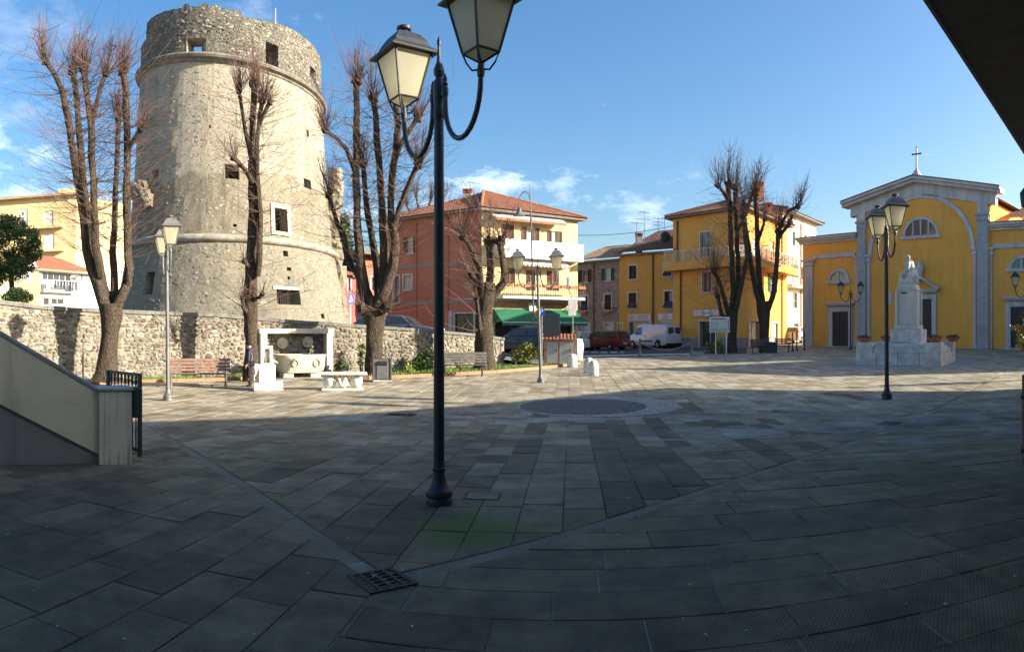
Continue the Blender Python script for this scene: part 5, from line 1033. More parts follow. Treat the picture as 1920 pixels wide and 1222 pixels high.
# giant pilasters with capitals, blocks as courses
def pilaster(x0, x1, ytop, w, off, nm, mat=TRIM, courses=6):
    u0, u1 = U(x0), U(x1); zt_ = fc.hit((x0+x1)/2, ytop)[1]
    t = None; m = MB(); fc.box(m, u0, u1, gch-.3, gch+.35, off-.02, off+.17); o = m.build(nm, mat, ch)
    for k in range(courses):
        a = gch+.35+(zt_-.5-gch-.35)*k/courses; b = gch+.35+(zt_-.5-gch-.35)*(k+1)/courses; m = MB(); fc.box(m, u0+.03, u1-.03, a+.006, b-.006, off-.02, off+.12+.004*(k % 2)); m.build('pilaster_block', mat, o)
    m = MB(); fc.box(m, u0-.05, u1+.05, zt_-.5, zt_-.38, off-.02, off+.18); fc.box(m, u0-.02, u1+.02, zt_-.38, zt_-.16, off-.02, off+.15); fc.box(m, u0-.12, u1+.12, zt_-.16, zt_, off-.02, off+.24); m.build('capital', mat, o)
PILG = M('grey_pilaster_marble', (0.40, 0.41, 0.43), (0.30, 0.31, 0.335), 1.6, .8, .25, 20)
pilaster(1611, 1627, 416, 0, PROUD, 'giant_pilaster', PILG, 8); pilaster(1834, 1856, 400, 0, PROUD, 'giant_pilaster', PILG, 8)
for x0, x1, y in ((1628.5, 1635, 478), (1827, 1833, 465)): pilaster(x0, x1, y, 0, PROUD-.03, 'arch_pilaster', TRIM, 7)
pilaster(1509, 1525, 487, 0, 0, 'corner_pilaster', TRIM, 6); pilaster(1604, 1608.5, 480, 0, 0, 'wing_pilaster', TRIM, 6); pilaster(1857.5, 1862, 464, 0, 0, 'wing_pilaster', TRIM, 6)
# pilaster continues above the capital into the gable
for x0, x1, y in ((1611, 1627, 415), (1834, 1856, 399)): u0, u1 = U(x0), U(x1); zq = fc.hit((x0+x1)/2, y)[1]; fc.part('attic_block', TRIM, ch, u0+.05, u1-.05, zq, ZE0+slope*(max(0, min(u0-uo0, uo1-u1)))-.5, PROUD-.02, PROUD+.13)
for x0, x1, y in ((1526, 1604, 476), (1862.5, 1921, 457)): u0, u1 = U(x0), U(x1) if x1 < 1920 else fc.L; zq = fc.hit((x0+x1)/2, y)[1]; m = MB(); fc.box(m, u0, u1, zq-.28, zq, -.02, .09); m.build('wing_band', TRIM, ch)
# great blind arch
def arch(cu_, cz, r, w, o0, o1, mat, nm, a0=0, a1=180, n=28, parent=None, sq=1.0):
    m = MB(); rs_ = []
    for i in range(n+1):
        a = R(a0+(a1-a0)*i/n); rs_.append([fc.p(cu_+q*math.cos(a), cz+q*sq*math.sin(a), o) for q, o in ((r, o0), (r, o1), (r+w, o1), (r+w, o0))])
    m.rings(rs_, True); return m.build(nm, mat, parent or ch)
uL, uR = U(1631.5), U(1830); ra = (uR-uL)/2; zc = fc.hit(1732, 466)[1]-.3
zap = fc.hit(1722, 366)[1]; arch((uL+uR)/2, zc, ra-.28, .3, PROUD-.02, PROUD+.1, TRIM, 'great_arch', sq=(zap-zc)/ra)
def lunette(x0, x1, yb, yt, off):
    u0, u1 = U(x0), U(x1); c_ = (u0+u1)/2; z = fc.hit((x0+x1)/2, yb)[1]; zt_ = fc.hit((x0+x1)/2, yt)[1]; r = (u1-u0)/2; sq = (zt_-z)/r
    o = arch(c_, z, r, .2, off-.02, off+.09, TRIM, 'lunette_surround', sq=sq); m = MB(); n = 20
    m.v = [fc.p(c_, z, off+.02)]+[fc.p(c_+r*math.cos(math.pi*i/n), z+r*sq*math.sin(math.pi*i/n), off+.02) for i in range(n+1)]; m.f = [(0, i, i+1) for i in range(1, n+1)]; m.build('pane', GLASS, o, fix=False)
    fc.part('lunette_sill', TRIM, o, u0-.35, u1+.35, z-.22, z-.001, off-.02, off+.16)
    for q in ((-.5, 0, .5) if r > 1 else (-.02,)):
        hgt = math.sqrt(max(0, 1-q*q))*r*sq; fc.part('mullion', TRIM, o, c_+q*r-.06, c_+q*r+.06, z, z+hgt-.01, off+.021, off+.06)
lunette(1700, 1758, 442, 412, PROUD); lunette(1558, 1588, 526, 508, 0); lunette(1897, 1935, 503, 484, 0)
def portal(x0, x1, yt, yb, off, hood):
    u0, u1, z0_, z1_ = fc.rect(x0, x1, yt, yb); z0_ = gch-.05; s = .34
    o = fc.part('door', DOORM, ch, u0, u1, z0_, z1_, off+.005, off+.05); um_ = (u0+u1)/2
    for a, b in ((u0+.05, um_-.02), (um_+.02, u1-.05)):
        for k in range(3): fc.part('door_panel', DOORM, o, a+.08, b-.08, z0_+.2+(z1_-z0_-.3)*k/3, z0_+.1+(z1_-z0_-.3)*(k+1)/3, off+.05, off+.075)
    m = MB(); fc.box(m, u0-s, u0, z0_, z1_+s, off, off+.14); fc.box(m, u1, u1+s, z0_, z1_+s, off, off+.14); fc.box(m, u0, u1, z1_, z1_+s, off, off+.137); fr_ = m.build('door_surround', TRIM, ch)
    m = MB(); fc.box(m, u0-s-.12, u1+s+.12, z1_+s+.1, z1_+s+.22, off, off+.3); fc.box(m, u0-s-.22, u1+s+.22, z1_+s+.22, z1_+s+.33, off, off+.42); m.build('door_hood', TRIM, ch)
    fc.part('threshold', TRIM, ch, u0-s-.1, u1+s+.1, gch-.25, gch+.06, off, off+.5)
    if hood:
        m = MB(); n = 14; w = (u1-u0)/2+s+.35; zb2 = z1_+s+.33
        pr = [(q/n*2-1, .75*math.cos(q/n*math.pi-math.pi/2)**2) for q in range(n+1)]
        m.rings([[fc.p(um_+x*w, zb2+y, off+.05), fc.p(um_+x*w, zb2+y, off+.5), fc.p(um_+x*w, zb2+y+.14, off+.5), fc.p(um_+x*w, zb2+y+.14, off+.05)] for x, y in pr]); m.build('curved_pediment', TRIM, ch)
        m = MB(); m.lathe(fc.p(um_, zb2+.85, off+.28), [(.22, 0), (.15, .12), (.2, .3), (.3, .6), (.27, .85), (.14, 1.02), (.16, 1.15), (.02, 1.25)], 12); m.build('finial_urn', TRIM, ch)
portal(1710, 1750, 561, 648, PROUD, True); portal(1562, 1592, 584, 650, 0, False); portal(1896, 1924, 575, 649, 0, False)
u, z = fc.hit(1668, 552); fc.part('wall_plaque', TRIM, ch, u-.28, u+.28, z-.75, z+.1, PROUD, PROUD+.05)
# cross
pc = fc.p(um, ZA+.2, .3); m = MB(); m.lathe(pc, [(.42, 0), (.38, .12), (.28, .24), (.2, .38), (.1, .5), (.08, .6)], 10); m.build('cross_base', TRIM, ch)
m = MB(); m.box(pc+Vector((0, 0, 1.35)), (.085, .085, 1.5), fc.rz); m.box(pc+Vector((0, 0, 1.62)), (.66, .08, .09), fc.rz)
for dx, dz in ((-.33, .0), (.33, 0), (0, .47)): m.ball(pc+cu*dx+Vector((0, 0, 1.62+dz)), .07, 6, 4)
m.build('cross', IRON, ch)
# ================================================================== HOUSES AT THE FAR LEFT
YA = plaster('apartment_yellow_render', (0.70, 0.54, 0.28), .9, (0.45, 0.35, 0.2), .3); a, b = pd(-40, 104), pd(143, 98)
t = thing('apartment_block', 'pale yellow apartment block with balconies and flag', 'apartments', a); f = Fac(a, b, 0, zz(366, 98), t)
f.window(82, 100, 395, 423, CURTAIN, WHITEP, None, rows=4, name='balcony_door', cols=2); f.window(83, 102, 438, 467, WHITEP, WHITEP, None, rows=1, cols=1); f.window(36, 52, 392, 425, WHITEP, WHITEP, None, rows=1, cols=1, name='balcony_door')
f.wall(YA); e = Vector((.25, .97, 0))*10; back_walls(t, [a, a+e, b+e, b], 0, f.z1, YA)
m = MB(); f.box(m, -.5, f.L+.2, f.z1, f.z1+.3, -10, .9); m.build('roof_slab', M('roof_edge_brown', (0.42, 0.28, 0.16), None, 4, .9), t)
m = MB(); f.box(m, f.L-3.0, f.L-.6, f.z1+.3, f.z1+1.2, -6, -.5); m.build('roof_hut', YA, t)
for y, x0, x1 in ((424, 40, 120), (468, 78, 121)):
    u0, u1 = f.hit(x0, y)[0], f.hit(x1, y)[0]; z = f.hit(x1, y)[1]; f.part('balcony_slab', YA, t, u0, u1, z-.25, z, .003, 1.1); m = MB(); f.box(m, u0, u1, z+.95, z+.99, 1.04, 1.08); rl = m.build('railing', IRON, t)
    for i in range(24): q = u0+(u1-u0)*i/23; f.part('railing_bar', IRON, rl, q-.012, q+.012, z, z+.95, 1.05, 1.07)
u, z = f.hit(51, 412); m = MB(); m.tube([f.p(u, z-.8, .9), f.p(u, z+1.2, 1.3)], .025, 5); fl_ = m.build('flagpole', WHITEP, t)
for k, mt in enumerate((SHGREEN, WHITEP, SIGNR)):
    m = MB(); q = [f.p(u-.25*k, z+1.15-.2*k, 1.28), f.p(u-.25*(k+1), z+1.15-.2*(k+1), 1.35), f.p(u-.25*(k+1), z+.55-.2*(k+1), 1.28), f.p(u-.25*k, z+.5-.2*k, 1.2)]; m.quad(*q); m.build('flag_stripe', mt, fl_, fix=False)
# white house with laundry
WH = plaster('whitewash', (0.78, 0.76, 0.70), .9, (0.5, 0.48, 0.42), .25); a, b = pd(73, 72), pd(170, 77); zt_ = zz(507, 72)
t = thing('laundry_house', 'white house under a red tile roof with laundry on its balcony', 'house', a); f = Fac(a, b, 0, zt_, t)
f.window(79, 134, 511, 526, GLASS, WHITEP, None, rows=1, cols=5, name='veranda_glazing'); f.window(81, 92, 558, 571, GLASS, SHBROWN, None, rows=1, cols=1, name='door'); f.window(96, 121, 559, 571, GLASS, WHITEP, None, rows=1, cols=2); f.window(149, 156, 514, 527, GLASS, WHITEP, None, rows=1)
f.wall(WH); e = Vector((-.3, .95, 0))*8; back_walls(t, [a, a+e, b+e, b], 0, zt_, WH)
z = f.hit(100, 546)[1]; u0, u1 = f.hit(74, 546)[0]+.02, f.hit(134, 546)[0]; f.part('balcony_slab', WH, t, u0, u1, z-.15, z, .003, .8); f.part('balcony_parapet', WH, t, u0, u1, z, z+.1, .7, .8)
m = MB(); o_ = -f.N*(-.6); z1 = zz(505, 72); roof_face(m, f.p(-1.9, z1, .7), f.p(f.L+.5, z1, .7), f.p(-.4, zz(477, 79), -6.5), f.p(f.L, zz(477, 79), -6.5)); m.build('roof', ROOFM, t, fix=False)
f.part('eave', EAVEM, t, -1.9, f.L+.5, z1-.2, z1-.06, .0, .6)
CLO = [M('laundry_dark', (0.03, 0.035, 0.05), None, 5, .9), M('laundry_pale', (0.66, 0.58, 0.52), None, 5, .9), M('laundry_grey', (0.10, 0.10, 0.12), None, 5, .9)]
zl = f.hit(100, 529)[1]; cl = MB(); cl.tube([f.p(u0+.1, zl+.12, .95), f.p(u1, zl+.12, .95)], .012, 4); cl.build('clothes_line', WHITEP, t); rr = random.Random(6); q = u0+.15; k = 0
while q < u1-.3:
    w = rr.uniform(.3, .55); hgt = rr.uniform(.6, 1.1); m = MB(); rows = []
    for i in range(4): rows.append([f.p(q+w*j/4+rr.uniform(-.01, .01), zl+.11-hgt*i/3, .95+.04*math.sin(j*2.2+i)) for j in range(5)])
    m.rings(rows, False, False); m.build('garment', CLO[1 if k < 2 else (0 if k % 3 else 2)], t, fix=False); q += w+.03; k += 1
m = MB(); u, z = f.hit(139, 521); m.lathe(f.p(u, z, .6), [(.0, 0), (.25, .02), (.42, .1), (.45, .14)], 14); d_ = m.build('satellite_dish', WHITEP, t)
# tan gable shed left of it, yellow garden wall
a, b = pd(30, 70), pd(76, 72); t = thing('tan_side_house', 'tan rendered house flank with sloping white verge and barred window', 'house', a); TAN = plaster('tan_render', (0.46, 0.33, 0.17), .88); f = Fac(a, b, 0, zz(512, 71), t); f.window(47, 62, 505, 528, CURTAIN, STONEW, None, cols=4, rows=1); f.wall(TAN); back_walls(t, [a, a+Vector((-.5, 4, 0)), b+Vector((-.5, 4, 0))], 0, f.z1, TAN)
m = MB(); m.hexa([f.p(-1.2, zz(545, 70), .1), f.p(f.L*.85, zz(500, 71), .1), f.p(f.L*.85, zz(500, 71), -.3), f.p(-1.2, zz(545, 70), -.3), f.p(-1.2, zz(520, 70), .1), f.p(f.L*.75, zz(490, 71), .1), f.p(f.L*.75, zz(490, 71), -.3), f.p(-1.2, zz(520, 70), -.3)]); m.build('verge', WHITEP, t)
a, b = pd(-90, 61), pd(32, 66); t = thing('garden_wall', 'low sunlit yellow garden wall below the round pine', 'wall', a); f = Fac(a, b, 0, zz(505, 64), t); f.wall(YA); f.part('coping', WHITEP, t, 0, f.L, f.z1, f.z1+.1, -.2, .1)
# brick-orange building seen through the tree
a, b = pd(176, 104), pd(262, 108); t = thing('brick_orange_building', 'orange and white building seen between the tree limbs', 'building', a); f = Fac(a, b, 0, zz(449, 104), t)
for x0, x1, y0, y1 in ((193, 204, 453, 468), (222, 232, 455, 468), (183, 190, 453, 466)): f.window(x0, x1, y0, y1, GLASS, WHITEP, None, rows=1)
f.wall(TERRA); f.part('roof_slab', EAVEM, t, -.5, f.L+.5, f.z1, f.z1+.3, -6, .6)
for y in (475, 500): z = f.hit(210, y)[1]; f.part('balcony_parapet', WHITEP, t, .2, f.L-.3, z-.45, z+.6, .003, .8)
# small red house right of the tower
a, b = pd(626, 46.5), pd(664, 48); t = thing('little_red_house', 'small red house with clay roof beside the tower foot', 'house', a); f = Fac(a, b, 0, zz(516, 46.5), t); PINK = plaster('faded_pink_render', (0.42, 0.12, 0.10), .85); f.window(652, 657, 522, 546, GLASS, STONEW, None, surround=STONEW, rows=2); f.wall(PINK); e = Vector((0, 5, 0)); back_walls(t, [a, a+e, b+e, b], 0, f.z1, PINK)
m = MB(); z1 = f.z1; roof_face(m, f.p(-.6, z1, .5), f.p(f.L+.4, z1, .5), f.p(-.6, zz(482, 49), -4), f.p(f.L+.4, zz(482, 49), -4)); m.build('roof', ROOFM, t, fix=False)
a, b = pd(676, 58), pd(735, 60); t = thing('grey_roof_house', 'house with flat grey eave behind the forked tree', 'house', a); f = Fac(a, b, 0, zz(478, 58), t); f.window(695, 702, 520, 545, GLASS, STONEW, None, surround=STONEW, rows=2); f.window(709, 715, 494, 515, GLASS, STONEW, None); f.wall(RED); f.part('eave', EAVEM, t, -.8, f.L+.5, f.z1, f.z1+.35, -6, 1.0); back_walls(t, [a, a+Vector((0, 6, 0)), b+Vector((0, 6, 0)), b], 0, f.z1, RED)

# ================================================================== LAMP POSTS
def make_lamp(iron, label, name='lamp_post'):
    """built at the origin, arms along local X; 4.35 m to the finial, lanterns at +-0.68"""
    t = thing(name, label, 'lamp post')
    m = MB(); m.lathe((0, 0, 0), [(.125, 0), (.128, .05), (.118, .065), (.128, .08), (.13, .12), (.118, .135), (.10, .15), (.075, .20), (.058, .27), (.054, .31)], 20); m.build('base', iron, t, True, True)
    m = MB(); m.lathe((0, 0, 0), [(.053, .30), (.064, .315), (.064, .335), (.053, .345), (.048, 2.0), (.046, 3.62)], 16); m.build('pole', iron, t, True, True)
    m = MB(); m.lathe((0, 0, 0), [(.05, 3.60), (.056, 3.62), (.056, 3.68), (.045, 3.72), (.055, 3.76), (.058, 3.86), (.052, 3.94), (.03, 3.98), (.05, 4.02), (.052, 4.05), (.035, 4.1), (.022, 4.13), (.012, 4.27), (.02, 4.30), (.018, 4.33), (.003, 4.37)], 16); m.build('finial', iron, t, True, True)
    for s in (-1, 1):
        m = MB(); pts = []
        for i in range(15):
            a = math.pi*i/14; pts.append((s*(.11+.285*(1-math.cos(a))), 0, 3.72+.06*i/14-.42*math.sin(a)))
        pts = [(s*.105, 0, 3.86)]+pts; m.tube(pts, .024, 8); ar = m.build('arm', iron, t, True, True)
        m = MB(); m.box((s*.07, 0, 3.82), (.09, .03, .05)); m.lathe((s*.105, 0, 3.78), [(.03, 0), (.034, .03), (.034, .07), (.022, .09), (.03, .11), (.02, .13), (.024, .16), (.003, .21)], 10); m.build('bracket', iron, ar, True, True)
        X = s*.68; zb = 3.86
        m = MB(); m.lathe((X, 0, zb-.08), [(.03, 0), (.036, .04), (.028, .09), (.02, .13)], 10)
        for k in range(4):
            a = math.pi/4+k*math.pi/2; dx, dy = math.cos(a), math.sin(a); m.tube([(X+dx*.02, dy*.02, zb-.02), (X+dx*.075, dy*.075, zb-.025), (X+dx*.125, dy*.125, zb+.04), (X+dx*.158, dy*.158, zb+.12)], .009, 5)
        lt = m.build('lantern', iron, t, True, True)
        b0, b1, zl, zh = .112, .205, zb+.12, zb+.56
        fr = MB(); cs = [(-1, -1), (1, -1), (1, 1), (-1, 1)]
        for i, (cx, cy) in enumerate(cs):
            nx_, ny_ = cs[(i+1) % 4]
            fr.tube([(X+cx*b0, cy*b0, zl), (X+cx*b1, cy*b1, zh)], .012, 5); fr.tube([(X+cx*b0, cy*b0, zl), (X+nx_*b0, ny_*b0, zl)], .012, 5); fr.tube([(X+cx*b1, cy*b1, zh), (X+nx_*b1, ny_*b1, zh)], .012, 5); fr.tube([(X+cx*b0, cy*b0, zl), (X, 0, zb+.03)], .010, 5)
            g = MB(); k = .97; g.quad((X+cx*b0*k, cy*b0*k, zl), (X+nx_*b0*k, ny_*b0*k, zl), (X+nx_*b1*k, ny_*b1*k, zh), (X+cx*b1*k, cy*b1*k, zh)); g.build('pane', LANTGLASS, lt, False, True, fix=False)
            g = MB(); g.add([(X+cx*b0*k, cy*b0*k, zl), (X+nx_*b0*k, ny_*b0*k, zl), (X, 0, zb+.035)], [(0, 1, 2)]); g.build('lower_pane', LANTGLASS, lt, False, True, fix=False)
        fr.build('glazing_frame', iron, lt, False, True)
        rf = MB(); rings_ = []
        for r_, z in ((.265, zh-.005), (.27, zh+.012), (.20, zh+.07), (.18, zh+.12), (.125, zh+.20), (.07, zh+.235)): rings_.append([Vector((X+sx*r_, sy*r_, z)) for sx, sy in cs])
        rf.rings(rings_); rf.build('lantern_roof', iron, lt, False, True)
        cp = MB(); cp.lathe((X, 0, zh+.235), [(.05, 0), (.045, .02), (.075, .035), (.078, .06), (.05, .075), (.02, .085)], 14); cp.build('vent_cap', iron, lt, True, True)
    return t
def lamp_at(t, p, ang, sc=1.0, lean=(0, 0)): t.location = p; t.rotation_euler = (lean[0], lean[1], ang); t.scale = (sc,)*3
GR = 'twin lantern lamp posts of the square'
L0 = make_lamp(IRON, 'tallest looking twin lantern lamp post, dark, standing alone in the shade'); L0['group'] = GR
L1 = copy_tree(L0); L1['label'] = 'dark twin lantern lamp post in front of the church monument'
L2 = copy_tree(L0); L2['label'] = 'twin lantern lamp post by the church side door'
L3 = copy_tree(L0); L3['label'] = 'twin lantern lamp post cut by the picture edge near the church'
L4 = make_lamp(GREYIRON, 'leaning grey twin lantern lamp post beside the wooden bench'); L4['group'] = GR
L5 = copy_tree(L4); L5['label'] = 'grey twin lantern lamp post before the cream shop house'
p = G(823, 946); d = dist(p); sc = (zz(68, d)-p.z)/4.37; a_ = math.atan2(-.58, .36)+R(6); lamp_at(L0, p, a_, sc)
p = G(1663, 748); d = dist(p); sc = (zz(402, d)-p.z)/4.37; lamp_at(L1, p, R(-104), sc, (R(.0), R(-.9)))
p = G(1595, 655.5); d = dist(p); sc = (zz(537, d)-p.z)/4.37; lamp_at(L2, p, R(-28), sc)
p = pd(1927, 36); p.z = gz(p.x, p.y); lamp_at(L3, p, R(-40), sc)
p = G(315, 751); d = dist(p); sc = (zz(437, d)-p.z)/4.37; lamp_at(L4, p, R(-52), sc, (0, R(-3.3)))
p = G(1014, 717); d = dist(p); sc = (zz(485, d)-p.z)/4.37; lamp_at(L5, p, R(0), sc, (0, R(-1.7)))
# tall street lamp with a single hanging bell
p = G(1002, 668); d = dist(p); t = thing('street_lamp', 'tall slim street lamp with one hanging bell shade on a crook', 'street lamp', p); zt_ = zz(348, d); k = d/F
m = MB(); m.tube([p, p+Vector((0, 0, .25)), p+Vector((0, 0, .26)), p+Vector((0, 0, zt_-p.z))-pd(1002, 1).cross(Vector((0, 0, 1)))*0+ (pd(994, d)-pd(1002, d))], [.11, .10, .06, .03], 10); m.build('pole', GREYIRON, t)
tp_ = pd(995, d); m = MB(); pts = []
za, zb_ = zz(420, d), zz(376, d)
pts = [W(995, 418, d), W(994.5, 376, d), W(992, 364, d), W(986, 359.5, d), W(979, 361, d), W(974.5, 370, d), W(973.5, 386, d)]; m.tube(pts, .035, 7); m.build('crook', GREYIRON, t)
c = W(973.5, 404, d); m = MB(); m.lathe(c, [(.42, -.02), (.40, .02), (.2, .16), (.13, .36), (.10, .5), (.04, .56)], 16); m.build('bell_shade', GREYIRON, t, True)
m = MB(); m.lathe(p+Vector((0, 0, .9)), [(.1, 0), (.13, .05), (.1, .1)], 10); m.build('collar', GREYIRON, t); m = MB(); m.lathe(W(996, 410, d), [(.05, -.1), (.075, 0), (.05, .1)], 8); m.build('collar', GREYIRON, t)

# ================================================================== TREES
def tree(name, label, base, limbs, d, seed, spray=(70, 1.6), side=(60, 2.2), twr=.011, group='pollarded lime trees', ivy=0, up=1.0):
    """limbs: lists of (px, py, radius px, depth m); the first is the trunk"""
    rr = random.Random(seed); t = thing(name, label, 'tree', base, group); k = d/F; m = MB(); ends = []; segs = []
    fw = pd(960, 1); fw = Vector((base.x, base.y, 0)).normalized()
    for li, lb in enumerate(limbs):
        pts, rad = [], []
        for q in lb:
            px, py, r = q[:3]; dp = q[3] if len(q) > 3 else 0
            pts.append(W(px, py, d)+fw*dp); rad.append(r*k*(.95 if li == 0 else .80))
        # subdivide with a little wander
        P, Rr = [pts[0]], [rad[0]]
        for i in range(len(pts)-1):
            n = max(1, int((pts[i+1]-pts[i]).length/.35))
            for j in range(1, n+1):
                f = j/n; v = pts[i].lerp(pts[i+1], f); w = rad[i]+(rad[i+1]-rad[i])*f
                if j < n: v = v+Vector((mnoise.noise(v*1.7), mnoise.noise(v*1.7+Vector((9, 0, 0))), 0))*w*.35
                P.append(v); Rr.append(w*(1+.10*mnoise.noise(v*3.1)))
        m.tube(P, Rr, 12 if li == 0 else 9, True, .22)
        if li: ends.append((P[-1], Rr[-1], (P[-1]-P[max(0, len(P)-4)]).normalized())); segs.append((P, Rr))
        if li:
            m.ball(P[-1], Rr[-1]*1.5, 9, 7, .7)
            for _ in range(4): a = rr.uniform(0, 6.28); m.ball(P[-1]+Vector((math.cos(a), math.sin(a), rr.uniform(-1.2, .5)))*Rr[-1], Rr[-1]*rr.uniform(.5, .85), 7, 5, .7)
            for _ in range(max(1, len(P)//5)):
                j = rr.randrange(len(P)//3, len(P)); a = rr.uniform(0, 6.28); m.ball(P[j]+Vector((math.cos(a), math.sin(a), 0))*Rr[j]*.8, Rr[j]*rr.uniform(.35, .7), 6, 5, .5)
    m.build('trunk', BARK, t, True)
    tw = MB()
    def twig(p, dr, L, bend, r0, n=5, sub=0):
        pts = [p]; v = dr.normalized(); q = p.copy(); 
        for i in range(n):
            v = (v+bend*(1.0/n)+Vector((rr.gauss(0, .08), rr.gauss(0, .08), rr.gauss(0, .08)))).normalized(); q = q+v*(L/n); pts.append(q)
        tw.tube(pts, [r0*(1-.75*i/n) for i in range(n+1)], 3, False)
        for _ in range(sub):
            i = rr.randrange(1, n); dv = (v*.6+Vector((rr.gauss(0, .6), rr.gauss(0, .6), rr.gauss(.2, .5)))); twig(pts[i], dv, L*rr.uniform(.25, .5), bend*.6, r0*.6, 3)
    for (P0_, r0, dr), (Pq, _r) in zip(ends, segs):
        ln = sum((b_-a_).length for a_, b_ in zip(Pq, Pq[1:])); q_ = min(1, max(.18, ln/2.2))
        for _ in range(int(spray[0]*q_*.09)+1):    # stouter shoots from the knuckle, each with its own side twigs
            a = rr.uniform(0, 6.283); s = abs(rr.gauss(.25, .5)); twig(P0_, Vector((math.cos(a)*s, math.sin(a)*s, up))+dr*.4, spray[1]*(.4+.6*q_)*rr.uniform(.6, 1.1), Vector((0, 0, .5)), twr*rr.uniform(1.8, 2.8), 6, 5)
        for _ in range(int(spray[0]*q_*.75*rr.uniform(.7, 1.2))):
            a = rr.uniform(0, 6.283); s = abs(rr.gauss(0, .75)); v = Vector((math.cos(a)*s, math.sin(a)*s, 1.0*up))+dr*.3
            twig(P0_+Vector((math.cos(a), math.sin(a), rr.uniform(-.6, .6)))*r0*1.1, v, spray[1]*(.45+.55*q_)*rr.uniform(.3, 1.2), Vector((0, 0, .75)), twr*rr.uniform(.6, 1.05))
    for P, Rr in segs:
        L = len(P)
        for _ in range(int(side[0]*min(1.4, L/14))):
            j = rr.randrange(int(L*.25), L); a = rr.uniform(0, 6.283); v = Vector((math.cos(a), math.sin(a), rr.uniform(-.15, .55)))
            twig(P[j]+Vector((v.x, v.y, 0))*Rr[j]*.9, v, side[1]*rr.uniform(.3, 1.1), Vector((0, 0, rr.uniform(-.2, .9))), twr*rr.uniform(.7, 1.2), 6, rr.choice((0, 1, 2)))
    tw.build('crown', TWIG, t, fix=False)
    return t
b = G(200, 712); d = 21.9
tree('pollarded_tree', 'broad pollarded tree with five upright limbs before the wall end', b, [
    [(198, 716, 30), (200, 700, 23), (204, 660, 19), (207, 625, 18), (208, 598, 22), (208, 570, 22)],
    [(205, 600, 16), (193, 565, 15), (183, 530, 15), (171, 500, 13), (163, 470, 12), (158, 420, 10), (150, 360, 10), (140, 300, 9, -.3), (131, 240, 8, -.5), (120, 185, 7, -.6), (106, 155, 6, -.7), (90, 134, 5.5, -.8)],
    [(206, 595, 14, .3), (199, 555, 14, .4), (188, 515, 13, .5), (177, 480, 11, .6), (166, 420, 10, .6), (155, 340, 9, .6), (149, 260, 8, .6), (143, 187, 7, .6), (135, 118, 7.5, .6)],
    [(190, 520, 10, -.2), (181, 470, 10, -.4), (177, 400, 9, -.5), (174, 320, 9, -.5), (172, 250, 9, -.5), (164, 190, 7, -.5), (158, 142, 7.5, -.5)],
    [(172, 250, 6, -.5), (180, 210, 5.5, -.6), (190, 175, 5, -.7), (198, 156, 5, -.8)],
    [(213, 585, 11, .2), (215, 545, 10, .3), (215, 510, 9, .4), (212, 470, 8, .5), (215, 400, 7.5, .6), (218, 330, 6.5, .6), (221, 260, 6, .6), (223, 214, 6, .6)],
    [(212, 592, 15), (224, 562, 14), (238, 535, 12), (243, 505, 11), (239, 460, 10), (238, 400, 9.5), (238, 320, 9), (238, 240, 8.5), (236, 180, 8), (231, 134, 8)],
    [(238, 285, 6), (247, 272, 5.5, -.3), (263, 250, 5, -.5)]], d, 31, (100, 1.45), (125, 3.0), .009)
b = G(470, 714); d = 23.6
tree('pollarded_tree', 'slender pollarded tree standing against the tower front', b, [
    [(469, 717, 17), (470, 690, 14), (471, 640, 12), (470, 600, 13), (468, 575, 16), (470, 540, 14), (472, 500, 13), (476, 450, 12), (477, 390, 12), (475, 340, 10), (473, 300, 9)],
    [(473, 320, 8), (473, 278, 8), (474, 222, 7.5), (476, 190, 7), (477, 156, 7.5)], [(483, 520, 7, -.3), (487, 470, 6.5, -.4), (488, 400, 6, -.3), (482, 330, 6, -.2), (481, 278, 5.5, -.3), (487, 222, 5, -.3), (491, 196, 5.5, -.3)],
    [(472, 300, 6, .2), (467, 270, 5.5, .3), (459, 236, 4.5, .4), (455, 209, 4, .4), (448, 164, 4.5, .4)], [(487, 240, 4, -.3), (494, 220, 4, -.4), (505, 200, 4.5, -.5)], [(474, 345, 6, -.2), (464, 330, 5.5, -.4), (452, 316, 5, -.5), (439, 303, 5, -.6)],
    [(462, 585, 6, -.3), (456, 575, 5, -.4), (455, 560, 4, -.4)], [(466, 500, 6, -.2), (458, 492, 4.5, -.4)], [(484, 560, 5, -.3), (492, 552, 4, -.4)]], d, 32, (80, 1.35), (90, 3.0), .009)
b = G(700, 716); d = 25.2
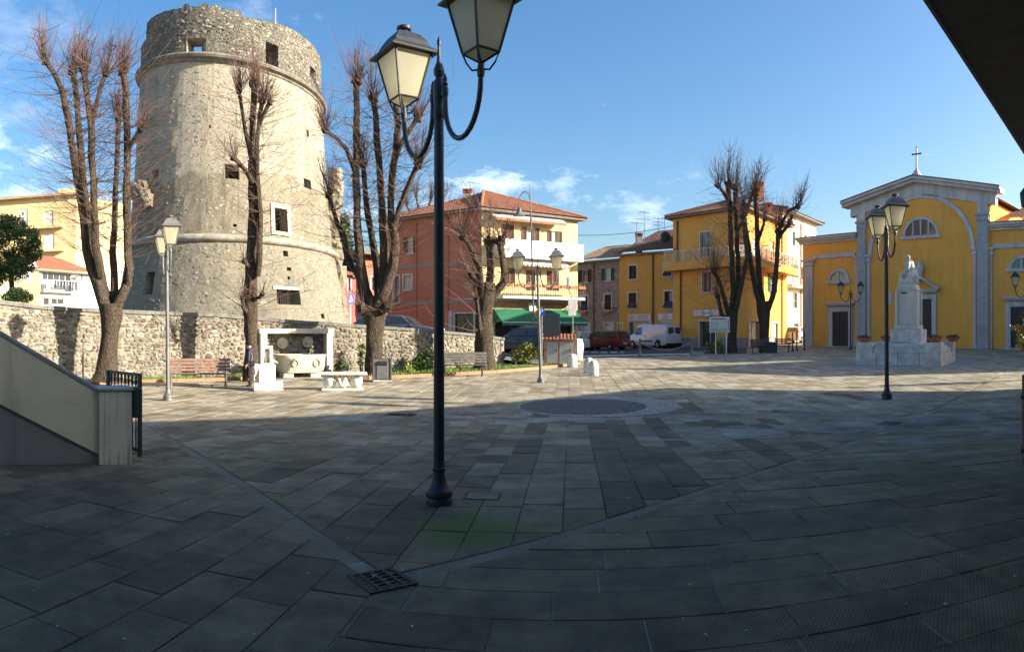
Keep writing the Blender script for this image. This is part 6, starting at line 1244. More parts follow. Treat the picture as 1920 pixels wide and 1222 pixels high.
tree('pollarded_tree', 'many limbed pollarded tree between the tower and the red house', b, [
    [(700, 718, 26), (701, 700, 20), (702, 660, 18), (704, 610, 19), (700, 580, 26), (700, 555, 22)],
    [(694, 575, 16), (683, 545, 14), (677, 505, 12), (673, 460, 11), (670, 410, 9.5), (668, 350, 9), (668, 290, 8), (668, 237, 7.5), (669, 190, 7), (669, 152, 7.5)],
    [(666, 325, 6, -.2), (659, 305, 5.5, -.3), (650, 284, 5, -.4), (632, 266, 4.5, -.6), (612, 257, 4.5, -.8)], [(686, 545, 9, .2), (668, 508, 8.5, .4), (651, 485, 8, .6), (643, 440, 7, .7), (631, 414, 6, .8), (622, 385, 5.5, .9), (614, 356, 6, 1)],
    [(712, 560, 13, .3), (709, 520, 11, .4), (704, 483, 9, .4), (696, 432, 7.5, .4), (688, 390, 7, .3), (684, 350, 6, .3), (681, 306, 6, .3)],
    [(714, 560, 14), (720, 520, 13), (721, 480, 11), (718, 430, 9.5), (716, 380, 9), (712, 325, 8.5), (707, 266, 8), (705, 222, 7.5), (699, 182, 7.5)], [(708, 575, 16, -.3), (722, 545, 14, -.4), (735, 506, 12, -.4), (742, 459, 10, -.4), (733, 413, 8, -.3), (733, 354, 8, -.3), (741, 296, 8, -.3), (746, 237, 7.5, -.3), (741, 188, 8, -.3)],
    [(738, 310, 6, -.3), (750, 278, 6, -.5), (765, 254, 5.5, -.6), (781, 233, 5.5, -.7)], [(738, 430, 7, -.3), (746, 400, 6.5, -.5), (759, 366, 6, -.6), (774, 331, 5.5, -.7), (781, 318, 6, -.8)], [(690, 585, 9, -.4), (678, 578, 8, -.5)], [(716, 585, 9, -.4), (727, 576, 8, -.5)]], d, 33, (85, 1.65), (90, 2.8), .0095)
b = G(908, 691); d = 28.4
tree('pollarded_tree', 'short thick pollarded tree in front of the cream shop house', b, [
    [(908, 694, 26), (908, 680, 20), (907, 640, 17), (906, 600, 17), (909, 570, 18), (914, 545, 18), (915, 530, 15)],
    [(915, 560, 13), (930, 546, 11), (944, 530, 9.5), (946, 512, 8.5), (942, 485, 8), (938, 452, 8)], [(915, 545, 10, .2), (919, 515, 9, .3), (919, 481, 8.5, .3), (917, 452, 9, .3)], [(905, 560, 9, -.2), (900, 530, 9, -.3), (899, 505, 7.5, -.3), (888, 478, 6.5, -.4), (878, 458, 6, -.5), (869, 445, 6, -.5)], [(902, 540, 7, -.2), (893, 526, 6.5, -.3), (884, 518, 6.5, -.4)], [(900, 620, 6, -.3), (897, 590, 5, -.4), (894, 560, 4.5, -.4)]], d, 34, (55, 2.0), (110, 2.6), .011, up=.6)
b = G(1372, 661); d = dist(b)
tree('pollarded_tree', 'pollarded tree behind the map board before the balcony house', b, [
    [(1372, 663, 13), (1372, 650, 9), (1373, 620, 9), (1373, 595, 12), (1373, 580, 12)], [(1374, 590, 8), (1375, 552, 7), (1373, 493, 6), (1370, 442, 6), (1368, 390, 5.5), (1365, 346, 5.5)], [(1378, 585, 7, .3), (1383, 552, 6, .4), (1384, 493, 5.5, .4), (1381, 425, 5, .4), (1379, 350, 5.5, .4)],
    [(1380, 580, 6, -.3), (1390, 535, 5.5, -.4), (1401, 483, 5, -.4), (1396, 435, 4.5, -.4), (1393, 408, 5, -.4)], [(1367, 590, 6, -.2), (1358, 560, 5, -.4), (1350, 531, 4.5, -.5), (1340, 511, 4.5, -.6)], [(1368, 385, 4, -.2), (1360, 368, 4, -.4), (1347, 351, 4.5, -.5)], [(1364, 600, 6, -.4), (1354, 590, 5, -.5), (1349, 570, 4, -.5), (1346, 556, 4, -.6)], [(1383, 430, 4, .3), (1394, 412, 4, .2), (1402, 395, 4, .1), (1408, 372, 4, 0)]], d, 35, (75, 2.5), (50, 3.0), .012)
b = G(1435, 660); d = dist(b)
tree('pollarded_tree', 'ivy ringed pollarded tree beside the dark litter bin', b, [
    [(1434, 662, 13), (1434, 645, 9.5), (1433, 610, 10), (1432, 585, 13), (1431, 565, 13)], [(1426, 575, 7), (1416, 540, 6), (1407, 490, 5.5), (1402, 450, 5), (1398, 420, 4.5), (1395, 395, 5)], [(1430, 570, 7, .3), (1425, 540, 6.5, .3), (1421, 476, 6, .3), (1419, 425, 6, .3), (1417, 360, 6, .3)], [(1440, 580, 7, -.2), (1448, 558, 6.5, -.3), (1454, 525, 6, -.3), (1457, 476, 5.5, -.3), (1459, 435, 5, -.3)],
    [(1459, 436, 4.5, -.3), (1468, 415, 4, -.3), (1478, 397, 3.5, -.4), (1496, 389, 4, -.5)], [(1459, 450, 4, -.3), (1468, 436, 4, -.4), (1481, 419, 4.5, -.5)], [(1421, 450, 4, .3), (1428, 430, 3.5, .4), (1434, 410, 3.5, .4)]], d, 36, (75, 2.3), (45, 2.9), .012)
# bare trees on the rise behind the red house: slim, far
b = pd(792, 75); b.z = 0
tree('bare_tree', 'bare grey tree behind the red house roof', b, [[(792, 600, 6), (792, 480, 5), (792, 420, 4)], [(792, 425, 3), (786, 395, 2.5), (780, 368, 2)], [(792, 425, 3), (800, 398, 2.5), (808, 372, 2)], [(792, 440, 3), (775, 410, 2.5), (762, 385, 2)], [(792, 440, 3), (815, 410, 2.5), (828, 382, 2)]], 75, 40, (60, 3.0), (60, 3.2), .016, 'bare trees beyond the roofs')
def leaf_blob(m, c, rx, ry, rz_, n, s, rr, hollow=.35):
    c = Vector(c)
    for _ in range(n):
        v = Vector((rr.gauss(0, 1), rr.gauss(0, 1), rr.gauss(0, 1))).normalized(); k = rr.uniform(hollow, 1)**.6*(1+.22*mnoise.noise(v*2.1+c)); p = c+Vector((v.x*rx, v.y*ry, v.z*rz_))*k
        a = Vector((rr.uniform(-1, 1), rr.uniform(-1, 1), rr.uniform(-.7, 1))).normalized(); b_ = a.orthogonal().normalized(); b_ = Matrix.Rotation(rr.uniform(0, 6.28), 3, a) @ b_; q = s*rr.uniform(.6, 1.3)
        m.add([p, p+a*q*.5+b_*q*.28, p+a*q, p+a*q*.5-b_*q*.28], [(0, 1, 2, 3)])
def bush(name, label, base, blobs, leaf, n, s, seed, cat='shrub', group=None, stem=True):
    rr = random.Random(seed); t = thing(name, label, cat, base, group); m = MB()
    if stem:
        for i in range(6):
            c, rx, ry, rz_ = blobs[i % len(blobs)]; e = Vector(c)+Vector((rr.uniform(-.5, .5)*rx, rr.uniform(-.5, .5)*ry, rr.uniform(-.2, .6)*rz_)); m.tube([base+Vector((rr.uniform(-.06, .06), rr.uniform(-.06, .06), -.03)), base.lerp(e, .5)+Vector((rr.uniform(-.05, .05), 0, 0)), e], [.025, .017, .006], 5)
        m.build('stems', BARK, t)
    m = MB(); tot = sum(b_[1]*b_[2]+b_[1]*b_[3]*2 for b_ in blobs)
    for c, rx, ry, rz_ in blobs: leaf_blob(m, c, rx, ry, rz_, int(n*(rx*ry+rx*rz_*2)/tot), s, rr)
    m.build('foliage', leaf, t, fix=False); return t
LEAFP = leafmat('pine_needle', (0.035, 0.075, 0.018), (0.11, 0.16, 0.04))
# stone pine and dark shrub behind the wall at left
d = 54; rr = random.Random(71); b = pd(22, d); b.z = 0.5; bl = []
for px, py, r in ((0, 440, 30), (25, 425, 26), (50, 445, 26), (62, 475, 20), (40, 480, 30), (10, 490, 30), (-30, 450, 40), (30, 500, 22), (-25, 500, 30), (66, 455, 13), (12, 415, 18), (52, 500, 15), (22, 515, 20), (-12, 520, 24), (45, 515, 10)): k = d/F; bl.append((W(px, py, d+rr.uniform(-1, 1)), r*k, r*k*1.1, r*k*.8))
t = bush('round_pine', 'dense round dark green pine above the yellow garden wall', b, bl, LEAFP, 26000, .17, 5, 'tree', None, False); m = MB(); m.tube([b, b+Vector((.3, 0, 1.5)), W(18, 480, d)], [.32, .26, .18], 9, True, .2)
for px, py in ((0, 450), (45, 465), (30, 440)): m.tube([W(18, 500, d), W(px, py, d)], [.10, .04], 6)
m.build('trunk', BARK, t)
d = 30; b = pd(30, d); b.z = 1.6; bush('dark_shrub', 'dark glossy shrub behind the wall coping under the pine', b, [(W(32, 553, d), .6, .5, .3), (W(18, 558, d), .4, .4, .22), (W(48, 558, d), .4, .4, .22), (W(30, 546, d), .35, .35, .2)], LEAFD, 2600, .11, 6)
d = 62; b = pd(641, d); b.z = 0; bush('cypress', 'dark cypress rising behind the tower side', b, [(W(641, 440, d), .9, .9, 1.6), (W(640, 470, d), 1.2, 1.0, 2.0), (W(645, 420, d), .5, .5, 1.0), (W(638, 500, d), 1.3, 1.2, 2)], LEAFD, 5000, .3, 7, 'tree')
# garden shrubs along the wall foot: (label, px, py base, blobs px)
def gshrub(label, px, py, blobs, leaf, n, s, seed, doff=0):
    b = G(px, py); d = dist(b)+doff; b = pd(px, d); b.z = gz(b.x, b.y); k = d/F
    return bush('garden_shrub', label, b, [(W(x, y, d), r*k, r*k*.7, r*k*.85) for x, y, r in blobs], leaf, n, s, seed, 'shrub', 'shrubs along the wall foot')
gshrub('yellow leaved shrub between the gate and the leaning lamp', 262, 705, [(262, 690, 14), (275, 683, 10), (250, 693, 9), (268, 675, 8)], LEAFY, 520, .13, 1, 1.0)
gshrub('small yellow green shrub behind the wooden bench', 338, 700, [(338, 675, 11), (348, 668, 8), (330, 668, 7)], LEAFY, 380, .12, 2, 1.2)
gshrub('low green plant beside the iron post by the wall', 150, 705, [(150, 693, 8), (155, 686, 5)], LEAFG, 220, .1, 3)
gshrub('green plant between the marble portal and the forked tree', 634, 708, [(634, 688, 8), (640, 680, 5), (648, 685, 5)], LEAFG, 260, .1, 4, 1.2)
gshrub('upright green creeper beside the forked tree trunk', 677, 706, [(678, 650, 6), (678, 664, 7), (677, 680, 6)], LEAFG, 300, .1, 5, 1.2)
gshrub('leafy green shrub between the grey bin and the dark lamp pole', 792, 700, [(775, 685, 12), (790, 672, 14), (806, 662, 12), (797, 690, 11), (782, 694, 9)], LEAFG, 900, .12, 6, 1.0)
gshrub('pale leaved shrub at the lamp pole foot under the wall', 764, 702, [(764, 690, 9), (772, 698, 8)], LEAFY, 320, .11, 9, .8)
gshrub('yellow flecked shrub behind the slatted grey bench', 862, 700, [(855, 672, 11), (868, 667, 10), (845, 668, 9)], LEAFY, 480, .12, 7, 1.0)
gshrub('large variegated shrub beside the short tree', 982, 684, [(975, 664, 15), (990, 655, 13), (1003, 662, 12), (985, 672, 13), (968, 675, 9), (1012, 655, 7)], LEAFY, 1400, .13, 8)
gshrub('bushy yellow green shrub under the map board', 1340, 662, [(1332, 650, 10), (1345, 645, 9), (1352, 653, 9), (1338, 655, 9)], LEAFY, 650, .16, 11)
gshrub('small ochre shrub between the bench and the dark bin', 1427, 662, [(1427, 651, 6), (1431, 655, 5)], LEAFO, 200, .14, 12)
gshrub('tuft of green weeds growing from the wall face', 46, 640, [(46, 632, 6), (44, 620, 4)], LEAFG, 120, .1, 13, 0)
# ================================================================== PLANTED STRIP
GRASSB = M('short_turf', (0.10, 0.16, 0.03), (0.13, 0.11, 0.045), 2.2, .95, .8, 30, lo=.42, hi=.62); KERBM = M('terracotta_kerb', (0.42, 0.22, 0.12), (0.30, 0.18, 0.11), 3, .9, .3, 25)
edge = [(-60, 735), (60, 728), (150, 722), (260, 717), (330, 716), (440, 713), (470, 711)]; edge2 = [(628, 711), (690, 711), (740, 709), (800, 706), (860, 703), (930, 699), (1000, 693), (1050, 688), (1086, 683)]
def bed(pts, label):
    near = [G(*q) for q in pts]; far = []
    for px, py in pts:
        w = wall_d(min(px, 944)); p = pd(px, w+.05 if px < 945 else max(dist(G(px, py))+1.2, 29)); far.append(p)
    o = sheet('lawn', (near, far), .035, GRASSB, 5); tag(o, label, kind='structure')
    for a, b in zip(near, near[1:]):
        n = max(1, int((b-a).length/.95))
        for i in range(n):
            p, q = a.lerp(b, i/n), a.lerp(b, (i+1)/n); u = (q-p).normalized(); v = Vector((u.y, -u.x, 0)); p, q = p+u*.006, q-u*.006
            m = MB(); m.hexa([p+v*.06+Vector((0, 0, -.05)), q+v*.06+Vector((0, 0, -.05)), q-v*.06+Vector((0, 0, -.05)), p-v*.06+Vector((0, 0, -.05)), p+v*.06+Vector((0, 0, .11)), q+v*.06+Vector((0, 0, .11)), q-v*.06+Vector((0, 0, .11)), p-v*.06+Vector((0, 0, .11))]); m.build('kerb_stone', KERBM, o)
    return near, far
beds = [bed(edge, 'grass strip at the foot of the wall, tree side'), bed(edge2, 'grass strip from the portal to the cabinet')]
rr = random.Random(88); m = MB()
for near, far in beds:
    for _ in range(9000):
        i = rr.randrange(len(near)-1); f = rr.random(); p = near[i].lerp(near[i+1], f).lerp(far[i].lerp(far[i+1], f), rr.uniform(.04, .8)**1.0); p.z = gz(p.x, p.y)+.03
        if mnoise.noise(p*.9) < -.12: continue
        hgt = rr.uniform(.06, .19); a = rr.uniform(0, 6.28); v = Vector((math.cos(a), math.sin(a), 0))*.012; l = Vector((rr.gauss(0, .03), rr.gauss(0, .03), hgt)); m.add([p-v, p+v, p+l], [(0, 1, 2)])
tag(m.build('grass', GRASSM, fix=False), 'short winter grass on the planted strips', 'grass', kind='stuff')
# ================================================================== FIGURES (one continuous skin each)
def remesh(name, balls, voxel, mat, parent, smooth_it=4, mats=None, local=False):
    """balls: tapered capsules (p0, r0, p1, r1) or (p, r); fused into one skin"""
    bm = bmesh.new()
    for q in balls:
        if len(q) == 2: q = (q[0], q[1], q[0], q[1])
        p0, r0, p1, r1 = q; p0, p1 = Vector(p0), Vector(p1); n = max(1, int((p1-p0).length/(min(r0, r1)*.5))+1)
        for i in range(n+1):
            f = i/n; bmesh.ops.create_icosphere(bm, subdivisions=2, radius=r0+(r1-r0)*f, matrix=Matrix.Translation(p0.lerp(p1, f)))
    me = bpy.data.meshes.new(name+'_src'); bm.to_mesh(me); bm.free(); o = bpy.data.objects.new(name+'_src', me); col.objects.link(o)
    r = o.modifiers.new('r', 'REMESH'); r.mode = 'VOXEL'; r.voxel_size = voxel; s = o.modifiers.new('s', 'SMOOTH'); s.iterations = smooth_it; s.factor = .5
    dg = bpy.context.evaluated_depsgraph_get(); new = bpy.data.meshes.new_from_object(o.evaluated_get(dg)); bpy.data.objects.remove(o); new.name = name
    q = parent
    while q.parent: q = q.parent
    if not local: new.transform(Matrix.Translation(-Vector(q.location)))
    new.materials.clear(); new.materials.append(mat); new.polygons.foreach_set('use_smooth', [True]*len(new.polygons))
    ob = bpy.data.objects.new(name, new); col.objects.link(ob); ob.parent = parent; return ob
# ---- person in dark clothes, seen from the side, walking a white dog
p = G(467, 725); d = dist(p); H = zz(641, d)-p.z; fwd = Vector((p.x, p.y, 0)).normalized(); rt = Vector((fwd.y, -fwd.x, 0)); k = H/1.75
def B(x, y, z): return p+rt*(x*k)+fwd*(y*k)+Vector((0, 0, z*k))     # x right in the photo, y away
SKIN = M('skin', (0.50, 0.30, 0.22), (0.44, 0.26, 0.19), 4, .55); NAVY = M('navy_jacket', (0.018, 0.021, 0.032), (0.028, 0.030, 0.042), 7, .7, .4, 30); BLK = M('black_trousers', (0.010, 0.010, 0.012), (0.016, 0.016, 0.018), 7, .85, .4, 30); HATM = M('black_felt_hat', (0.012, 0.012, 0.012), None, 7, .9); RSOCK = M('red_sock', (0.55, 0.04, 0.03), None, 6, .8)
t = thing('person', 'person in navy jacket, black trousers and dark hat beside a white dog', 'person', p)
hd = []
remesh('body', [(B(-.01, 0, 1.60), .098*k, B(.0, 0, 1.56), .095*k), (B(-.03, 0, 1.51), .066*k), (B(-.105, 0, 1.565), .02*k), (B(-.10, 0, 1.585), .016*k, B(-.115, 0, 1.555), .02*k), (B(-.085, 0, 1.515), .028*k), (B(0.02, .095, 1.56), .022*k), (B(0.02, -.095, 1.56), .022*k), (B(.0, 0, 1.5), .055*k, B(.01, 0, 1.38), .07*k),
    (B(.01, 0, 1.35), .13*k, B(.0, 0, .95), .14*k), (B(0, -.1, .92), .10*k, B(-.01, -.1, .5), .075*k), (B(-.01, -.1, .5), .07*k, B(.03, -.1, .1), .045*k), (B(0, .1, .92), .10*k, B(.0, .1, .5), .075*k), (B(.0, .1, .5), .07*k, B(.05, .1, .1), .045*k), (B(-.01, -.19, 1.33), .06*k, B(-.03, -.24, 1.05), .05*k), (B(-.03, -.24, 1.05), .045*k, B(-.12, -.18, .85), .036*k), (B(-.01, .19, 1.33), .06*k, B(.0, .24, 1.05), .05*k), (B(.0, .24, 1.05), .045*k, B(-.06, .2, .83), .036*k)], .02*k, SKIN, t)
jk = remesh('jacket', [(B(.015, 0, 1.36), .165*k, B(.0, 0, 1.0), .165*k), (B(0, 0, 1.0), .165*k, B(-.005, 0, .83), .15*k), (B(.015, -.14, 1.37), .085*k, B(-.01, -.2, 1.3), .08*k), (B(-.01, -.2, 1.32), .078*k, B(-.02, -.245, 1.05), .066*k), (B(-.02, -.245, 1.05), .064*k, B(-.1, -.19, .90), .05*k), (B(.015, .14, 1.37), .085*k, B(-.01, .2, 1.3), .08*k), (B(-.01, .2, 1.32), .078*k, B(0, .245, 1.05), .066*k), (B(0, .245, 1.05), .064*k, B(-.05, .2, .9), .05*k), (B(.07, 0, 1.44), .10*k, B(.10, 0, 1.40), .09*k)], .02*k, NAVY, t)
remesh('trousers', [(B(0, 0, .9), .15*k, B(0, 0, .82), .15*k), (B(0, -.09, .86), .105*k, B(-.015, -.1, .5), .082*k), (B(-.015, -.1, .5), .08*k, B(.03, -.1, .10), .06*k), (B(0, .09, .86), .105*k, B(.0, .1, .5), .082*k), (B(.0, .1, .5), .08*k, B(.05, .1, .10), .06*k)], .02*k, BLK, t)
for sy, sx in ((-.1, .02), (.1, .04)): remesh('shoe', [(B(sx+.03, sy, .05), .048*k, B(sx-.13, sy, .035), .036*k), (B(sx+.03, sy, .03), .032*k)], .014*k, BLACKTRIM, t)
m = MB(); m.lathe(B(-.02, 0, .25), [(.066*k, 0), (.069*k, .05*k), (.066*k, .09*k)], 12); o = m.build('red_stripe', RSOCK, t)
o.location = rt*0+fwd*(-.1*k)
m = MB(); c = B(.0, 0, 1.635); m.lathe(c, [(.155*k, 0), (.16*k, .008*k), (.108*k, .018*k), (.105*k, .08*k), (.088*k, .115*k), (.03*k, .12*k)], 18); m.build('hat', HATM, t, True)
m = MB(); c = B(.13, -.2, .92); m.bbox(c, (.2*k, .09*k, .2*k), math.atan2(rt.y, rt.x), .02); bg_ = m.build('shoulder_bag', NAVY, t); m = MB(); m.tube([B(.11, -.19, 1.02), B(.13, -.17, 1.2), B(.05, -.1, 1.46), B(-.08, .12, 1.42)], .012*k, 5); m.build('bag_strap', M('grey_strap', (0.3, 0.3, 0.3), None, 5, .7), bg_)
for sy in (-1, 1):                               # hands: palm, four fingers, thumb
    base = B(-.12 if sy < 0 else -.06, -.18 if sy < 0 else .2, .85); hb2 = [(base, .035*k, base+Vector((0, 0, -.05*k)), .032*k)]
    for i in range(4): q = base+fwd*((i-1.5)*.017*k)+Vector((0, 0, -.07*k)); hb2.append((q, .0095*k, q-rt*.012*k+Vector((0, 0, -(.055+.012*(i in (1, 2)))*k)), .008*k))
    hb2.append((base-rt*.03*k, .011*k, base-rt*.05*k+Vector((0, 0, -.05*k)), .009*k)); remesh('hand', hb2, .006*k, SKIN, t, 2)
DOGM = M('white_dog_coat', (0.78, 0.74, 0.66), (0.66, 0.61, 0.53), 9, .85, .5, 40)
q = G(479, 719); kd = .55; dv = rt
def D(x, y, z): return q+rt*(x*kd)+fwd*(y*kd)+Vector((0, 0, z*kd))
t = thing('dog', 'white short haired dog half hidden behind the marble pedestal', 'dog', q); DG = [(D(0, 0, 1.02), .2*kd, D(.35, 0, .98), .21*kd), (D(.35, 0, .98), .2*kd, D(.75, 0, 1.02), .15*kd), (D(.8, 0, 1.05), .14*kd, D(1.02, 0, 1.3), .1*kd), (D(1.08, 0, 1.36), .12*kd), (D(1.16, 0, 1.33), .08*kd, D(1.32, 0, 1.27), .055*kd), (D(1.05, .1, 1.42), .05*kd, D(1.02, .13, 1.32), .04*kd), (D(1.05, -.1, 1.42), .05*kd, D(1.02, -.13, 1.32), .04*kd), (D(-.15, 0, 1.08), .05*kd, D(-.38, 0, .85), .03*kd)]
for y in (-.1, .1): DG += [(D(-.02, y, .95), .14*kd, D(.02, y, .66), .085*kd), (D(.02, y, .66), .075*kd, D(-.09, y, .4), .05*kd), (D(-.09, y, .4), .045*kd, D(-.05, y, .06), .04*kd), (D(-.05, y, .04), .045*kd, D(.03, y, .03), .04*kd), (D(.72, y, .95), .11*kd, D(.7, y, .6), .065*kd), (D(.7, y, .6), .055*kd, D(.72, y, .06), .042*kd), (D(.72, y, .04), .045*kd, D(.79, y, .03), .038*kd)]
remesh('body', DG, .035*kd, DOGM, t)

# ================================================================== FOUNTAIN CORNER
# marble portal framing the wall basin
a = pd(489, wall_d(489)-.42); b = pd(624, wall_d(624)-.42); t = thing('marble_portal', 'marble portal frame around the wall basin', 'portal', Vector((a.x, a.y, gz(a.x, a.y)))); f = Fac(a, b, -.3, 3, t)
PW = M('aged_portal_marble', (0.70, 0.66, 0.55), (0.50, 0.46, 0.38), 2.5, .7, .3, 25)
zt_ = f.hit(550, 616)[1]; zb_ = -.35; u2 = f.hit(501, 650)[0]; u3 = f.hit(613, 650)[0]; zl = f.hit(550, 625)[1]
m = MB(); f.box(m, 0, u2, zb_, zl-.004, -.4, .0); m.build('jamb', PW, t); m = MB(); f.box(m, u3, f.L, zb_, zl-.004, -.4, 0); m.build('jamb', PW, t); m = MB(); f.box(m, -.05, f.L+.05, zl, zt_, -.42, .03); m.build('lintel', PW, t)
# medallions on the wall
def medallion(px, py, lab, dd=.12):
    w = wall_d(px)-dd; c = W(px, py, w); t = thing('lion_medallion', lab, 'relief', c, 'carved medallions in the portal'); fw_ = -Vector((c.x, c.y, 0)).normalized(); r_ = Vector((-fw_.y, fw_.x, 0)); m = MB(); rings_ = []
    for r, o in ((.21, -.08), (.21, .03), (.185, .07), (.155, .04), (.12, .04)): rings_.append([c+r_*(r*math.cos(j*.349))+Vector((0, 0, r*math.sin(j*.349)*1.08))+fw_*o for j in range(18)])
    m.rings(rings_); m.build('roundel', PW, t)
    m = MB(); m.ball(c+fw_*.05, .10, 10, 8, .3); m.ball(c+fw_*.13+Vector((0, 0, -.04)), .05, 8, 6, .2)
    for s in (-1, 1): m.ball(c+fw_*.1+r_*(s*.07)+Vector((0, 0, .07)), .035, 6, 5)
    m.build('carved_head', PW, t, True)
medallion(530, 643, 'pale lion medallion at the sunny end of the portal'); medallion(577, 641, 'shaded lion medallion above the basin')
# bath shaped basin with two rings
a = pd(516, wall_d(516)-1.0); b = pd(609, wall_d(609)-1.0); c = (a+b)/2; c.z = gz(c.x, c.y); Lb = (b-a).length; u = (b-a).normalized(); v = Vector((u.y, -u.x, 0)); v = -v if v.dot(c) > 0 else v
d = dist(c); z0 = zz(698, d); z1 = zz(664, d); BAS = M('honey_marble_basin', (0.66, 0.58, 0.40), (0.50, 0.43, 0.30), 2.2, .55, .2, 20); t = thing('stone_basin', 'honey marble bathtub basin with carved rings under the portal', 'basin', c); m = MB(); rings_ = []
for s, z, off in ((.80, z0, 0), (.90, z0+.08, 0), (.96, z0+.25, 0), (1.0, z1-.08, 0), (1.05, z1-.07, 0), (1.05, z1, 0), (.95, z1, 0), (.9, z0+.2, 0)):
    ring = []
    for j in range(36):
        an = 2*math.pi*j/36; ca, sa = math.cos(an), math.sin(an); ex = abs(ca)**.45*(1 if ca > 0 else -1); ey = abs(sa)**.6*(1 if sa > 0 else -1); ring.append(Vector((c.x, c.y, z))+u*(ex*Lb/2*s)+v*(ey*.42*s))
    rings_.append(ring)
m.rings(rings_); m.build('tub', BAS, t, True)
for px in (546, 587):
    q = (px-516)/(609-516); cc = a.lerp(b, q)+v*.43; cc.z = zz(680, d); m = MB(); m.tube([cc+u*(.13*math.cos(j*.3927))+Vector((0, 0, .13*math.sin(j*.3927))) for j in range(17)], .022, 6, False); m.ball(cc+Vector((0, 0, .17)), .03, 6, 5); m.build('carved_ring', M('darker_ring_stone', (0.40, 0.36, 0.27), None, 4, .7), t, True)  # carved rings take a darker stone than the tub
for s in (-.55, .55): m = MB(); m.box(Vector((c.x, c.y, (z0+c.z)/2-.04))+u*(Lb/2*s), (.4, .5, max(.06, z0-c.z+.1)), math.atan2(u.y, u.x)); m.build('foot', MARBLEOLD, t)
# sculpture: hollow block on a pedestal
p = G(503, 731); d = dist(p); k = d/F; t = thing('carved_pedestal', 'white marble pedestal topped by a block with a window cut', 'sculpture', p); u = Vector((math.cos(az(503)), -math.sin(az(503)), 0)); rz = math.atan2(u.y, u.x)
hh = lambda y: zz(y, d)-p.z
m = MB(); m.bbox(p+u*(0*k)+Vector((0, 0, hh(716)/2)), (54*k, .85, hh(716)), rz, .015); m.build('base', MARBLE, t); m = MB(); z0, z1 = hh(716), hh(683); m.bbox(p-u*(2*k)+Vector((0, 0, (z0+z1)/2)), (31*k, .52, z1-z0), rz, .012); m.build('shaft', MARBLE, t)
z0, z1 = hh(683), hh(648); c = p-u*(3*k); m = MB(); w = 23*k; q = 6*k
m.bbox(c-u*(w/2-q/2)+Vector((0, 0, (z0+z1)/2)), (q, .36, z1-z0), rz, .01); m.bbox(c+u*(w/2-q/2)+Vector((0, 0, (z0+z1)/2)), (q, .36, z1-z0), rz, .01); m.bbox(c+Vector((0, 0, z1-q/2)), (w-2*q+.01, .35, q), rz, .01); m.bbox(c+Vector((0, 0, z0+.02)), (w-2*q+.01, .35, .05), rz, .01); m.build('pierced_block', MARBLE, t)
m = MB(); m.lathe(c+Vector((0, 0, z0+.05)), [(.05, 0), (.09, .08), (.04, .22), (.08, .34), (.03, .42)], 10); m.build('carved_core', MARBLE, t, True)
# marble table on carved drums
p = G(644, 731); d = dist(p); k = d/F; t = thing('marble_bench', 'white marble slab bench on carved rounded supports', 'bench', p); u = Vector((math.cos(az(644)), -math.sin(az(644)), 0)); rz = math.atan2(u.y, u.x); hh = lambda y: zz(y, d)-p.z
m = MB(); m.bbox(p+u*(1*k)+Vector((0, 0, hh(700))), (86*k, .6, .07), rz, .012); m.build('top_slab', MARBLE, t); m = MB(); m.bbox(p-u*(2*k)+Vector((0, 0, hh(729))), (77*k, .55, .07), rz, .012); m.build('lower_slab', MARBLE, t); z0, z1 = hh(728)+.03, hh(702)-.03
for off, r in ((-26, 13), (0, 10), (24, 12)): m = MB(); m.lathe(p+u*(off*k)+Vector((0, 0, z0)), [(r*k*.55, 0), (r*k*.9, (z1-z0)*.2), (r*k, (z1-z0)*.55), (r*k*.95, (z1-z0)*.85), (r*k*.75, z1-z0)], 18); m.build('carved_support', MARBLE, t, True)
m = MB(); m.tube([p+u*(x*k)-Vector((p.x, p.y, 0)).normalized()*.22+Vector((0, 0, z0+(z1-z0)*(.5+.3*math.sin(x*.5)))) for x in range(-9, 11)], .035, 6); m.build('carved_scroll', MARBLE, t, True)
for off in (-22, 18): m = MB(); m.box(p+u*(off*k)+Vector((0, 0, .02)), (.25, .4, .06), rz); m.build('wood_batten', WOOD, t)

# ================================================================== BENCHES AND BINS
def bench(label, p, ang, L, slats, frame, group='slatted benches'):
    t = thing('park_bench', label, 'bench', p, group); X = Vector((math.cos(ang), math.sin(ang), 0)); Y = Vector((-X.y, X.x, 0)); Z = Vector((0, 0, 1))   # Y to the back
    for i in range(5): m = MB(); m.bbox(p+Y*(-.22+.105*i)+Z*(.44-.012*i), (L, .085, .035), ang, .008); m.build('seat_slat', slats, t)
    for i in range(4): m = MB(); c = p+Y*(.27+.045*i)+Z*(.52+.105*i); m.box(c, (L, .03, .085), ang, R(-20)); m.build('back_slat', slats, t)
    for s in (-1, 1):
        c = p+X*(s*(L/2-.16)); m = MB()
        m.tube([c-Y*.26, c-Y*.2+Z*.22, c-Y*.24+Z*.41], [.03, .026, .026], 6); m.tube([c+Y*.30, c+Y*.18+Z*.2, c+Y*.22+Z*.4, c+Y*.44+Z*.88], [.03, .026, .026, .02], 6); m.tube([c-Y*.26+Z*.40, c+Y*.24+Z*.37], .026, 6); m.tube([c-Y*.2+Z*.2, c+Y*.18+Z*.2], .02, 6); m.build('leg', frame, t, True)
    return t
WOODG = M('silvered_bench_wood', (0.30, 0.26, 0.22), (0.18, 0.155, 0.13), 7, .75, .4, 40); WOODO = M('orange_bench_wood', (0.50, 0.22, 0.12), (0.38, 0.16, 0.085), 7, .7, .3, 40)
BIRON = M('bench_iron', (0.22, 0.21, 0.19), (0.14, 0.135, 0.12), 8, .6)
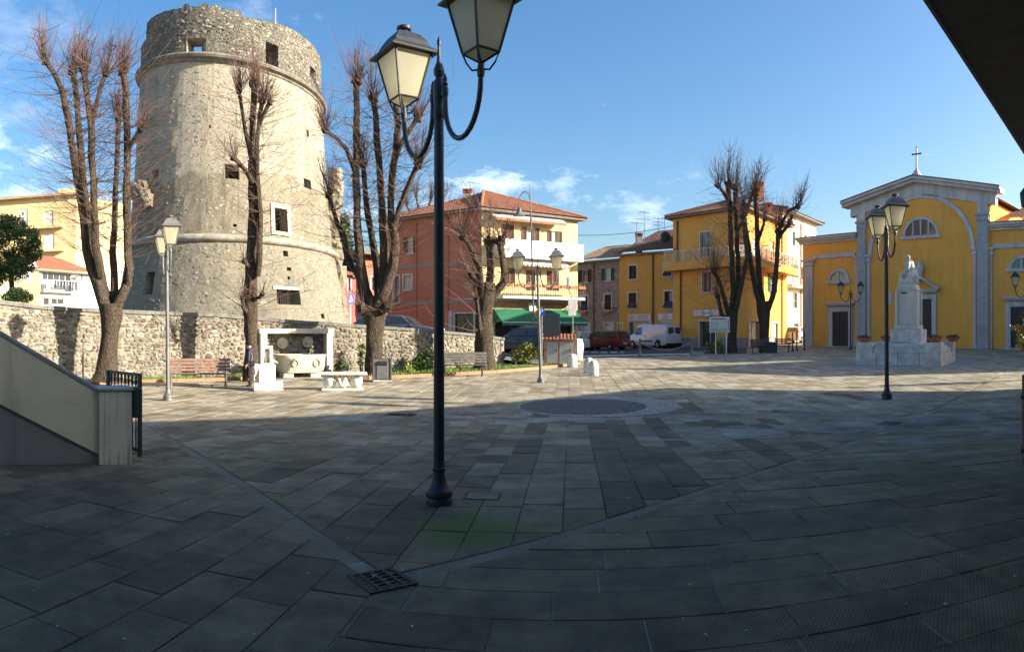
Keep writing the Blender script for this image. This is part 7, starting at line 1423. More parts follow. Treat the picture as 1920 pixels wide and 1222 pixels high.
p = G(372, 725); bench('reddish brown slatted bench beside the leaning lamp', p, R(27), 2.05, WOOD, BIRON)
p = G(868, 705); bench('silvery slatted bench behind the dark lamp pole', p, R(0), 1.75, WOODG, IRON)
p = G(1424, 663); bench('dark slatted bench in the shade beside the bin', p, R(-20), 1.15, M('dark_bench_wood', (0.09, 0.07, 0.055), None, 6, .7), IRON)
p = G(1467, 660.5); bench('orange slatted bench near the church corner', p, R(-28), 1.1, WOODO, IRON)
def bin_(label, p, w, h, mat, ang):
    t = thing('litter_bin', label, 'litter bin', p, 'litter bins'); X = Vector((math.cos(ang), math.sin(ang), 0)); Y = Vector((-X.y, X.x, 0)); Z = Vector((0, 0, 1)); m = MB(); m.bbox(p+Z*.03, (w*1.02, w*.95, .06), ang, .01); m.build('plinth', MARBLEOLD, t)
    m = MB(); m.bbox(p+Z*(.06+h*.36), (w*.92, w*.88, h*.72), ang, .015); m.build('body', mat, t)
    m = MB(); m.bbox(p-Y*(w*.45)+Z*(.06+h*.30), (w*.62, .03, h*.52), ang, .008); dr = m.build('door', mat, t); m = MB(); m.bbox(p-Y*(w*.48)+Z*(.06+h*.58), (w*.55, .05, h*.13), ang, .02); m.build('ash_scoop', BLACKTRIM, dr)
    for s in (-1, 1):
        for q in (-1, 1): m = MB(); m.box(p+X*(s*w*.48)+Y*(q*w*.45)+Z*(.06+h*.38), (.04, .04, h*.78), ang); m.build('corner_post', mat, t)
    m = MB(); n = 12; rings_ = []
    for i in range(n+1):
        a = math.pi*i/n; rings_.append([p+X*(w*.52*math.cos(a))+Y*y+Z*(.06+h*.78+h*.2*math.sin(a)+o) for y, o in ((-w*.5, 0), (w*.5, 0), (w*.5, .03), (-w*.5, .03))])
    m.rings(rings_); m.build('hood', mat, t, True)
BINM = M('grey_bin_enamel', (0.15, 0.145, 0.14), (0.11, 0.105, 0.10), 6, .5, .15, 40)
bin_('grey litter bin with arched hood in front of the forked tree', G(716, 715), .62, .98, BINM, R(14)); bin_('dark litter bin between the two distant benches', G(1446, 664), .72, .95, M('dark_bin_enamel', (0.03, 0.035, 0.045), None, 6, .5), R(-22))

# ================================================================== BOLLARDS, CABINET, SIGNS
for px, py, hpx, lab in ((1073, 688, 25, 'white domed marble bollard beside the tiled cabinet'), (1104, 700, 30, 'rear one of the paired white marble bollards'), (1113, 704, 29, 'front one of the paired white marble bollards')):
    p = G(px, py); d = dist(p); h = hpx*d/F; w = 10*d/F; t = thing('marble_bollard', lab, 'bollard', p, 'domed marble bollards'); m = MB(); m.lathe(p, [(w*.98, -.03), (w, .02), (w*.97, h*.55), (w*.9, h*.75), (w*.65, h*.92), (w*.3, h*.99), (.01, h)], 20); m.build('stone', MARBLE, t, True); m = MB(); m.lathe(p, [(w*1.05, -.02), (w*1.05, .03), (w*.9, .035)], 20); m.build('foot_ring', MARBLEOLD, t)
posts = []
for px, py, hp_, lab in ((1200, 669, 33, 'grey iron chain post in front of the van'), (1297, 667, 31, 'grey iron chain post beside the map board bush')):
    p = G(px, py); d = dist(p); h = hp_*d/F; posts.append((p, h)); t = thing('chain_post', lab, 'bollard', p, 'chain posts'); m = MB(); m.lathe(p, [(.16, -.02), (.16, .06), (.11, .1), (.1, .2), (.065, .24), (.055, h*.8), (.075, h*.85), (.06, h*.9), (.07, h*.96), (.02, h)], 14); m.build('post', GREYIRON, t, True); m = MB(); m.ball(p+Vector((0, 0, h)), .06, 8, 6); m.build('knob', GREYIRON, t, True)
def links(a, b, sag, n, lab):
    t = thing('chain', lab, 'chain', a, 'barrier chains'); pts = [a.lerp(b, i/n)-Vector((0, 0, sag*4*(i/n)*(1-i/n))) for i in range(n+1)]; m = MB()
    for i in range(n):
        c = (pts[i]+pts[i+1])/2; u = (pts[i+1]-pts[i]); v = Vector((0, 0, 1)) if i % 2 else u.normalized().cross(Vector((0, 0, 1))); m.tube([c+u*(.62*math.cos(j*.785))+v*(.045*math.sin(j*.785)) for j in range(9)], .016, 4, False)
    m.build('link', CHROME, t)
links(posts[0][0]+Vector((0, 0, posts[0][1]*.88)), posts[1][0]+Vector((0, 0, posts[1][1]*.88)), .52, 44, 'sagging iron chain hung between the two posts')
links(posts[1][0]+Vector((0, 0, .22)), G(1330, 662)+Vector((0, 0, .15)), .03, 16, 'short low chain running to the map board bush')
# brick cabinet with little tiled roof
p = G(1048, 683); d = dist(p); k = d/F; t = thing('utility_cabinet', 'brick utility cabinet with metal doors and small tiled roof', 'cabinet', p); a, b = pd(1020, d), pd(1076, d); f = Fac(a, b, -.1, zz(637, d), t); BRICK = M('cabinet_brick', (0.45, 0.20, 0.12), (0.55, 0.33, 0.2), 6, .9, .4)
MET = M('galvanised_door', (0.42, 0.41, 0.38), (0.34, 0.33, 0.31), 3, .5, .1, 30); m = MB(); f.box(m, 0, f.L, p.z-.1, f.z1, -.7, -.002); m.build('body', BRICK, t)
for x0, x1 in ((1025, 1046), (1049, 1072)): o = f.part('door', MET, t, f.hit(x0, 660)[0], f.hit(x1, 660)[0], p.z+.05, f.z1-.06, .0, .03); u = f.hit(x1-3, 660)[0]; f.part('handle', BLACKTRIM, o, u, u+.03, p.z+.6, p.z+.75, .03, .06)
m = MB(); roof_face(m, f.p(-.15, f.z1, .2), f.p(f.L+.15, f.z1, .2), f.p(-.15, f.z1+.26, -.35), f.p(f.L+.15, f.z1+.26, -.35), .16, .2, .04); m.build('tile_roof', ROOFM, t, fix=False); m = MB(); f.box(m, -.12, f.L+.12, f.z1-.03, f.z1-.002, -.6, .16); m.build('roof_board', WOOD, t)
p = G(1082, 676); t = thing('boulder', 'pale rounded boulder beside the tiled cabinet', 'boulder', p); m = MB(); m.ball(p+Vector((0, .2, .45)), .55, 12, 9, .5, (.62, .7, 1.25)); m.build('stone', MARBLEOLD, t, True)
def signpost(label, px, py, ytop, d=None, r=.03, cat='sign', name='road_sign'):
    p = G(px, py) if d is None else pd(px, d); d = dist(p); 
    if py is None: p.z = .9
    t = thing(name, label, cat, p, None); m = MB(); m.tube([p, Vector((p.x, p.y, zz(ytop, d)))], r, 7); m.build('pole', CHROME, t); return t, p, d
def panel(t, name, px0, px1, py0, py1, d, mat, th=.03, yaw=0):
    c = W((px0+px1)/2, (py0+py1)/2, d); w = (px1-px0)*d/F; h = (py1-py0)*d/F; a = -az((px0+px1)/2)+yaw; m = MB(); m.bbox(c-Vector((c.x, c.y, 0)).normalized()*.05, (w, th, h), a, .004); return m.build(name, mat, t), c-Vector((c.x, c.y, 0)).normalized()*(.05+th/2+.004), w, h, a
DKG = M('dark_sign_back', (0.045, 0.05, 0.055), (0.035, 0.04, 0.045), 4, .55)
t, p, d = signpost('blue parking sign beside the dark notice board', 1016, 684, 576); o, c, w, h, a = panel(t, 'plate', 1009, 1020.5, 577.5, 591.5, d, BLUEP); X = Vector((math.cos(a), math.sin(a), 0))
m = MB(); s = w*.5; m.tube([c-X*s*.35-Vector((0, 0, s*.8)), c-X*s*.35+Vector((0, 0, s*.8))], s*.13, 5); m.tube([c-X*s*.35+Vector((0, 0, s*.72)), c+X*s*.25+Vector((0, 0, s*.65)), c+X*s*.45+Vector((0, 0, s*.35)), c+X*s*.25+Vector((0, 0, s*.05)), c-X*s*.35], s*.12, 5); m.build('letter_p', WHITEP, o)
t, p, d = signpost('dark back of a notice board on two poles', 1038, 683, 588); panel(t, 'board', 1019, 1050, 588, 630, d, DKG, .06); m = MB(); q = pd(1020, d); q.z = p.z; m.tube([q, q+Vector((0, 0, zz(590, d)-p.z))], .03, 7); m.build('second_pole', CHROME, t)
t, p, d = signpost('grey sign plates on a bent pole before the cream house', 1074, 676, 566); panel(t, 'upper_plate', 1061, 1068, 520, 542, d, DKG, .03, R(55)); panel(t, 'lower_plate', 1065, 1081, 561, 592, d, MET, .03, R(20)); m = MB(); m.tube([W(1074, 566, d), W(1071, 552, d), W(1065, 542, d), W(1064, 522, d)], .03, 6); m.build('bent_top', CHROME, t)
p = pd(657, 38.5); p.z = 1.0; t = thing('crossing_sign', 'blue pedestrian crossing sign beside the tower foot', 'road sign', p); d = 38.5; m = MB(); m.tube([p, Vector((p.x, p.y, zz(550, d)))], .035, 7); m.build('pole', WHITEP, t); o, c, w, h, a = panel(t, 'plate', 652.5, 664, 550, 570, d, BLUEP, .03, R(25)); X = Vector((math.cos(a), math.sin(a), 0)); m = MB(); n_ = -Vector((c.x, c.y, 0)).normalized()*.012
m.add([c+n_-X*w*.36-Vector((0, 0, h*.3)), c+n_+X*w*.36-Vector((0, 0, h*.3)), c+n_+Vector((0, 0, h*.38))], [(0, 1, 2)]); m.build('white_triangle', WHITEP, o, fix=False); m = MB(); n_ *= 1.5; m.tube([c+n_-X*w*.12-Vector((0, 0, h*.24)), c+n_, c+n_+Vector((0, 0, h*.1))], .02, 4); m.tube([c+n_+X*w*.12-Vector((0, 0, h*.24)), c+n_], .02, 4); m.build('walking_figure', BLACKTRIM, o)
# town map board
p = G(1350, 664); d = dist(p); t = thing('map_board', 'town map board on two white legs in front of the tree', 'notice board', p); MAPG = M('printed_town_map', (0.46, 0.52, 0.42), (0.62, 0.66, 0.58), 5, .5, c3=(0.30, 0.40, 0.28), lo=.4, hi=.62)
for px in (1342, 1362): q = pd(px, d); m = MB(); m.tube([Vector((q.x, q.y, p.z)), Vector((q.x, q.y, zz(620, d)))], .035, 7); m.build('leg', WHITEP, t)
o, c, w, h, a = panel(t, 'board', 1330, 1368.5, 594, 623.5, d, SIGNW, .05, R(-6)); X = Vector((math.cos(a), math.sin(a), 0)); nn = -Vector((c.x, c.y, 0)).normalized()
def onb(nm, x0, x1, z0, z1, mat, e=.004): m = MB(); m.box(c+X*((x0+x1)/2*w)+Vector((0, 0, (z0+z1)/2*h))+nn*e, (abs(x1-x0)*w, .006, abs(z1-z0)*h), a); m.build(nm, mat, o)
onb('map_print', 0, .36, -.18, .26, MAPG, .006); onb('green_band', -.47, .37, -.47, -.22, M('sage_print', (0.42, 0.47, 0.33), None, 3, .5)); onb('town_view', -.44, -.03, -.18, .20, M('pale_print', (0.50, 0.53, 0.50), (0.35, 0.38, 0.36), 8, .5))
for i in range(14): onb('lettering', -.4+.052*i, -.365+.052*i, .33, .41, DKG, .008)
for i in range(9): onb('side_lettering', .41, .46, -.38+.08*i, -.33+.08*i, DKG, .008)
p = G(1480, 659)
for i, (px, py) in enumerate(((1486, 659), (1494, 657.5), (1508, 656.5))):
    p = G(px, py); t = thing('iron_post', ('slim iron post beside the orange bench', 'slim iron post in front of the white hatchback', 'slim iron post beside the church corner')[i], 'bollard', p, 'slim iron posts'); m = MB(); m.lathe(p, [(.09, -.02), (.09, .08), (.045, .14), (.04, 1.0), (.06, 1.05), (.05, 1.1), (.01, 1.2)], 10); m.build('post', IRON, t, True); m = MB(); m.ball(p+Vector((0, 0, 1.2)), .06, 8, 6); m.build('knob', IRON, t)
p = G(156, 708); d = 22.0; p = pd(156, d); p.z = gz(p.x, p.y); t = thing('stake', 'thin rusty iron stake by the wall at the tree', 'stake', p); m = MB(); m.tube([p, Vector((p.x, p.y, zz(662, d)))], .035, 6); m.build('rod', GRATEM, t)
c = G(648, 707); c = pd(648, wall_d(648)-.35); c.z = gz(c.x, c.y); t = thing('wall_grille', 'small dark plaque leaning by the portal plants', 'plaque', c); m = MB(); d = dist(c); m.bbox(Vector((c.x, c.y, zz(691, d))), (13*d/F, .06, 8*d/F), -az(648), .01); m.build('plate', DKG, t)

# ================================================================== MONUMENT
pA, pB = G(1600, 686), G(1765, 688); pA = pB-Vector((math.sin(R(136.5)), math.cos(R(136.5)), 0))*3.87; pA.z = pB.z; pC = pB+(pB-pA).length*.95*Vector(((pB-pA).normalized().y*-1, (pB-pA).normalized().x, 0)); u = (pB-pA).normalized(); v = Vector((-u.y, u.x, 0)); v = v if v.dot(pA) > 0 else -v; Lw = (pB-pA).length; Ld = 4.1; d = (dist(pA)+dist(pB))/2; z0 = (pA.z+pB.z)/2; rz = math.atan2(u.y, u.x)
t = thing('war_memorial', 'marble war memorial with tall pedestal on a broad stepped block', 'monument', (pA+pB)/2+v*Ld/2)
cc = (pA+pB)/2+v*(Ld/2); zt_ = zz(643, d); zm = zz(662, d)
ring = disc('memorial_pavement', Vector((cc.x, cc.y, 0)), 3.9, 3.7, .014, PEBW); tag(ring, 'pebble apron around the war memorial', kind='structure')
def mblk(nm, x0, x1, y0, y1, za, zb_, mat=MARBLEOLD, b=.015): m = MB(); m.bbox(pA+u*((x0+x1)/2*Lw)+v*((y0+y1)/2*Ld)+Vector((0, 0, (za+zb_)/2-pA.z)), ((x1-x0)*Lw, (y1-y0)*Ld, zb_-za), rz, b); return m.build(nm, mat, t)
for i in range(4):                                # lower course, block by block
    for (x0, x1, y0, y1) in ((i/4, (i+1)/4-.004, 0, .16), (i/4, (i+1)/4-.004, .84, 1)): mblk('base_block', x0, x1, y0, y1, z0-.1, zm)
for i in range(3):
    for x0, x1 in ((0, .14), (.86, 1)): mblk('base_block', x0, x1, .163+.674*i/3, .163+.674*(i+1)/3-.004, z0-.1, zm-.003)
mblk('core', .141, .859, .163, .837, z0-.1, zm-.02)
for x0, x1, y0, y1 in ((.0, .2, 0, .2), (.8, 1, 0, .2), (0, .2, .8, 1), (.8, 1, .8, 1)): mblk('corner_block', x0+.005, x1-.005, y0+.005, y1-.005, zm, zt_+.02)
for x0, x1, y0, y1 in ((.2, .8, .03, .18), (.2, .8, .82, .97), (.03, .18, .2, .8), (.82, .97, .2, .8)): mblk('step_block', x0, x1, y0, y1, zm, zm+(zt_-zm)*.5); mblk('upper_step', x0+(.03 if x1-x0 < .3 else 0), x1-(.03 if x1-x0 < .3 else 0), y0+(.03 if y1-y0 < .3 else 0), y1-(.03 if y1-y0 < .3 else 0), zm+(zt_-zm)*.5, zm+(zt_-zm)*.78)
mblk('platform', .18, .82, .18, .82, zm, zt_-.05)
dC = dist(cc); k = dC/F; cp = pd(1704, dC); cp = cc+u*((cp-cc).dot(u)); UP = lambda y: zz(y, dC)
def pblk(nm, wpx, y0, y1, mat=MARBLEOLD, off=0, dep=1.0): m = MB(); m.bbox(Vector((cp.x, cp.y, (UP(y0)+UP(y1))/2))+u*(off*k), (wpx*k, wpx*k*dep, UP(y1)-UP(y0)), rz, .02); return m.build(nm, mat, t)
PEDM = M('cream_pedestal_marble', (0.60, 0.56, 0.49), (0.46, 0.43, 0.38), 2.0, .65, .3, 20, streak=True)
m = MB(); pblk('pedestal_foot', 58, 648, 617); pblk('pedestal_plinth', 46, 617, 609, PEDM); pblk('pedestal_shaft', 35, 609, 545, PEDM); pblk('pedestal_cornice', 38, 545, 541, PEDM); pblk('statue_base', 34, 541, 534, PEDM)
for s in (-1, 1):
    for q in (-1, 1): m = MB(); m.bbox(Vector((cp.x, cp.y, (UP(609)+UP(545))/2))+u*(s*19*k)+v*(q*19*k), (5*k, 5*k, UP(545)-UP(609)-.02), rz, .01); m.build('corner_strip', PEDM, t)
m = MB(); m.box(Vector((cp.x, cp.y, UP(550)))+u*(-5*k)-v*(17.8*k), (11*k, .03, 3*k), rz); m.build('bronze_letters', DKG, t)
m = MB(); m.bbox(Vector((cp.x, cp.y, UP(631)))-v*(29.5*k)+u*(-3*k), (22*k, .06, 20*k), rz, .01); m.build('carved_panel', PEDM, t)
# seated draped figure, head bowed to the left
z0 = UP(534); hS = UP(478)-z0
def S(x, y, z): return Vector((cp.x, cp.y, z0))+u*(x*hS)+v*(y*hS)+Vector((0, 0, z*hS))
t2 = thing('seated_statue', 'weathered marble statue of a seated draped figure atop the pedestal', 'statue', Vector((cp.x, cp.y, z0)))
SB = [(S(-.03, 0, .92), .088*hS, S(-.045, 0, .88), .082*hS), (S(-.085, 0, .885), .03*hS), (S(-.01, 0, .82), .06*hS, S(.02, 0, .72), .075*hS), (S(.02, -.12, .70), .085*hS, S(.02, .12, .70), .085*hS), (S(.03, 0, .68), .16*hS, S(.06, 0, .35), .19*hS), (S(.06, 0, .28), .22*hS, S(-.05, 0, .2), .2*hS),
      (S(.02, -.17, .68), .075*hS, S(-.02, -.22, .45), .065*hS), (S(-.02, -.22, .45), .06*hS, S(-.16, -.12, .36), .045*hS), (S(.02, .17, .68), .075*hS, S(-.03, .22, .45), .065*hS), (S(-.03, .22, .45), .06*hS, S(-.16, .1, .36), .045*hS),
      (S(.02, -.12, .32), .12*hS, S(-.2, -.13, .30), .1*hS), (S(.02, .12, .32), .12*hS, S(-.2, .13, .30), .1*hS), (S(-.2, -.13, .28), .09*hS, S(-.24, -.13, .04), .075*hS), (S(-.2, .13, .28), .09*hS, S(-.24, .13, .04), .075*hS), (S(-.24, 0, .18), .1*hS, S(-.26, 0, .04), .1*hS), (S(.1, 0, .1), .22*hS, S(-.12, 0, .08), .2*hS), (S(.19, 0, .5), .08*hS, S(.24, 0, .1), .12*hS), (S(-.1, .0, .42), .1*hS, S(-.2, 0, .34), .08*hS)]
for i in range(7): a = -.28+.09*i; SB.append((S(-.27+.03*abs(i-3), a*.6, .26), .025*hS, S(-.3+.03*abs(i-3), a*.8, .02), .035*hS))
STM = M('weathered_statue_marble', (0.58, 0.56, 0.52), (0.22, 0.22, 0.21), 3.0, .75, .5, 25, lo=.42, hi=.62); remesh('figure', SB, .022*hS, STM, t2, 2)
# bowl planters on the memorial
def planter(lab, px, py, w):
    # find its height: sits on the block top
    dd = {1621: dist(pA)+.45, 1663: dist(pA)+2.6, 1753: dist(pB)+.5, 1787: dist(pB)+3.3}[px]; q = pd(px, dd); k2 = dd/F; r = w*k2/2; zb_ = zt_+.02; q.z = zb_; t = thing('bowl_planter', lab, 'planter', q, 'bowl planters on the memorial'); hgt = zz(633, dd)-zb_ if False else r*.62
    m = MB(); m.lathe(q, [(r*.55, 0), (r*.6, .02), (r*.8, hgt*.5), (r*.98, hgt*.85), (r*1.04, hgt*.9), (r*1.04, hgt), (r*.94, hgt), (r*.9, hgt*.8)], 20); m.build('bowl', TERRA, t, True); m = MB(); m.lathe(q+Vector((0, 0, hgt*.8)), [(r*.9, 0), (r*.3, .03), (.01, .035)], 16); m.build('soil', SOIL, t); m = MB(); rr = random.Random(px); leaf_blob(m, q+Vector((0, 0, hgt*1.05)), r*.95, r*.95, r*.32, 340, .085, rr, .2); m.build('flowers', FLOWER if px != 1753 else LEAFG, t, fix=False)
planter('terracotta bowl of pansies on the memorial front end nearer the church lamp', 1621, 640, 27); planter('terracotta bowl partly behind the dark lamp pole', 1663, 636, 24); planter('terracotta bowl with plain green plants on the memorial corner', 1753, 640, 29); planter('terracotta bowl farthest back on the memorial, before bare yellow wall', 1787, 636, 26)

# ================================================================== VEHICLES
def car(name, label, cat, p, ang, L, Wd, prof, glass, paint, wheels, wr=.31, rear=True, lights=True, plate=True, group='parked vehicles', rimm=None):
    """prof: side outline (x 0..1 front->rear, z m) of the lower body; glass: list of side window polygons; heading angle = direction of the nose"""
    t = thing(name, label, cat, p, group); X = Vector((math.cos(ang), math.sin(ang), 0)); Y = Vector((-X.y, X.x, 0)); Z = Vector((0, 0, 1))
    def P(x, y, z): return p+X*(L/2-x*L)+Y*y+Z*z
    zmax = max(z for _, z in prof); belt = .52*zmax+.12
    def half(z): return Wd/2*(1 if z < belt else 1-.20*(z-belt)/(zmax-belt))*(1 if z > .35 else .96)
    m = MB(); rings_ = []
    for s, q in ((-1, 1.0), (-1, .93), (0, .0), (1, .93), (1, 1.0)):
        pass
    n = len(prof); rows = []
    for kk, ins in ((-1.0, .035), (-.985, .012), (-.93, 0), (-.5, -.006), (0, -.012), (.5, -.006), (.93, 0), (.985, .012), (1.0, .035)):
        cx = sum(x for x, _ in prof)/n; cz = sum(z for _, z in prof)/n; rows.append([P(x+(cx-x)*ins, half(z)*kk, z+(cz-z)*ins) for x, z in prof])
    m.rings(rows, True); body = m.build('body', paint, t, True)
    for gi, g in enumerate(glass):
        kind, pts = g
        if kind == 'side':
            for s in (-1, 1):
                mm = MB(); mm.add([P(x, s*(half(z)+.012), z) for x, z in pts], [tuple(range(len(pts)))]); mm.build('side_window', GLASS, t, fix=False)
        else:
            (x0, z0_), (x1, z1_) = pts; mm = MB(); o = -.02 if kind == 'front' else .02; q = .84
            mm.add([P(x0+o, -half(z0_)*q, z0_), P(x0+o, half(z0_)*q, z0_), P(x1+o, half(z1_)*q, z1_), P(x1+o, -half(z1_)*q, z1_)], [(0, 1, 2, 3)]); mm.build('windscreen' if kind == 'front' else 'rear_window', GLASS, t, fix=False)
    for x in wheels:
        for s in (-1, 1):
            c = P(x, s*(Wd/2-.09), wr); w = MB(); N = 22; ring = lambda r, y: [c+Y*(s*y)+X*(r*math.cos(2*math.pi*j/N))+Z*(r*math.sin(2*math.pi*j/N)) for j in range(N)]
            w.rings([ring(wr*.62, -.1), ring(wr*.96, -.1), ring(wr, -.07), ring(wr, .07), ring(wr*.96, .10), ring(wr*.64, .105)]); wh = w.build('wheel', TYRE, t, True)
            w = MB(); w.rings([ring(wr*.63, .085), ring(wr*.63, .107), ring(wr*.5, .10), ring(wr*.15, .112)]); w.build('rim', rimm or RIM, wh)
            w = MB()
            a_ = [c+Y*(s*.022)+X*((wr+.055)*math.cos(math.pi*j/12))+Z*((wr+.055)*math.sin(math.pi*j/12)) for j in range(13)]; w.tube(a_, .04, 5); w.build('wheel_arch', BLACKTRIM, wh)
    if lights:
        for s in (-1, 1):
            mm = MB(); z1_ = belt+.08; mm.bbox(P(.985, s*(half(.9)-.13), belt+.02), (.1, .16, .42 if rear else .2), ang, .03); mm.build('tail_light', REDLENS, t); mm = MB(); mm.bbox(P(.02, s*(half(.7)-.2), belt-.14), (.16, .3, .16), ang, .04); mm.build('headlight', CLEARLENS, t)
    mm = MB(); mm.bbox(P(.992, 0, .36), (.16, Wd*.92, .2), ang, .03); mm.build('rear_bumper', BLACKTRIM if cat == 'van' else paint, t); mm = MB(); mm.bbox(P(.008, 0, .34), (.14, Wd*.9, .2), ang, .03); mm.build('front_bumper', BLACKTRIM if cat == 'van' else paint, t)
    if plate: mm = MB(); mm.box(P(1.012, 0, .56), (.02, .5, .11), ang); mm.build('number_plate', PLATE, t)
    for s in (-1, 1): mm = MB(); mm.bbox(P(.30, s*(Wd/2+.07), belt+.06), (.1, .16, .12), ang, .03); mm.build('mirror', BLACKTRIM, t)
    for x in (.5,):
        for s in (-1, 1): mm = MB(); mm.box(P(x, s*(half(.6)+.004), (belt+.3)/2), (.012, .01, belt-.3), ang); mm.build('door_seam', BLACKTRIM, t); mm = MB(); mm.box(P(x-.03, s*(half(belt-.1)+.01), belt-.1), (.14, .02, .03), ang); mm.build('door_handle', BLACKTRIM, t)
    return t
def paint(name, c, r=.3): return M(name, c, tuple(x*.93 for x in c), 2, r, coat=.6, spec=.5)
VANP = [(.0, .30), (.0, .62), (.02, .86), (.07, 1.02), (.16, 1.14), (.27, 1.82), (.32, 1.93), (.45, 1.97), (.95, 1.95), (.985, 1.88), (1.0, 1.2), (1.0, .32), (.9, .25), (.1, .25)]
HATCH = [(.0, .30), (.0, .58), (.03, .74), (.20, .92), (.27, .97), (.40, 1.38), (.47, 1.46), (.80, 1.48), (.90, 1.42), (.97, 1.02), (1.0, .92), (1.0, .32), (.9, .22), (.1, .22)]
WAG = [(.0, .30), (.0, .60), (.03, .76), (.22, .93), (.28, .98), (.42, 1.40), (.50, 1.47), (.85, 1.45), (.93, 1.35), (.985, 1.0), (1.0, .9), (1.0, .32), (.9, .22), (.1, .22)]
BOXY = [(.0, .30), (.0, .62), (.02, .82), (.16, .98), (.22, 1.04), (.33, 1.48), (.40, 1.56), (.86, 1.56), (.94, 1.50), (.99, 1.02), (1.0, .9), (1.0, .32), (.9, .22), (.1, .22)]
hg = [('side', [(.31, 1.02), (.41, 1.36), (.60, 1.40), (.60, 1.0)]), ('side', [(.62, 1.0), (.62, 1.40), (.82, 1.38), (.88, 1.04)]), ('front', ((.29, 1.02), (.39, 1.36))), ('rear', ((.965, 1.06), (.915, 1.38)))]
bgl = [('side', [(.25, 1.08), (.34, 1.46), (.55, 1.48), (.55, 1.06)]), ('side', [(.57, 1.06), (.57, 1.48), (.78, 1.48), (.78, 1.06)]), ('side', [(.80, 1.06), (.80, 1.48), (.90, 1.46), (.94, 1.08)]), ('front', ((.24, 1.08), (.325, 1.46))), ('rear', ((.985, 1.06), (.945, 1.46)))]
vg = [('side', [(.185, 1.18), (.27, 1.70), (.385, 1.74), (.385, 1.16)]), ('front', ((.17, 1.18), (.265, 1.76)))]
def face(x): return None
p = G(1226, 652.5); av = math.atan2(fy.U.y, fy.U.x)+math.pi
v_ = car('white_van', 'white panel van parked before the ochre shopfront', 'van', p, av+R(-14), 4.9, 1.95, VANP, vg, paint('van_white', (0.62, 0.62, 0.64)), (.17, .80), .33); mm = MB()
X = Vector((math.cos(av+R(-14)), math.sin(av+R(-14)), 0)); Y = Vector((-X.y, X.x, 0))
for s in (-1, 1): mm = MB(); mm.box(p-X*(.1)+Y*(s*.985)+Vector((0, 0, .62)), (1.6, .03, .09), av+R(-14)); mm.build('side_moulding', BLACKTRIM, v_)
for s in (-.38, .38): mm = MB(); mm.box(p-X*2.46+Y*s+Vector((0, 0, 1.45)), (.02, .56, .5), av+R(-14)); mm.build('rear_door_window', GLASS, v_)
p = G(1133, 656); car('red_people_carrier', 'dark red people carrier parked before the stone house', 'car', p, av+R(2), 4.0, 1.75, BOXY, bgl, paint('wine_red_paint', (0.20, 0.02, 0.022)), (.19, .79), .31)
p = G(1084, 656.5); car('white_city_car', 'boxy white city car seen from behind by the cabinet', 'car', p, R(112), 3.5, 1.6, BOXY, bgl, paint('ice_white_paint', (0.58, 0.62, 0.66)), (.19, .79), .28)
p = pd(983, 39); p.z = .38; car('dark_hatchback', 'dark grey hatchback behind the low end of the wall', 'car', p, R(160), 4.2, 1.75, HATCH, hg, paint('graphite_paint', (0.03, 0.032, 0.036)), (.18, .79), .31)
p = pd(1003, 43.5); p.z = .15; car('blue_car', 'blue car half hidden behind the dark hatchback', 'car', p, R(150), 4.0, 1.7, HATCH, hg, paint('blue_paint', (0.03, 0.06, 0.18)), (.18, .79), .3)
p = pd(748, 33.5); p.z = zz(589, 33.5)-1.50; car('blue_grey_estate', 'blue grey estate car showing above the wall coping', 'car', p, R(-8), 4.3, 1.75, WAG, hg, paint('steel_blue_paint', (0.06, 0.085, 0.13)), (.18, .79), .31)
p = pd(1494, 62); p.z = gz(p.x, p.y); car('white_hatchback', 'white hatchback parked beside the church corner', 'car', p, R(48), 4.0, 1.75, HATCH, hg, paint('pearl_white_paint', (0.58, 0.58, 0.58)), (.18, .79), .31)

# ================================================================== RIGHT EDGE, ROOFTOP AERIALS, WIRES, LITTER
p = pd(1940, 8.4); p.z = 0; t = thing('wooden_planter', 'weathered wooden planter box cut by the picture edge in the shade', 'planter', p); m = MB(); a_ = -az(1925); 
for i in range(9):
    for fx, fy_ in ((0, -1), (0, 1)): q = p+Vector((math.cos(a_), math.sin(a_), 0))*(-.14+.035*i)+Vector((-math.sin(a_), math.cos(a_), 0))*(fy_*.15); m = MB(); m.box(q+Vector((0, 0, .52)), (.033, .02, 1.08), a_); m.build('plank', WOOD, t)
m = MB(); m.box(p+Vector((0, 0, .5)), (.27, .27, 1.0), a_); m.build('liner', WOOD, t); 
for z in (.15, .8): m = MB(); m.box(p+Vector((0, 0, z)), (.34, .34, .05), a_); m.build('hoop', GRATEM, t)
d = 23.5; b = pd(1934, d); b.z = gz(b.x, b.y); bush('golden_shrub', 'golden leaved shrub in the sun at the picture edge', b, [(W(1925, 636, d), .36, .36, .45), (W(1916, 648, d), .22, .25, .22), (W(1930, 600, d), .25, .25, .45), (W(1907, 615, d), .24, .2, .12), (W(1940, 655, d), .42, .42, .42)], LEAFO, 1900, .085, 14)
d = 10.5; c = W(1922, 372, d); t = thing('hanging_lantern', 'small dark lantern hanging under the eave at the edge', 'lantern', c); m = MB(); m.lathe(c, [(.02, -.15), (.06, -.13), (.075, -.02), (.085, .08), (.05, .13), (.02, .17)], 10); m.build('shade', IRON, t, True); m = MB(); m.tube([c+Vector((0, 0, .16)), Vector((c.x, c.y, EH+.03))], .008, 5); m.build('rod', IRON, t)
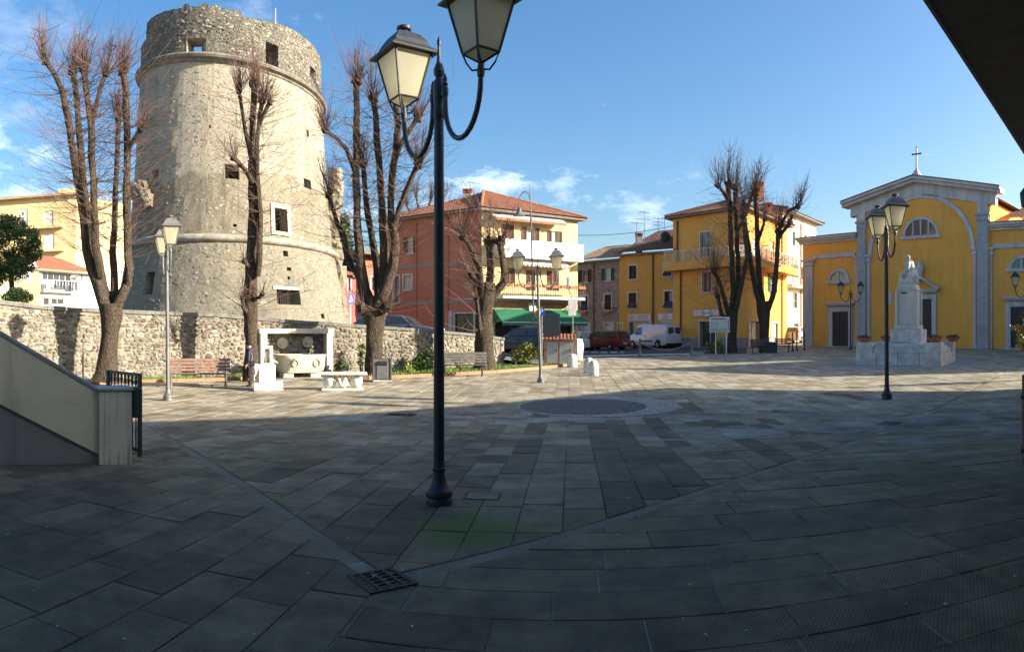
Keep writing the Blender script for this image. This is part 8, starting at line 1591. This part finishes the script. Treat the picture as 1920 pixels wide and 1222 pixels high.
def aerial(lab, px, y0, y1, d, arms):
    p = W(px, y0, d); t = thing('roof_aerial', lab, 'aerial', p, 'roof aerials'); m = MB(); m.tube([p+Vector((0, 0, -.6)), W(px, y1, d)], .028, 5); m.build('mast', CHROME, t); u = Vector((.9, .4, 0)); m = MB()
    for y, w in arms:
        c = W(px, y, d); m.tube([c-u*w, c+u*w], .016, 4)
        for i in range(5): q = c+u*(w*(i/2-1)); m.tube([q+Vector((.3, -.5, 0))*.45, q-Vector((.3, -.5, 0))*.45], .012, 4)
    m.build('elements', CHROME, t)
aerial('tall roof aerial above the grey chimney', 1208, 460, 394, 60, ((398, .5), (411, .7))); aerial('short roof aerial between the stone house and the grey chimney', 1194, 462, 416, 60, ((418, .6),)); aerial('bushy roof aerial beside the dish', 1234, 452, 408, 60, ((410, .5), (416, .6), (422, .4))); aerial('thin roof aerial next to the balcony house eave', 1246, 452, 407, 60, ((409, .3),)); aerial('lone roof aerial over the red house chimney', 889, 378, 342, 52, ((343, .5),))
c = W(1248, 444, 59); t = thing('roof_dish', 'dark satellite dish on the brown roof', 'satellite dish', c); m = MB(); m.ball(c, .45, 12, 8, 0, (1, .25, 1.1)); m.build('dish', DKG, t, True); m = MB(); m.tube([c+Vector((0, .1, 0)), c+Vector((0, .3, -.9))], .03, 5); m.build('mount', CHROME, t)
a, b = W(1083, 441, 50), W(1263, 423, 56); t = thing('overhead_cable', 'thin overhead cable between the cream and ochre houses', 'cable', a); m = MB(); m.tube([a.lerp(b, i/16)-Vector((0, 0, .5*4*(i/16)*(1-i/16)*.5)) for i in range(17)], .022, 4); m.build('wire', BLACKTRIM, t)
LITW = M('paper_scrap', (0.7, 0.69, 0.66), None, 5, .8); LITO = M('dry_leaf', (0.30, 0.15, 0.06), None, 5, .8); rr = random.Random(4); m = MB(); m2 = MB()
for i in range(150):
    q = G(rr.uniform(10, 1910), rr.uniform(775, 1215)); s = rr.uniform(.006, .02); a = rr.uniform(0, 6.28); z = Vector((0, 0, .012)); X = Vector((math.cos(a), math.sin(a), 0)); Y = Vector((-X.y, X.x, 0)); mm = m if rr.random() < .45 else m2; mm.add([q-X*s+z, q+Y*s*.4+z*1.3, q+X*s+z, q-Y*s*.4+z*1.1], [(0, 1, 2, 3)])
tag(m.build('paper_litter', LITW, fix=False), 'tiny paper scraps and cigarette ends scattered on the paving', 'litter', kind='stuff'); tag(m2.build('fallen_leaves', LITO, fix=False), 'dry fallen leaf crumbs scattered on the paving', 'leaves', kind='stuff')
